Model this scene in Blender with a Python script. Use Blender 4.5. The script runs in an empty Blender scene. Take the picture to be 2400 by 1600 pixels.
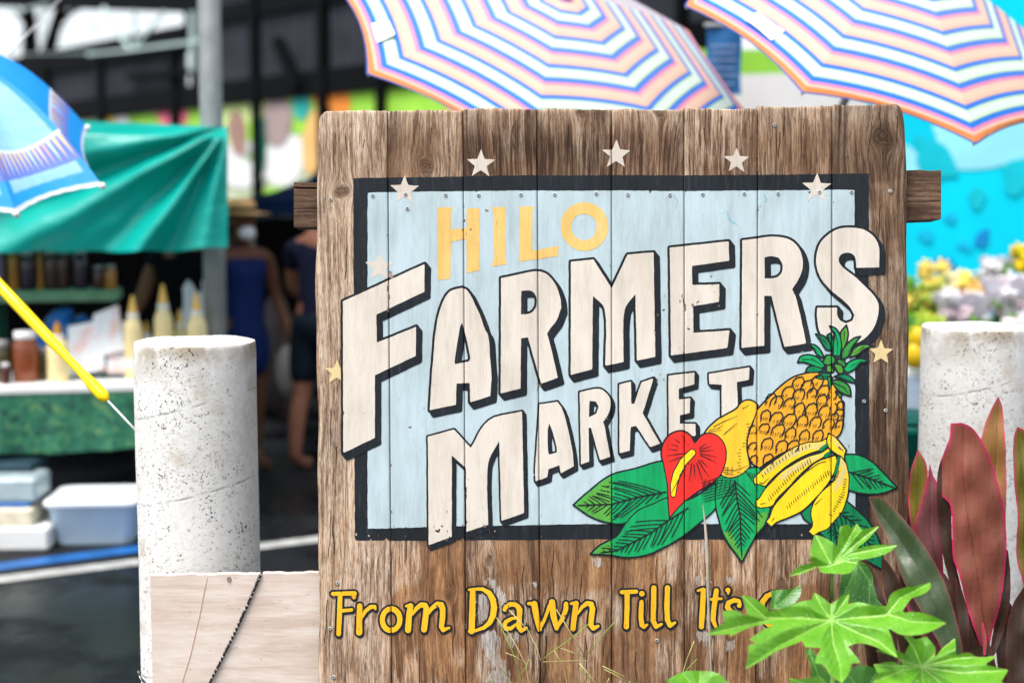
import bpy, math, random
import numpy as np
from mathutils import Vector, Matrix
from math import radians, sin, cos, pi, sqrt

# ---------------------------------------------------------------- camera, sky, sun, exposure
sc = bpy.context.scene
COL = sc.collection
F = 3333.0
PITCH = radians(5.5)
CAM = Vector((0, 0, 1.67))
FW = Vector((0, cos(PITCH), -sin(PITCH)))
UP = Vector((0, sin(PITCH), cos(PITCH)))
cam_d = bpy.data.cameras.new('camera')
cam_d.lens = 50.0
cam_d.sensor_width = 36.0
cam_d.clip_end = 2000
cam_d.dof.use_dof = True
cam_d.dof.focus_distance = 3.5
cam_d.dof.aperture_fstop = 1.5
cam = bpy.data.objects.new('camera', cam_d)
cam.location = CAM
cam.rotation_euler = (pi / 2 - PITCH, 0, 0)
COL.objects.link(cam)
sc.camera = cam

SUN_EL, SUN_AZ = radians(66), radians(222)      # azimuth measured from +Y towards +X
w = bpy.data.worlds.new('World')
sc.world = w
w.use_nodes = True
nt = w.node_tree
nt.nodes.clear()
sky = nt.nodes.new('ShaderNodeTexSky')
sky.sky_type = 'NISHITA'
sky.sun_disc = False
sky.sun_elevation = SUN_EL
sky.sun_rotation = SUN_AZ
sky.air_density = 1.0
sky.dust_density = 3.0
hs = nt.nodes.new('ShaderNodeHueSaturation')
hs.inputs['Saturation'].default_value = 0.35
bg = nt.nodes.new('ShaderNodeBackground')
bg.inputs['Strength'].default_value = 0.15
wo = nt.nodes.new('ShaderNodeOutputWorld')
nt.links.new(sky.outputs[0], hs.inputs['Color'])
nt.links.new(hs.outputs[0], bg.inputs['Color'])
nt.links.new(bg.outputs[0], wo.inputs['Surface'])

sl = bpy.data.lights.new('sun', 'SUN')
sl.energy = 2.0
sl.angle = radians(25)
sl.color = (1.0, 0.965, 0.91)
so = bpy.data.objects.new('sun', sl)
sd = Vector((sin(SUN_AZ) * cos(SUN_EL), cos(SUN_AZ) * cos(SUN_EL), sin(SUN_EL)))
so.rotation_euler = sd.to_track_quat('Z', 'Y').to_euler()
so.location = (-6, -8, 12)
COL.objects.link(so)

sc.view_settings.view_transform = 'Standard'
sc.view_settings.look = 'None'
sc.view_settings.exposure = 1.1
sc.view_settings.gamma = 1.0
try:
    sc.cycles.use_denoising = True
    sc.cycles.max_bounces = 6
    sc.cycles.transparent_max_bounces = 12
except Exception:
    pass

# ---------------------------------------------------------------- picture pixel -> place
def P(px, py, d):
    """point of the photograph (2400 x 1600 pixels) at d metres along the viewing axis"""
    return CAM + FW * d + Vector(((px - 1200) / F * d, 0, 0)) + UP * ((800 - py) / F * d)
def ray(px, py):
    return (P(px, py, 1.0) - CAM)
def G(px, py, z=0.0):
    r = ray(px, py)
    t = (z - CAM.z) / r.z
    return CAM + r * t

ZT = {'1': (700, 230, 2.904), '2': (1400, 230, 2.904), '3': (700, 700, 2.904), '4': (1300, 700, 2.45),
      '5': (700, 1060, 2.904), '6': (1600, 500, 2.904), '7': (1600, 1060, 2.904),
      'a': (760, 1350, 5.88), 'b': (1080, 1350, 5.88), 'c': (1420, 1350, 5.88),
      'd': (1340, 980, 4.6125), 'e': (1640, 980, 4.613), 'f': (1600, 740, 4.237), 'm': (1960, 900, 2.241),
      'n': (1100, 1380, 3.92), 'g': (0, 570, 4.021), 'h': (280, 570, 5.407), '0': (0, 0, 1.0)}
def T(s):
    """'4:577,333 472,354; 2:258,1335' -> list of photograph pixels; the tag names the enlargement it was measured in"""
    out = []
    for blk in s.split(';'):
        tag, pts = blk.strip().split(':')
        ox, oy, k = ZT[tag]
        for p in pts.split():
            v = [float(a) for a in p.split(',')]
            out.append((v[0] / k + ox, v[1] / k + oy) + tuple(a / k for a in v[2:]))
    return out

# ---------------------------------------------------------------- objects, things, parts
def tag(o, label=None, cat=None, group=None, kind=None):
    if label: o['label'] = label
    if cat: o['category'] = cat
    if group: o['group'] = group
    if kind: o['kind'] = kind
    return o
def world_loc(o):
    v = Vector((0, 0, 0))
    while o is not None:
        v += o.location
        o = o.parent
    return v
def thing(name, label, cat, loc, group=None):
    o = bpy.data.objects.new(name, None)
    o.empty_display_size = 0.1
    o.location = loc
    COL.objects.link(o)
    return tag(o, label, cat, group)
def mk(name, V, Fc, mat, parent=None, smooth=False, uv=None, attrs=None):
    """one mesh object from world-space vertices"""
    V = np.asarray(V, dtype=float)
    if parent is None:
        base = Vector(((V[:, 0].min() + V[:, 0].max()) / 2, (V[:, 1].min() + V[:, 1].max()) / 2, V[:, 2].min()))
        loc = base
    else:
        base = world_loc(parent)
        loc = Vector((0, 0, 0))
    me = bpy.data.meshes.new(name)
    me.from_pydata((V - np.array(base)).tolist(), [], [tuple(int(i) for i in f) for f in Fc])
    if uv is not None:
        ul = me.uv_layers.new(name='grain')
        li = np.zeros(len(me.loops), dtype=np.int32)
        me.loops.foreach_get('vertex_index', li)
        ul.data.foreach_set('uv', np.asarray(uv, dtype=np.float32)[li].ravel())
    for k, a in (attrs or {}).items():
        at = me.attributes.new(k, 'FLOAT', 'POINT')
        at.data.foreach_set('value', np.asarray(a, dtype=np.float32))
    if smooth:
        me.polygons.foreach_set('use_smooth', [True] * len(me.polygons))
    for m_ in (mat if isinstance(mat, (list, tuple)) else [mat]):
        me.materials.append(m_)
    me.update()
    o = bpy.data.objects.new(name, me)
    o.location = loc
    COL.objects.link(o)
    if parent is not None:
        o.parent = parent
    return o

class MB:
    """collects simple solids that end up in one mesh"""
    def __init__(s):
        s.v, s.f = [], []
    def add(s, v, f):
        n = len(s.v)
        s.v += [tuple(a) for a in v]
        s.f += [tuple(i + n for i in q) for q in f]
        return s
    def box(s, c, sx, sy, sz, M=None, bev=0.0):
        x, y, z = sx / 2, sy / 2, sz / 2
        if bev <= 0:
            v = [Vector((a, b, d)) for d in (-z, z) for a, b in ((-x, -y), (x, -y), (x, y), (-x, y))]
            f = [(3, 2, 1, 0), (4, 5, 6, 7), (0, 1, 5, 4), (1, 2, 6, 5), (2, 3, 7, 6), (3, 0, 4, 7)]
        else:
            b = min(bev, x * .9, y * .9, z * .9)
            v, f = [], []
            for d, ins in ((-z, b), (-z + b, 0), (z - b, 0), (z, b)):
                xi, yi = x - ins, y - ins
                for a, c2 in ((-xi + b, -yi), (xi - b, -yi), (xi, -yi + b), (xi, yi - b), (xi - b, yi), (-xi + b, yi), (-xi, yi - b), (-xi, -yi + b)):
                    v.append(Vector((a, c2, d)))
            for r in range(3):
                for k in range(8):
                    f.append((r * 8 + k, r * 8 + (k + 1) % 8, r * 8 + 8 + (k + 1) % 8, r * 8 + 8 + k))
            f.append(tuple(range(7, -1, -1)))
            f.append(tuple(range(24, 32)))
        c = Vector(c)
        if M is not None:
            v = [M @ a for a in v]
        return s.add([a + c for a in v], f)
    def bar(s, p, q, w_, h_=None):
        p, q = Vector(p), Vector(q)
        d = q - p
        M = d.to_track_quat('Z', 'Y').to_matrix()
        return s.box((p + q) / 2, w_, h_ or w_, d.length, M)
    def tube(s, pts, rad, seg=10, caps=True):
        pts = [Vector(p) for p in pts]
        n = len(pts)
        rad = rad if isinstance(rad, (list, tuple)) else [rad] * n
        v, f = [], []
        ref = None
        for i, p in enumerate(pts):
            d = (pts[min(i + 1, n - 1)] - pts[max(i - 1, 0)]).normalized()
            if ref is None:
                ref = d.orthogonal().normalized()
            ref = (ref - d * ref.dot(d)).normalized()
            b = d.cross(ref)
            for k in range(seg):
                a = 2 * pi * k / seg
                v.append(p + (ref * cos(a) + b * sin(a)) * rad[i])
        for i in range(n - 1):
            for k in range(seg):
                f.append((i * seg + k, i * seg + (k + 1) % seg, (i + 1) * seg + (k + 1) % seg, (i + 1) * seg + k))
        if caps:
            f.append(tuple(range(seg - 1, -1, -1)))
            f.append(tuple((n - 1) * seg + k for k in range(seg)))
        return s.add(v, f)
    def lathe(s, prof, c, seg=24, sx=1.0, sy=1.0):
        """prof: (radius, z) from the bottom up"""
        v, f = [], []
        c = Vector(c)
        for r, z in prof:
            for k in range(seg):
                a = 2 * pi * k / seg
                v.append(c + Vector((r * cos(a) * sx, r * sin(a) * sy, z)))
        for i in range(len(prof) - 1):
            for k in range(seg):
                f.append((i * seg + k, i * seg + (k + 1) % seg, (i + 1) * seg + (k + 1) % seg, (i + 1) * seg + k))
        f.append(tuple(range(seg - 1, -1, -1)))
        f.append(tuple((len(prof) - 1) * seg + k for k in range(seg)))
        return s.add(v, f)
    def ball(s, c, rx, ry, rz, seg=12, rings=8, M=None):
        v, f = [], []
        c = Vector(c)
        for i in range(rings + 1):
            t = pi * i / rings
            for k in range(seg):
                a = 2 * pi * k / seg
                q = Vector((rx * sin(t) * cos(a), ry * sin(t) * sin(a), -rz * cos(t)))
                if M is not None:
                    q = M @ q
                v.append(c + q)
        for i in range(rings):
            for k in range(seg):
                f.append((i * seg + k, i * seg + (k + 1) % seg, (i + 1) * seg + (k + 1) % seg, (i + 1) * seg + k))
        return s.add(v, f)
    def grid(s, rows):
        n, m = len(rows), len(rows[0])
        v = [p for r in rows for p in r]
        f = [(i * m + j, i * m + j + 1, (i + 1) * m + j + 1, (i + 1) * m + j) for i in range(n - 1) for j in range(m - 1)]
        return s.add(v, f)
    def poly(s, pts):
        return s.add(pts, [tuple(range(len(pts)))])
    def build(s, name, mat, parent=None, smooth=False):
        return mk(name, s.v, s.f, mat, parent, smooth)

# ---------------------------------------------------------------- materials
def new_mat(name):
    m = bpy.data.materials.new(name)
    m.use_nodes = True
    t = m.node_tree
    return m, t, t.nodes['Principled BSDF']
def N(t, kind, **kw):
    n = t.nodes.new('ShaderNode' + kind)
    for k, v in kw.items():
        if k.startswith('i_'):
            key = k[2:]
            n.inputs[int(key) if key.isdigit() else key.replace('_', ' ')].default_value = v
        else:
            setattr(n, k, v)
    return n
def L(t, a, b):
    t.links.new(a, b)
def ramp(t, fac, stops, interp='LINEAR'):
    r = t.nodes.new('ShaderNodeValToRGB')
    r.color_ramp.interpolation = interp
    e = r.color_ramp.elements
    while len(e) < len(stops):
        e.new(0.5)
    for i, (p, c) in enumerate(stops):
        e[i].position = p
        e[i].color = tuple(c) + (1,) if len(c) == 3 else c
    if fac is not None:
        L(t, fac, r.inputs[0])
    return r.outputs[0]
def mixc(t, fac, a, b, mode='MIX'):
    n = t.nodes.new('ShaderNodeMix')
    n.data_type = 'RGBA'
    n.blend_type = mode
    for v, i in ((fac, 0), (a, 6), (b, 7)):
        if isinstance(v, (int, float)):
            n.inputs[i].default_value = v
        elif isinstance(v, (tuple, list)):
            n.inputs[i].default_value = tuple(v) + (1,) if len(v) == 3 else v
        else:
            L(t, v, n.inputs[i])
    return n.outputs[2]
def math_(t, op, a, b=None, clamp=False):
    n = t.nodes.new('ShaderNodeMath')
    n.operation = op
    n.use_clamp = clamp
    for v, i in ((a, 0), (b, 1)):
        if v is None: continue
        if isinstance(v, (int, float)): n.inputs[i].default_value = v
        else: L(t, v, n.inputs[i])
    return n.outputs[0]
def coords(t, scale=(1, 1, 1), which='Object', src=None):
    if src is None:
        src = t.nodes.new('ShaderNodeTexCoord').outputs[which]
    m = t.nodes.new('ShaderNodeMapping')
    m.inputs['Scale'].default_value = scale
    L(t, src, m.inputs['Vector'])
    return m.outputs[0]
def noise(t, vec, scale, detail=4, rough=0.55, dist=0.0):
    n = t.nodes.new('ShaderNodeTexNoise')
    n.inputs['Scale'].default_value = scale
    n.inputs['Detail'].default_value = detail
    n.inputs['Roughness'].default_value = rough
    n.inputs['Distortion'].default_value = dist
    if vec is not None: L(t, vec, n.inputs['Vector'])
    return n.outputs[0]
def bump(t, b, h, strength=0.3, dist=0.01):
    n = t.nodes.new('ShaderNodeBump')
    n.inputs['Strength'].default_value = strength
    n.inputs['Distance'].default_value = dist
    L(t, h, n.inputs['Height'])
    L(t, n.outputs[0], b.inputs['Normal'])
def srgb(r, g, b):
    f = lambda c: (c / 255 / 12.92) if c <= 10 else (((c / 255) + 0.055) / 1.055) ** 2.4
    return (f(r), f(g), f(b))
MATS = {}
def plain(name, col, rough=0.6, var=0.12, scale=8.0, metal=0.0, coat=0.0, trans=0.0):
    """a single coloured material with a little mottling of its own"""
    if name in MATS: return MATS[name]
    m, t, b = new_mat(name)
    n = noise(t, coords(t), scale, 5)
    lo = tuple(c * (1 - var * 1.5) for c in col)
    hi = tuple(min(1, c * (1 + var)) for c in col)
    L(t, ramp(t, n, [(0.3, lo), (0.7, hi)]), b.inputs['Base Color'])
    b.inputs['Roughness'].default_value = rough
    b.inputs['Specular IOR Level'].default_value = 0.5 if (rough < .3 or metal > 0) else (0.06 if max(col) < .08 else 0.22)
    b.inputs['Metallic'].default_value = metal
    b.inputs['Coat Weight'].default_value = coat
    b.inputs['Transmission Weight'].default_value = trans
    MATS[name] = m
    return m
def thin(name, col, tr, rough=0.6, var=0.1, scale=6.0):
    """cloth or leaf that lets some light through"""
    if name in MATS: return MATS[name]
    m = plain(name, col, rough, var, scale)
    t = m.node_tree
    b = t.nodes['Principled BSDF']
    src = b.inputs['Base Color'].links[0].from_socket
    tl = t.nodes.new('ShaderNodeBsdfTranslucent')
    L(t, src, tl.inputs['Color'])
    mx = t.nodes.new('ShaderNodeMixShader')
    mx.inputs[0].default_value = tr
    L(t, b.outputs[0], mx.inputs[1])
    L(t, tl.outputs[0], mx.inputs[2])
    L(t, mx.outputs[0], t.nodes['Material Output'].inputs['Surface'])
    return m

# ---------------------------------------------------------------- drawing: outlines -> meshes
def smooth_ring(pts, ang=48, sub=5):
    n = len(pts)
    p = [np.array(q[:2], float) for q in pts]
    corner = []
    for i in range(n):
        a, b = p[i] - p[i - 1], p[(i + 1) % n] - p[i]
        c = np.dot(a, b) / (np.linalg.norm(a) * np.linalg.norm(b) + 1e-9)
        corner.append(math.degrees(math.acos(max(-1, min(1, c)))) > ang)
    out = []
    for i in range(n):
        j = (i + 1) % n
        P0, P1, P2, P3 = p[i - 1], p[i], p[j], p[(j + 1) % n]
        l = np.linalg.norm(P2 - P1)
        m1 = (P2 - P1) if corner[i] else (P2 - P0) / (l + np.linalg.norm(P1 - P0) + 1e-9) * l
        m2 = (P2 - P1) if corner[j] else (P3 - P1) / (l + np.linalg.norm(P3 - P2) + 1e-9) * l
        if corner[i] and corner[j]:
            out.append(tuple(P1))
            continue
        for k in range(sub):
            u = k / sub
            h = (2 * u**3 - 3 * u**2 + 1) * P1 + (u**3 - 2 * u**2 + u) * m1 + (-2 * u**3 + 3 * u**2) * P2 + (u**3 - u**2) * m2
            out.append(tuple(h))
    return out
def sd_rings(rings, X, Y):
    """signed distance to an even-odd area, negative inside"""
    d2 = np.full(X.shape, 1e12)
    ins = np.zeros(X.shape, bool)
    for r in rings:
        n = len(r)
        for i in range(n):
            ax, ay = r[i][0], r[i][1]
            bx, by = r[(i + 1) % n][0], r[(i + 1) % n][1]
            ex, ey = bx - ax, by - ay
            l2 = ex * ex + ey * ey
            if l2 < 1e-9: continue
            tt = np.clip(((X - ax) * ex + (Y - ay) * ey) / l2, 0, 1)
            d2 = np.minimum(d2, (X - ax - tt * ex) ** 2 + (Y - ay - tt * ey) ** 2)
            if ay != by:
                cr = ((ay > Y) != (by > Y)) & (X < (bx - ax) * (Y - ay) / (by - ay) + ax)
                ins ^= cr
    d = np.sqrt(d2)
    return np.where(ins, -d, d)
def sd_stroke(pts, X, Y, grow=0.0):
    """distance to a brush stroke; every point carries (x, y, half width)"""
    d = np.full(X.shape, 1e6)
    if len(pts) == 1:
        x, y, r = pts[0]
        return np.sqrt((X - x) ** 2 + (Y - y) ** 2) - r - grow
    for (ax, ay, ar), (bx, by, br) in zip(pts[:-1], pts[1:]):
        ex, ey = bx - ax, by - ay
        l2 = ex * ex + ey * ey + 1e-9
        tt = np.clip(((X - ax) * ex + (Y - ay) * ey) / l2, 0, 1)
        d = np.minimum(d, np.sqrt((X - ax - tt * ex) ** 2 + (Y - ay - tt * ey) ** 2) - (ar + (br - ar) * tt) - grow)
    return d
def grid_of(pts, s, m=14):
    xs = [p[0] for p in pts]; ys = [p[1] for p in pts]
    gx = np.arange(math.floor((min(xs) - m) / s) * s, max(xs) + m + s, s)
    gy = np.arange(math.floor((min(ys) - m) / s) * s, max(ys) + m + s, s)
    return np.meshgrid(gx, gy)
def wobble(X, Y, a=0.7):
    return .55 * a * (np.sin(X * 0.061 + Y * 0.043) * np.sin(Y * 0.117 - X * 0.037) + 0.5 * np.sin(X * 0.31 + 1.3 * np.sin(Y * 0.21)) * np.sin(Y * 0.27 + 0.7))
_VN = np.random.default_rng(11).random((257, 257))
def vnoise(x, y):
    """smooth value noise 0..1"""
    x0, y0 = np.floor(x).astype(int), np.floor(y).astype(int)
    u, v = x - x0, y - y0
    u, v = u * u * (3 - 2 * u), v * v * (3 - 2 * v)
    g_ = lambda a, b: _VN[a % 257, b % 257]
    return (g_(x0, y0) * (1 - u) + g_(x0 + 1, y0) * u) * (1 - v) + (g_(x0, y0 + 1) * (1 - u) + g_(x0 + 1, y0 + 1) * u) * v
def field_mesh(X, Y, Fd, run=20):
    """area where Fd < 0 as (vertices, faces) in pixels; edges follow the zero line exactly"""
    ny, nx = Fd.shape
    verts, faces, cache = [], [], {}
    def gv(i, j):
        k = (i, j)
        if k not in cache:
            cache[k] = len(verts)
            verts.append((X[i, j], Y[i, j]))
        return cache[k]
    def ev(i, j, k, l):
        key = (i, j, k, l) if (i, j) < (k, l) else (k, l, i, j)
        if key not in cache:
            a, b = Fd[i, j], Fd[k, l]
            t = a / (a - b)
            cache[key] = len(verts)
            verts.append((X[i, j] + t * (X[k, l] - X[i, j]), Y[i, j] + t * (Y[k, l] - Y[i, j])))
        return cache[key]
    ins = Fd < 0
    cnt = ins[:-1, :-1].astype(int) + ins[1:, :-1] + ins[:-1, 1:] + ins[1:, 1:]
    full = cnt == 4
    for j in range(nx - 1):
        col = full[:, j]
        i = 0
        while i < ny - 1:
            if not col[i]:
                i += 1
                continue
            k = i
            while k < ny - 1 and col[k] and k - i < run:
                k += 1
            faces.append((gv(i, j), gv(k, j), gv(k, j + 1), gv(i, j + 1)))
            i = k
    for i, j in zip(*np.nonzero((cnt > 0) & (cnt < 4))):
        i, j = int(i), int(j)
        c = [(i, j), (i + 1, j), (i + 1, j + 1), (i, j + 1)]
        pol = []
        for k in range(4):
            a, b = c[k], c[(k + 1) % 4]
            ia, ib = ins[a], ins[b]
            if ia: pol.append(gv(*a))
            if ia != ib: pol.append(ev(*a, *b))
        if len(pol) >= 3:
            faces.append(tuple(pol))
    return verts, faces
# ================================================================ THE SIGN
DS = 3.5                       # distance of the boards' face along the viewing axis
PX = DS / F                    # size of one photo pixel on that face, metres
def S(px, py, h=0.0):
    q = P(px, py, DS)
    return q - FW * h
# joints between the boards (x at y=250, x at y=1600)
EDGE = [(745, 747), (908, 918), (1085, 1092), (1258, 1266), (1433, 1434), (1603, 1604), (1776, 1772), (1950, 1946), (2121, 2129)]
OFFS = [0.0010, -0.0006, 0.0008, -0.0010, 0.0006, -0.0004, 0.0007, 0.0012]
def edge_x(i, py):
    a, b = EDGE[i]
    x = a + (b - a) * (py - 250) / 1350.0
    if i == 0:
        x = x - 5 * np.exp(-((py - 700) / 300.0) ** 2) + 14 * np.clip((330 - py) / 80.0, 0, 1) ** 2.2 + 2.5 * np.sin(py * 0.021) * np.sin(py * 0.0077)
    if i == 8:
        x = x + 4 * np.clip((py - 330) / 200.0, 0, 1) - 9 * np.clip((300 - py) / 55.0, 0, 1) ** 2 + 2.0 * np.sin(py * 0.017 + 1)
    return x
def H(px, py):
    """height of the boards' face over the mean plane: joints with eased edges, slight cupping"""
    px = np.asarray(px, float); py = np.asarray(py, float)
    h = np.full(px.shape, -0.012)
    for i in range(8):
        xl, xr = edge_x(i, py), edge_x(i + 1, py)
        inn = (px >= xl) & (px <= xr)
        d = np.minimum(px - xl, xr - px)
        t = (px - xl) / np.maximum(xr - xl, 1)
        outer = (i == 0) & (px - xl < 20) | (i == 7) & (xr - px < 26)
        bw = np.where(outer, 9.0, 5.5)
        bd = np.where(outer, 0.006, 0.0030)
        q = np.clip(d / bw, 0, 1)
        v = OFFS[i] + 0.0012 * (4 * (t - .5) ** 2) - bd * (1 - q) ** 2
        v = np.where((d < 1.45) & ~outer, -0.008, v)
        h = np.where(inn, v, h)
    return h

# ---- weathered wood: 'grain' uv follows the fibres round the knots
def wood_mat(name, dark, mid, light, grey, warm):
    m, t, b = new_mat(name)
    uvn = N(t, 'UVMap', uv_map='grain').outputs[0]
    oi = N(t, 'ObjectInfo')
    sep = N(t, 'SeparateXYZ'); L(t, uvn, sep.inputs[0])
    def uvec(su, sv, off=0.0):
        c = N(t, 'CombineXYZ')
        L(t, math_(t, 'MULTIPLY', sep.outputs[0], su), c.inputs[0])
        L(t, math_(t, 'MULTIPLY', sep.outputs[1], sv), c.inputs[1])
        L(t, math_(t, 'ADD', math_(t, 'MULTIPLY', oi.outputs['Random'], 37.0), off), c.inputs[2])
        return c.outputs[0]
    broad = noise(t, uvec(11, 2.2), 1, 4)
    blotch = noise(t, uvec(26, 7.5, 31), 1, 5, .62, .6)
    mid_ = noise(t, uvec(40, 2.4, 3), 1, 5, .62, .6)
    streak = noise(t, uvec(125, 4.5, 5), 1, 6, 0.72, 0.2)
    fine = noise(t, uvec(400, 26, 9), 1, 5, 0.8)
    hair = noise(t, uvec(620, 40, 19), 1, 3, .7)
    grit = noise(t, coords(t), 330, 3, .7)
    base = ramp(t, math_(t, 'ADD', math_(t, 'ADD', math_(t, 'MULTIPLY', streak, 0.29), math_(t, 'MULTIPLY', blotch, 0.27)), math_(t, 'ADD', math_(t, 'MULTIPLY', mid_, 0.20), math_(t, 'ADD', math_(t, 'MULTIPLY', fine, 0.16), math_(t, 'MULTIPLY', grit, .08)))),
                [(0.375, dark), (0.472, mid), (0.555, light), (0.635, grey)])
    # the lower boards kept more of their old orange stain
    wz = N(t, 'Attribute', attribute_name='warm').outputs['Fac']
    c = mixc(t, math_(t, 'MULTIPLY', wz, math_(t, 'ADD', 0.35, broad), True), base, warm, 'MULTIPLY')
    stain = ramp(t, broad, [(0.36, (0.42, 0.36, 0.33)), (0.56, (1, 1, 1))])
    c = mixc(t, 0.75, c, stain, 'MULTIPLY')
    wt = N(t, 'Attribute', attribute_name='weather').outputs['Fac']
    spl = ramp(t, math_(t, 'MULTIPLY', fine, streak), [(0.20, (0, 0, 0)), (0.34, (1, 1, 1))])
    c = mixc(t, math_(t, 'MULTIPLY', wt, spl, True), c, grey)
    st = N(t, 'Attribute', attribute_name='stain').outputs['Fac']
    c = mixc(t, math_(t, 'MULTIPLY', st, ramp(t, streak, [(0.42, (1, 1, 1)), (0.58, (0.1, 0.1, 0.1))]), True), c, dark)
    c = mixc(t, math_(t, 'MULTIPLY', st, .55), c, mixc(t, 1.0, c, (.50, .42, .37), 'MULTIPLY'))
    kn = N(t, 'Attribute', attribute_name='knot').outputs['Fac']
    rg = N(t, 'Attribute', attribute_name='ring').outputs['Fac']
    rings = ramp(t, math_(t, 'SINE', math_(t, 'ADD', math_(t, 'MULTIPLY', rg, 15.0), math_(t, 'ADD', math_(t, 'MULTIPLY', fine, 7.0), math_(t, 'MULTIPLY', noise(t, coords(t), 55, 3), 14.0)))),
                 [(0.0, tuple(x * .8 for x in dark)), (1.0, tuple(x * .62 for x in mid))])
    c = mixc(t, math_(t, 'MULTIPLY', kn, .72), c, rings)
    c = mixc(t, ramp(t, hair, [(0.34, (0.75, 0.75, 0.75)), (0.46, (0, 0, 0))]), c, tuple(x * .5 for x in dark))
    c = mixc(t, 1.0, c, oi.outputs['Color'], 'MULTIPLY')
    L(t, c, b.inputs['Base Color'])
    b.inputs['Roughness'].default_value = 0.82
    b.inputs['Specular IOR Level'].default_value = 0.25
    hh = math_(t, 'ADD', math_(t, 'ADD', math_(t, 'MULTIPLY', streak, .6), math_(t, 'MULTIPLY', fine, .5)), math_(t, 'MULTIPLY', hair, .2))
    bump(t, b, hh, 0.30, 0.003)
    return m
WOOD = wood_mat('weathered_wood', (0.050, 0.026, 0.015), (0.185, 0.112, 0.068), (0.36, 0.25, 0.165), (0.50, 0.42, 0.34), (1.0, 0.79, 0.54))

def paint_mat(name, col, wear=0.12, under=(0.30, 0.20, 0.13), var=0.10, thin_=0.0, rough=0.55):
    """brushed house paint, rubbed through along the grain"""
    m, t, b = new_mat(name)
    geo = N(t, 'TexCoord').outputs['Object']
    st = noise(t, coords(t, (70, 70, 3.0), src=geo), 1, 5, 0.6)
    fi = noise(t, coords(t, (260, 260, 9.0), src=geo), 1, 4, 0.6)
    blot = noise(t, coords(t, (9, 9, 6), src=geo), 1, 4)
    c0 = ramp(t, math_(t, 'ADD', math_(t, 'MULTIPLY', st, .6), math_(t, 'MULTIPLY', blot, .4)),
              [(0.32, tuple(x * (1 - var * 1.6) for x in col)), (0.50, col), (0.68, tuple(min(.95, x * (1 + var)) for x in col))])
    ww = ramp(t, math_(t, 'ADD', math_(t, 'MULTIPLY', fi, .55), math_(t, 'MULTIPLY', st, .45)), [(0.56, (0, 0, 0)), (0.66, (1, 1, 1))])
    spots = ramp(t, noise(t, coords(t, (75, 75, 60), src=geo), 1, 2), [(0.70, (0, 0, 0)), (0.74, (1, 1, 1))])
    ww2 = math_(t, 'ADD', math_(t, 'MULTIPLY', ww, wear * 2.2), math_(t, 'MULTIPLY', spots, wear * 1.6), True)
    dirt = ramp(t, math_(t, 'ADD', math_(t, 'MULTIPLY', noise(t, coords(t, (14, 14, 3.5), src=geo), 1, 6, .65), .7), math_(t, 'MULTIPLY', fi, .3)), [(.40, (.80, .79, .76)), (.56, (1, 1, 1))])
    c0 = mixc(t, .8, c0, dirt, 'MULTIPLY')
    L(t, mixc(t, ww2, c0, under), b.inputs['Base Color'])
    b.inputs['Roughness'].default_value = rough
    b.inputs['Specular IOR Level'].default_value = 0.18
    bump(t, b, math_(t, 'ADD', math_(t, 'MULTIPLY', st, .6), math_(t, 'MULTIPLY', fi, .5)), 0.28, 0.003)
    if thin_ > 0:
        tr = t.nodes.new('ShaderNodeBsdfTransparent')
        mx = t.nodes.new('ShaderNodeMixShader')
        fac = ramp(t, math_(t, 'ADD', math_(t, 'MULTIPLY', st, .5), math_(t, 'MULTIPLY', fi, .5)), [(0.36, (thin_ * .4,) * 3), (0.62, (min(1, thin_ * 1.7),) * 3)])
        L(t, fac, mx.inputs[0]); L(t, b.outputs[0], mx.inputs[1]); L(t, tr.outputs[0], mx.inputs[2])
        L(t, mx.outputs[0], t.nodes['Material Output'].inputs['Surface'])
    return m
CREAM = (0.625, 0.565, 0.495)
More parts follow.
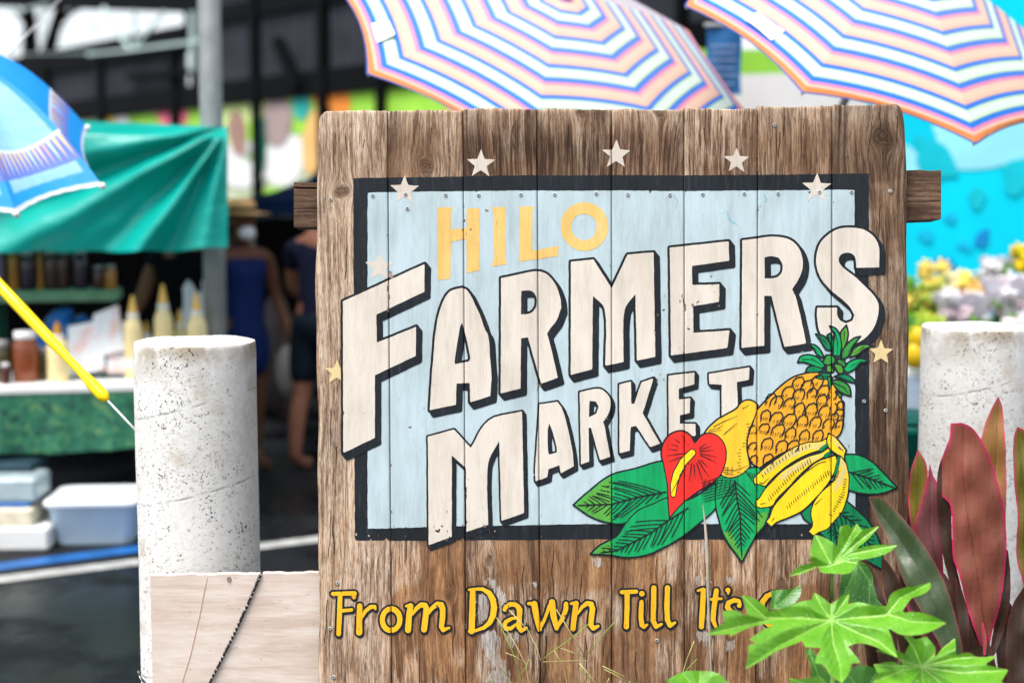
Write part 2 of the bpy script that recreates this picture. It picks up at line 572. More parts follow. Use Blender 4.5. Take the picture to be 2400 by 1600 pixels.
PM = {'blue': paint_mat('pale_blue_paint', (0.425, 0.525, 0.562), .16, (0.29, 0.33, 0.32), .09),
      'black': paint_mat('black_paint', (0.011, 0.015, 0.020), .10, (0.10, 0.10, 0.095), .25),
      'cream': paint_mat('cream_paint', CREAM, .17, (0.50, 0.39, 0.29), .07),
      'honey': paint_mat('honey_yellow_paint', (0.72, 0.47, 0.15), .12, (0.62, 0.55, 0.40), .07),
      'yellow': paint_mat('golden_yellow_paint', (0.80, 0.43, 0.018), .05, (0.62, 0.33, 0.03), .10, 0, .4),
      'orange': paint_mat('pineapple_orange_paint', (0.76, 0.36, 0.025), .06, (0.45, 0.2, 0.03), .12),
      'papaya': paint_mat('papaya_yellow_paint', (0.80, 0.47, 0.03), .04, (0.6, 0.33, 0.03), .12),
      'banana': paint_mat('banana_yellow_paint', (0.84, 0.60, 0.015), .04, (0.7, 0.4, 0.03), .07),
      'pale': paint_mat('pale_banana_paint', (0.84, 0.72, 0.34), .05, (0.8, 0.6, 0.1), .05, .45),
      'red': paint_mat('red_paint', (0.72, 0.028, 0.022), .04, (0.45, 0.02, 0.02), .14),
      'green': paint_mat('leaf_green_paint', (0.004, 0.32, 0.10), .05, (0.02, 0.13, 0.05), .22),
      'dgreen': paint_mat('dark_green_paint', (0.004, 0.19, 0.07), .05, (0.02, 0.08, 0.04), .25),
      'lgreen': paint_mat('light_green_paint', (0.12, 0.42, 0.055), .05, (0.03, 0.2, 0.05), .2, .25),
      'cgreen': paint_mat('crown_green_paint', (0.035, 0.25, 0.045), .05, (0.03, 0.13, 0.05), .25),
      'star': paint_mat('faded_star_paint', (0.70, 0.62, 0.54), .18, (0.42, 0.32, 0.25), .08, .16),
      'ystar': paint_mat('faded_yellow_star_paint', (0.74, 0.58, 0.30), .18, (0.42, 0.32, 0.25), .08, .12),
      'smear': paint_mat('white_paint_smear', (0.66, 0.63, 0.60), .25, (0.45, 0.36, 0.28), .08, .58),
      'teal': paint_mat('teal_scribble_paint', (0.28, 0.60, 0.72), .1, (0.5, 0.6, 0.65), .1, .6)}
EPS = 0.00042
sign_base = S(1435, 2040)
SIGN = thing('market_sign', 'tall weathered plank sign painted with market lettering, stars and tropical fruit', 'sign', (sign_base.x, sign_base.y, 0.0))

EREF = np.array([edge_x(k, 900.0) for k in range(9)], float)
def paint_grid(pts, s, m=14):
    xs = [p[0] for p in pts]; ys = [p[1] for p in pts]
    gx = np.arange(math.floor((min(xs) - m) / s) * s, max(xs) + m + s, s)
    gy = np.arange(math.floor((min(ys) - m) / s) * s, max(ys) + m + s, s)
    lo_, hi_ = gx[0], gx[-1]
    for e in EREF[1:8]:
        if lo_ < e < hi_:
            gx = gx[np.abs(gx - e) > 5.2]
            gx = np.concatenate([gx, e + np.array([-5, -4, -3, -2.2, -1.5, -1.36, 0, 1.36, 1.5, 2.2, 3, 4, 5])])
    gx = np.unique(np.round(gx, 3))
    X, Y = np.meshgrid(gx, gy)
    for i, y in enumerate(gy):
        E = np.array([EREF[k] if k in (0, 8) else float(edge_x(k, y)) for k in range(9)])
        X[i] = np.interp(gx, np.concatenate([[0], EREF, [3000]]), np.concatenate([[0], E, [3000]]))
    return X, Y
class Layer:
    """paint on the boards: areas in photo pixels, laid over the relief of the boards"""
    def __init__(s, level):
        s.level = level; s.v = []; s.f = []
    def field(s, X, Y, Fd):
        if s.level < 6:      # flaked spots, mostly beside the joints: the same ones in every coat
            J = np.full(X.shape, 99.0)
            for k in range(1, 8):
                J = np.minimum(J, np.abs(X - edge_x(k, Y)))
            n1 = vnoise(X / 4.5, Y / 11.0); n2 = vnoise(X / 70.0 + 40, Y / 90.0); n3 = vnoise(X / 2.6 + 9, Y / 4.0)
            chip = .62 * n1 + .30 * n2 + .16 * n3 + .10 * np.exp(-J / 7.0) + .06 * np.clip((Y - 1225) / 20, 0, 1) - .918
            Fd = np.maximum(Fd, chip * 30.0)
        v, f = field_mesh(X, Y, Fd)
        # bare wood stays in the open joints
        keep = []
        if v:
            A = np.array(v)
            for q in f:
                cx = sum(A[i][0] for i in q) / len(q); cy = sum(A[i][1] for i in q) / len(q)
                keep.append(q)
        n = len(s.v)
        s.v += v
        s.f += [tuple(i + n for i in q) for q in keep]
        return s
    def rings(s, rings, grow=0.0, sweep=None, wob=0.7, step=2.0):
        allp = [p for r in rings for p in r]
        mx = 10 + abs(grow) + (max(abs(sweep[0]), abs(sweep[1])) if sweep else 0)
        X, Y = paint_grid(allp, step, mx)
        if sweep:
            k = 5
            Fd = None
            for i in range(k + 1):
                d = sd_rings(rings, X - sweep[0] * i / k, Y - sweep[1] * i / k)
                Fd = d if Fd is None else np.minimum(Fd, d)
        else:
            Fd = sd_rings(rings, X, Y)
        return s.field(X, Y, Fd - grow + wobble(X, Y, wob))
    def stroke(s, pts, grow=0.0, step=1.5, wob=0.5):
        m = max(p[2] for p in pts) + abs(grow) + 6
        X, Y = paint_grid(pts, step, m)
        return s.field(X, Y, sd_stroke(pts, X, Y, grow) + wobble(X, Y, wob))
    def lines(s, segs):
        """thin brush lines as slender tapering quads"""
        for pts, w0 in segs:
            n = len(pts)
            if n < 2: continue
            ring_l, ring_r = [], []
            for i in range(n):
                a, b = pts[max(0, i - 1)], pts[min(n - 1, i + 1)]
                dx, dy = b[0] - a[0], b[1] - a[1]
                l = math.hypot(dx, dy) or 1
                wv = w0 * (1.0 if i < n - 1 else 0.35)
                ring_l.append((pts[i][0] - dy / l * wv, pts[i][1] + dx / l * wv))
                ring_r.append((pts[i][0] + dy / l * wv, pts[i][1] - dx / l * wv))
            k = len(s.v)
            s.v += ring_l + ring_r
            for i in range(n - 1):
                s.f.append((k + i, k + i + 1, k + n + i + 1, k + n + i))
        return s
    def build(s, name, mat, parent=SIGN, label=None):
        A = np.array(s.v)
        hh = H(A[:, 0], A[:, 1]) + EPS * s.level
        base = np.array(CAM) + np.array(FW) * DS
        V = base + np.outer((A[:, 0] - 1200) * PX, (1, 0, 0)) + np.outer((800 - A[:, 1]) * PX, np.array(UP)) - np.outer(hh, np.array(FW))
        o = mk(name, V, s.f, mat, parent)
        if label: o['label'] = label
        return o

# ---- boards
KNOTS = {0: [(800, 447, 15, 1.2)], 1: [(998, 392, 17, 1.1), (1052, 1392, 9, 1.5)], 2: [(1146, 1312, 8, 1.8)],
         3: [(1362, 262, 12, .9)], 4: [(1545, 262, 16, .8)], 6: [(1833, 1368, 10, 1.1)],
         7: [(2068, 320, 19, 1.5)]}
TONE = [(1.28, 1.25, 1.21), (1.16, 1.09, 1.02), (1.0, .93, .87), (.95, .89, .83), (1.08, 1.02, .97), (1.24, 1.15, 1.06), (1.10, 1.01, .93), (.78, .73, .69)]
TOPS = [260, 259, 255, 256, 257, 255, 250, 246]
def make_plank(i):
    rng = random.Random(40 + i)
    ys = np.concatenate([np.linspace(0, 1, 4)[:-1] * 4, np.arange(4, 1385, 4.2), np.arange(1385, 1800, 40)])
    off = [0, 1.38, 1.5, 2.5, 3.5, 4.5, 5.5, 7, 9, 11]
    cols = 40
    rowsX, rowsY = [], []
    for y in ys:
        py0 = TOPS[i] + y
        xl, xr = float(edge_x(i, py0)), float(edge_x(i + 1, py0))
        xs = [xl + o for o in off] + list(np.linspace(xl + 13, xr - 13, cols)) + [xr - o for o in off[::-1]]
        rowsX.append(xs)
        tp = [(x - xl) / (xr - xl) for x in xs]
        topw = [1.3 * sin(x * .035 + i) + .8 * sin(x * .13 + 2 * i) + .5 * sin(x * .41) for x in xs]
        fade = max(0.0, 1 - y / 12.0)
        rnd = 0.0
        rowsY.append([py0 + fade * (t_ + (10 * max(0, 1 - k / .12) ** 2 if i == 0 else 0) * 1.0 + (9 * max(0, (k - .93) / .07) ** 2 if i == 7 else 0)) for t_, k in zip(topw, tp)])
    X, Y = np.array(rowsX), np.array(rowsY)
    ny, nx = X.shape
    Hh = H(X, Y)
    top = np.clip((Y - TOPS[i]) / 5.0, 0, 1)
    Hh = Hh - 0.0025 * (1 - top) ** 2
    # fibres
    xm = X * PX; zm = Y * PX
    u = xm + 0.004 * np.sin(zm * 5.1 + i) + 0.0025 * np.sin(zm * 12.3 + 2.1 * i)
    knot = np.zeros_like(X); ring = np.zeros_like(X)
    for kx, ky, R, el in KNOTS.get(i, []):
        if R <= 0: continue
        dx, dy = (X - kx), (Y - ky) / el
        an = np.arctan2(dy, dx)
        r = np.sqrt(dx * dx + dy * dy) / (1 + .16 * np.sin(an * 2 + kx) + .10 * np.sin(an * 3 + ky)) + 1e-6
        u = u - (dx * PX) * (R * R) / np.maximum(r * r, R * R) * 1.0
        kk = np.clip((1.25 - r / R) / .55, 0, 1)
        knot = np.maximum(knot, kk)
        ring = np.where(r < R * 1.3, r / R, ring)
    warm = np.clip((Y - 1180) / 130.0, 0, 1) * (0.35 if i in (0, 7) else 1.0) * (0.8 if i == 5 else 1) + 0.10
    weather = np.clip((330 - Y) / 75.0, 0, 1) * 0.9 + (0.75 if i == 0 else 0.12)
    weather = np.clip(weather, 0, 1)
    # old stain just over the painted border; the right-hand board darkens towards its outer edge
    stain = np.clip((Y - 268 - 14 * np.sin(X * .11 + i)) / 70.0, 0, 1) * np.clip((435 - Y) / 14.0, 0, 1) * (1.0 if 2 <= i <= 4 else 0.7 if i > 4 else 0.3)
    ej = np.minimum(X - edge_x(i, Y), edge_x(i + 1, Y) - X)
    stain = np.maximum(stain, .75 * np.clip(1 - ej / 13.0, 0, 1) * (.5 + .5 * np.sin(Y * .013 + i * 2)) * (0.3 if i == 0 else 1))
    big_ = vnoise(X / 46.0 + i * 7, Y / 150.0 + i * 3) * .6 + vnoise(X / 17.0 + i * 5, Y / 60.0) * .4
    stain = np.maximum(stain, .62 * np.clip((big_ - .54) / .16, 0, 1) * (.35 if i == 0 else 1))
    weather = np.maximum(weather, .9 * np.clip((vnoise(X / 60.0 + 31 + i, Y / 110.0 + 5) - .48) / .18, 0, 1))
    if i == 7:
        stain = np.maximum(stain, 0.65 * np.clip((X - 2088) / 22.0, 0, 1)) + 0.2 * np.clip((Y - 700) / 200, 0, 1)
        stain = np.maximum(stain, 0.9 * np.clip(1 - np.abs(X - 1966 - (Y - 250) * .02) / 9.0, 0, 1) * np.clip((430 - Y) / 60, 0, 1))
    base = np.array(CAM) + np.array(FW) * DS
    def at(hmat):
        return (base + (X[..., None] - 1200) * PX * np.array((1, 0, 0)) + (800 - Y[..., None]) * PX * np.array(UP) - hmat[..., None] * np.array(FW)).reshape(-1, 3)
    V = at(Hh)
    Fq = [(a * nx + b, (a + 1) * nx + b, (a + 1) * nx + b + 1, a * nx + b + 1) for a in range(ny - 1) for b in range(nx - 1)]
    uv = np.stack([u, zm], -1).reshape(-1, 2)
    # back face and edges
    border = [(0, b) for b in range(nx)] + [(a, nx - 1) for a in range(1, ny)] + [(ny - 1, b) for b in range(nx - 2, -1, -1)] + [(a, 0) for a in range(ny - 2, 0, -1)]
    n0 = len(V)
    idx = [a * nx + b for a, b in border]
    back = V[idx] + np.array(FW) * (0.036 + 0)
    V = np.concatenate([V, back])
    m_ = len(idx)
    buv = uv[idx] + np.array([0.035, 0.0])
    uv = np.concatenate([uv, buv])
    for k in range(m_):
        k2 = (k + 1) % m_
        Fq.append((idx[k], idx[k2], n0 + k2, n0 + k))
    Fq.append(tuple(n0 + k for k in range(m_)))
    ext = lambda A, v=None: np.concatenate([A.reshape(-1), A.reshape(-1)[idx] if v is None else np.full(m_, v)])
    o = mk('plank', V, Fq, WOOD, SIGN, True, uv, {'knot': ext(knot), 'ring': ext(ring), 'warm': ext(warm), 'weather': ext(weather), 'stain': ext(stain)})
    o.color = TONE[i] + (1,)
    return o
for i in range(8):
    o = make_plank(i)
    if i == 0: o['label'] = 'palest, greyish end plank with the rounded top corner'
    if i == 7: o['label'] = 'dark brown end plank with a big knot near its top'

# ---- rail behind the boards and the two posts that carry the sign
def rail():
    rows = []
    a0, a1, b0, b1 = (683, 424), (683, 530), (2217, 394), (2217, 511)
    n = 60
    for k in range(n + 1):
        t = k / n
        x = a0[0] + (b0[0] - a0[0]) * t
        yt = a0[1] + (b0[1] - a0[1]) * t + 1.2 * sin(x * .31) + .8 * sin(x * .11)
        yb = a1[1] + (b1[1] - a1[1]) * t + 1.2 * sin(x * .27 + 2)
        r = []
        for yy, hh in ((yt, -.040), (yt + 10, -.0395), (yt + 13, -.052 if x < 760 else -.0395), (yt + 17, -.0395), (yb - 45, -.039), (yb - 42, -.0405), (yb - 39, -.039), (yb, -.040), (yb, -.130), (yt, -.130)):
            r.append(S(x, yy, hh))
        rows.append(r + [r[0]])
    m = MB().grid(rows)
    k = len(rows[0])
    m.f.append(tuple(range(k - 2, -1, -1))); m.f.append(tuple(len(m.v) - k + j for j in range(k - 1)))
    V = np.array([tuple(v) for v in m.v])
    uv = np.stack([V[:, 2] * .9 + V[:, 1] * .6, V[:, 0]], -1)
    z = np.zeros(len(V))
    o = mk('rail', V, m.f, WOOD, SIGN, False, uv, {'knot': z, 'ring': z, 'warm': z, 'weather': z + .12, 'stain': z + .35})
    o.color = (.62, .55, .53, 1)
    o['label'] = 'dark brown timber rail whose ends stick out past the boards'
    for px in (980, 1880):
        mb = MB().bar(S(px, 330, -.175), S(px, 2040, -.175), .09, .09)
        V = np.array([tuple(v) for v in mb.v]); z = np.zeros(len(V))
        mk('post', V, mb.f, WOOD, SIGN, False, np.stack([V[:, 0], V[:, 2]], -1), {'knot': z, 'ring': z, 'warm': z, 'weather': z, 'stain': z})
rail()

# ---- painted panel
def wobq(pts):
    return pts
BORDER = T('0:828,418 1000,415 1258,411 1433,411 1603,411 1776,410 1950,408 2036,407 2036,700 2037,1000 2038,1264 1776,1263 1604,1264 1434,1263 1266,1264 1000,1266 832,1266 830,900')
PANEL = T('0:862,452 1000,449 1258,447 1433,447 1603,448 1776,447 1950,445 2002,446 2003,800 2004,1228 1776,1227 1604,1227 1434,1227 1266,1229 1092,1232 862,1238 861,900')
Layer(1).rings([BORDER], wob=1.1, step=3).build('painted_border', PM['black'], label='black painted frame round the pale blue panel')
Layer(2).rings([PANEL], wob=1.0, step=3).build('painted_panel', PM['blue'], label='pale blue painted background of the lettering')

# ---- stars
def star(cx, cy, R, rot=0.0, inner=.42):
    return [(cx + (R if k % 2 == 0 else R * inner) * sin(rot + k * pi / 5), cy - (R if k % 2 == 0 else R * inner) * cos(rot + k * pi / 5)) for k in range(10)]
for cx, cy, R, mt, lb in ((948, 446, 36, 'star', 'faded white star crossing the upper left of the black frame'), (1127, 385, 35, 'star', 'cream star over the third plank'),
                          (1444, 363, 36, 'star', 'brightest, highest star above the frame'), (1726, 377, 32, 'star', 'cream star over the sixth plank'),
                          (1914, 441, 36, 'star', 'grey star crossing the upper right of the frame'), (890, 626, 36, 'star', 'faintest star, on the blue above the letter F'),
                          (2064, 826, 31, 'ystar', 'yellowish star on the bare right-hand plank'), (790, 872, 30, 'ystar', 'yellow star half hidden by the letter F')):
    Layer(3).rings([star(cx, cy, R, .02)], wob=.8, step=1.5).build('painted_star', PM[mt], label=lb)

# ---- HILO
hl = Layer(3)
hl.rings([T('1:943,745 1052,742 1036,772 1035,893 1145,885 1143,752 1232,748 1228,1150 1237,1172 1143,1192 1143,958 1037,980 1033,1228 947,1238')], wob=.9, step=1.5)
hl.rings([T('1:1315,745 1407,742 1405,1095 1420,1130 1308,1146 1330,1100 1328,780')], wob=.9, step=1.5)
hl.rings([T('1:1502,740 1607,740 1590,770 1590,1040 1768,1003 1765,1075 1500,1114')], wob=.9, step=1.5)
def ell(cx, cy, rx, ry, n=40):
    return [(cx + rx * cos(2 * pi * k / n), cy + ry * sin(2 * pi * k / n)) for k in range(n)]
cx, cy = 1945 / 2.904 + 700, 874 / 2.904 + 230
hl.rings([ell(cx, cy, 56, 57), ell(cx - 1, cy + 1, 30, 31)], wob=.9, step=1.5)
hl.build('painted_lettering', PM['honey'], label='honey yellow word HILO along the top of the panel')

# ---- FARMERS and MARKET
BIG = [
 ['3:302,18; 1:858,1128 855,1318; 3:530,108 533,298 800,190 797,388 520,520 520,945 305,1047'],
 ['3:893,757 900,620 915,420 935,200; 1:960,1450 1000,1350 1040,1310 1115,1290 1150,1310 1195,1390 1240,1490 1268,1575; 3:1290,250 1303,400 1312,520 1305,660 1168,703 1165,570 1075,576 1070,720',
  '3:1112,165 1135,240 1168,400 1160,425 1065,445 1062,425 1080,300 1098,195'],
 ['1:1378,1225 1500,1200 1620,1178 1690,1200 1745,1265 1778,1350 1788,1430; 3:1785,70 1755,145 1715,200 1690,238 1702,275 1765,537 1650,577 1560,262 1513,268 1510,610 1375,642',
  '1:1515,1312 1570,1308 1602,1325 1620,1370 1615,1420 1590,1455 1560,1468 1512,1472'],
 ['1:1853,1113 2005,1098 2130,1294; 2:205,1065 382,1050; 4:577,333 472,354; 2:258,1335 185,1440; 4:395,362 290,384; 1:2083,1438 2002,1342; 4:215,405 92,437'],
 ['2:492,1018 893,975; 6:315,322 63,358 63,488 248,482 248,602 70,632 72,813 318,796 303,915; 4:667,325'],
 ['6:405,185 500,172 600,160 685,166 745,190 793,245 815,315 812,385 790,442 762,488 745,516 772,582 840,885 690,908 602,562 553,562 553,900 400,915',
  '6:555,300 602,292 650,302 677,345 675,395 650,428 610,442 556,442'],
 ['6:1335,367 1335,240 1318,188 1280,142 1222,108 1130,98 1050,110 985,148 930,212 907,300 917,390 952,462 1012,527 1090,592 1140,642 1166,692 1153,730 1110,747 1070,727 1050,692 1048,641 915,642 912,705 925,790 960,850 1020,882 1150,890 1222,860 1290,792 1325,702 1330,622 1302,562 1242,500 1182,442 1092,372 1060,330 1062,298 1078,279 1112,269 1150,276 1172,302 1178,372'],
]
MKT = [
 ['3:880,937 1058,888 1172,1012 1295,825 1520,765; 5:1534,410 1380,464; 3:1365,965 1290,1120; 5:1290,490 1143,536; 3:1138,1150 1043,1066; 5:1042,570 885,630'],
 ['3:1640,718 1760,700 1792,745 1830,870 1865,1050 1872,1138 1785,1185 1775,1130 1700,1158 1692,1213 1612,1240 1610,1150 1617,1040',
  '3:1705,845 1727,900 1755,1010 1757,1045 1703,1060 1697,1035 1695,900'],
 ['3:1912,635 2040,610 2092,640 2122,690 2118,752 2092,810 2072,836 2082,870 2120,1073 2050,1096 1990,876 1972,878 1978,1105 1922,1125', '4:200,585 235,588 252,618 240,658 196,680'],
 ['4:370,490 437,475 440,600 456,603 498,478 568,455 505,655 605,830 548,850 467,727 436,735 430,870 372,886'],
 ['4:652,440 803,422 800,490 712,515 712,578 778,570 775,655 717,667 718,715 808,717 808,785 655,800'],
 ['4:885,430 1118,392 1115,465 1045,477 1047,640 1000,700 958,700 958,493 888,488'],
]
def letters(spec, grow, sweep, lb1, lb2):
    blk, fill = Layer(4), Layer(5)
    for rs in spec:
        rings = [smooth_ring(T(r), 42, 5) for r in rs]
        blk.rings(rings, grow, sweep, .6, 1.8)
        fill.rings(rings, 0, None, .6, 1.8)
    o = blk.build('painted_shadow', PM['black'], label=lb1)
    fill.build('painted_lettering', PM['cream'], label=lb2)
letters(BIG, 5.6, (9.5, 12.0), 'black outline and drop shadow of the word FARMERS', 'big cream word FARMERS climbing to the right')
letters(MKT, 4.4, (6.5, 8.5), 'black outline and drop shadow of the word MARKET', 'cream word MARKET under the bigger word')

# ---- From Dawn Till It's G...
def Z(tag_, *strokes):
    return [T(tag_ + ':' + s) for s in strokes]
SCRIPT = (Z('a', '122,235,28 420,228,30', '418,232,28 412,285,24', '222,240,32 212,500,33 200,785,33', '230,470,24 378,456,24',
            '490,402,36 485,560,40 484,765,42', '520,560,16 570,470,24 640,415,28 695,412,27 708,445,16',
            '922,441,35.0 959,448,35.9 993,469,36.4 1020,502,36.4 1037,544,35.9 1043,590,35.0 1037,636,34.1 1020,678,33.6 993,711,33.6 959,732,34.1 922,739,35.0 885,732,35.9 851,711,36.4 824,678,36.4 807,636,35.9 801,590,35.0 807,544,34.1 824,502,33.6 851,469,33.6 885,448,34.1 922,441,35.0',
            '1130,405,18 1195,392,24', '1190,400,36 1170,520,40 1155,735,40', '1215,520,16 1270,440,26 1335,385,32 1390,395,36 1412,450,38', '1408,440,38 1395,560,40 1375,730,40',
            '1440,505,18 1490,430,28 1560,378,34 1615,388,36 1632,450,38', '1632,440,38 1630,560,38 1615,690,34 1640,735,30 1720,705,18')
          + Z('b', '115,178,18 250,168,22', '165,200,38 160,450,42 150,745,42', '200,172,18 300,170,24 390,222,34 442,315,40 458,420,42 443,540,40 400,630,34 320,700,24 200,742,20 120,748,20',
            '604,452,26 618,418,30 680,380,32 745,380,32 796,420,34 812,500,36', '812,450,36 806,560,36 802,690,34 832,742,28 905,705,20', '790,565,18 700,575,22 622,620,28 597,672,30 622,716,28 690,712,24 765,650,14',
            '935,368,22 1010,370,26', '1012,372,42 1042,540,42 1084,728,30', '1084,725,18 1150,600,22 1222,400,24', '1256,352,42 1276,540,42 1320,712,30', '1320,710,22 1400,580,28 1448,450,34 1450,375,30',
            '1520,372,18 1585,365,24', '1588,368,34 1570,500,38 1545,715,36', '1610,510,14 1670,420,24 1740,368,32 1798,380,36 1815,450,38', '1815,440,38 1800,560,36 1790,665,34 1825,712,30 1890,682,20')
          + Z('c', '215,212,26 415,205,28', '292,220,34 290,450,34 281,688,34', '495,235,38', '490,348,30 481,560,33 495,665,32 522,692,26 568,660,14',
            '660,152,34 655,400,36 650,600,35 690,690,28 765,655,18', '847,152,34 840,400,36 845,590,34 880,675,28 950,632,17',
            '1265,195,16 1330,172,20', '1342,185,34 1330,450,38 1314,690,34', '1522,192,34 1490,420,35 1475,590,34 1510,682,24', '1440,312,16 1590,304,18', '1680,185,34', '1692,200,20 1682,242,8',
            '1835,398,30', '1850,380,20 1830,335,26 1765,325,30 1690,360,34 1672,420,34 1720,480,34 1790,540,34 1800,620,34 1740,685,28 1650,670,24',
            '2390,240,28 2290,230,30 2215,268,34 2155,345,38 2135,450,40 2160,570,38 2240,660,34 2350,640,32 2390,560,32 2390,480,32'))
so_, sf_ = Layer(3), Layer(4)
allq = [q for st in SCRIPT for q in st]
XS, YS = paint_grid(allq, 1.5, 24)
FS = np.full(XS.shape, 60.0); FO = np.full(XS.shape, 60.0)
for st in SCRIPT:
    m_ = max(q[2] for q in st) + 22
    j0, j1 = np.searchsorted(XS[0], [min(q[0] for q in st) - m_, max(q[0] for q in st) + m_])
    i0, i1 = np.searchsorted(YS[:, 0], [min(q[1] for q in st) - m_, max(q[1] for q in st) + m_])
    sl_ = (slice(i0, i1), slice(j0, j1))
    FS[sl_] = np.minimum(FS[sl_], sd_stroke(st, XS[sl_], YS[sl_]))
    FO[sl_] = np.minimum(FO[sl_], np.minimum(sd_stroke(st, XS[sl_], YS[sl_], 4.7), sd_stroke([(x + 1.5, y + 3, r) for x, y, r in st], XS[sl_], YS[sl_], 3.2)))
sf_.field(XS, YS, FS + wobble(XS, YS, .5)); so_.field(XS, YS, FO + wobble(XS, YS, .5))
so_.build('painted_outline', PM['black'], label='black outline of the script lettering')
sf_.build('painted_lettering', PM['yellow'], label='golden script reading From Dawn Till It\'s G along the bottom')

# ---- fruit and leaves
FR = {}
order = []
def fr(name, mat, spec, sm=52):
    FR[name] = (mat, [smooth_ring(T(spec), sm, 4)])
    order.append(name)
fr('L5b', 'dgreen', 'e:1450,1060 1290,1230 1480,1412 1600,1250 1560,1080')
fr('L5', 'dgreen', 'e:1560,870 1700,990 1850,1150 1960,1400 1968,1630 1750,1500 1560,1300 1470,1080')
fr('L6', 'dgreen', 'e:1090,1020 1250,880 1215,1150 1130,1090')
fr('L4', 'green', 'e:1560,388 1700,392 1850,460 1950,555 2050,660 2130,745 2000,798 1850,818 1700,800 1600,770')
fr('L1', 'green', 'd:15,935 200,770 430,605 700,535 960,460 1100,500 1100,850 850,960 700,1030 570,1132 380,1125 200,1060')
fr('L2', 'green', 'd:200,1466 300,1370 480,1270 580,1130 700,1000 850,930 1050,850 1250,880 1560,690 1600,820 1560,960 1440,1080 1200,1270 1000,1390 800,1475 600,1500 430,1478')
fr('L3', 'green', 'e:455,1552 270,1290 200,1080 165,900 170,640 380,560 640,520 720,700 760,960 700,1150 600,1275')
fr('pine', 'orange', 'f:1200,572 1330,558 1430,600 1500,690 1560,800 1592,900 1592,1020 1560,1170 1430,1260 1150,1300 950,1380 760,1510 690,1465 648,1380 638,1280 648,1180 695,1060 720,960 790,870 880,780 1000,670 1100,605')
fr('papaya', 'papaya', 'f:215,1160 330,1036 430,976 530,920 575,860 640,832 705,848 742,893 722,990 682,1080 645,1200 637,1310 655,1420; e:545,518 470,592 380,634 300,640 230,610 150,500 60,250')
fr('k14', 'cgreen', 'f:1510,740 1580,780 1556,822'); fr('k9', 'dgreen', 'f:1215,562 1240,512 1310,493 1420,530 1330,562')
fr('k12', 'cgreen', 'f:1470,640 1560,638 1650,700 1666,798 1590,772 1515,715'); fr('k11', 'dgreen', 'f:1500,600 1600,578 1680,615 1722,672 1620,645')
fr('k10', 'dgreen', 'f:1308,612 1370,568 1460,568 1480,622 1380,632'); fr('k13', 'cgreen', 'f:1430,595 1482,610 1482,680 1446,738')
fr('k5', 'green', 'f:1848,450 1760,472 1700,532 1635,565 1588,535 1640,462 1720,428 1800,430'); fr('k8', 'green', 'f:1138,462 1170,402 1250,385 1330,408 1412,490 1380,524 1290,492 1210,462')
fr('k4', 'lgreen', 'f:1893,300 1800,332 1740,380 1655,415 1690,332 1750,290 1830,284'); fr('k7', 'green', 'f:1222,275 1310,290 1370,350 1405,425 1340,392 1290,322')
fr('k6', 'dgreen', 'f:1318,180 1400,200 1450,258 1490,345 1425,335 1380,270'); fr('k6b', 'dgreen', 'f:1430,190 1470,170 1510,300 1500,350 1470,300')
fr('k3', 'cgreen', 'f:1763,203 1690,300 1640,400 1575,440 1575,350 1640,270 1700,220'); fr('k2', 'lgreen', 'f:1622,92 1640,180 1615,280 1575,370 1565,250 1565,165')
fr('k1', 'green', 'f:1455,100 1518,130 1560,200 1576,300 1560,405 1488,392 1490,280 1500,190')
fr('k15', 'cgreen', 'f:1385,470 1420,390 1480,385 1510,430 1500,470 1440,490'); fr('k16', 'cgreen', 'f:1530,425 1600,440 1622,500 1590,505 1535,465')
fr('k17', 'lgreen', 'f:1425,490 1470,485 1500,540 1480,562 1418,558'); fr('k18', 'lgreen', 'f:1490,480 1560,480 1592,520 1590,575 1540,570')
fr('flower', 'red', 'd:1050,1082 1035,850 1028,720 992,510 966,380 985,270 1060,172 1180,130 1280,180 1330,262 1400,182 1500,156 1600,205 1665,320 1665,450 1620,590 1540,680 1350,800 1200,915')
fr('b1', 'banana', 'e:1370,205 1300,243 1150,258 1000,318 850,418 720,508 620,600 573,650 583,712 640,716 705,738 780,655 900,545 1050,445 1200,375 1310,335 1390,270')
fr('b2', 'banana', 'e:1400,300 1310,365 1180,402 1040,472 900,560 800,650 700,762 640,850 598,902 606,952 660,967 785,942 830,872 950,752 1080,612 1200,502 1330,422 1425,350')
fr('b4', 'banana', 'e:1500,395 1560,435 1602,560 1612,680 1592,850 1540,1000 1450,1112 1380,1190 1280,1232 1225,1272 1168,1220 1212,1150 1195,1022 1228,902 1320,780 1430,682 1482,560')
fr('b3', 'banana', 'e:1470,390 1380,420 1250,472 1130,582 1000,712 870,852 785,962 748,1062 708,1112 770,1172 830,1122 950,1072 1100,1002 1250,862 1370,722 1442,602 1482,480')
fr('stem', 'banana', 'e:1385,152 1460,198 1582,345 1562,400 1572,480 1520,410 1450,385 1400,335 1365,255')
allp = [p for nme in order for p in FR[nme][1][0]]
X, Y = paint_grid(allp, 2.0, 10)
SDF = {}
for nme in order:
    r = FR[nme][1][0]
    x0, x1 = min(p[0] for p in r) - 12, max(p[0] for p in r) + 12
    y0, y1 = min(p[1] for p in r) - 12, max(p[1] for p in r) + 12
    j0, j1 = np.searchsorted(X[0], [x0, x1]); i0, i1 = np.searchsorted(Y[:, 0], [y0, y1])
    D = np.full(X.shape, 60.0)
    D[i0:i1, j0:j1] = sd_rings([r], X[i0:i1, j0:j1], Y[i0:i1, j0:j1]) + wobble(X[i0:i1, j0:j1], Y[i0:i1, j0:j1], .5)
    SDF[nme] = D
tot = np.full(X.shape, 60.0)
for nme in order:
    tot = np.minimum(tot, SDF[nme])
Layer(6).field(X, Y, tot - 2.2).build('painted_outline', PM['black'], label='black outlines of the painted fruit and leaves')
fill = {}
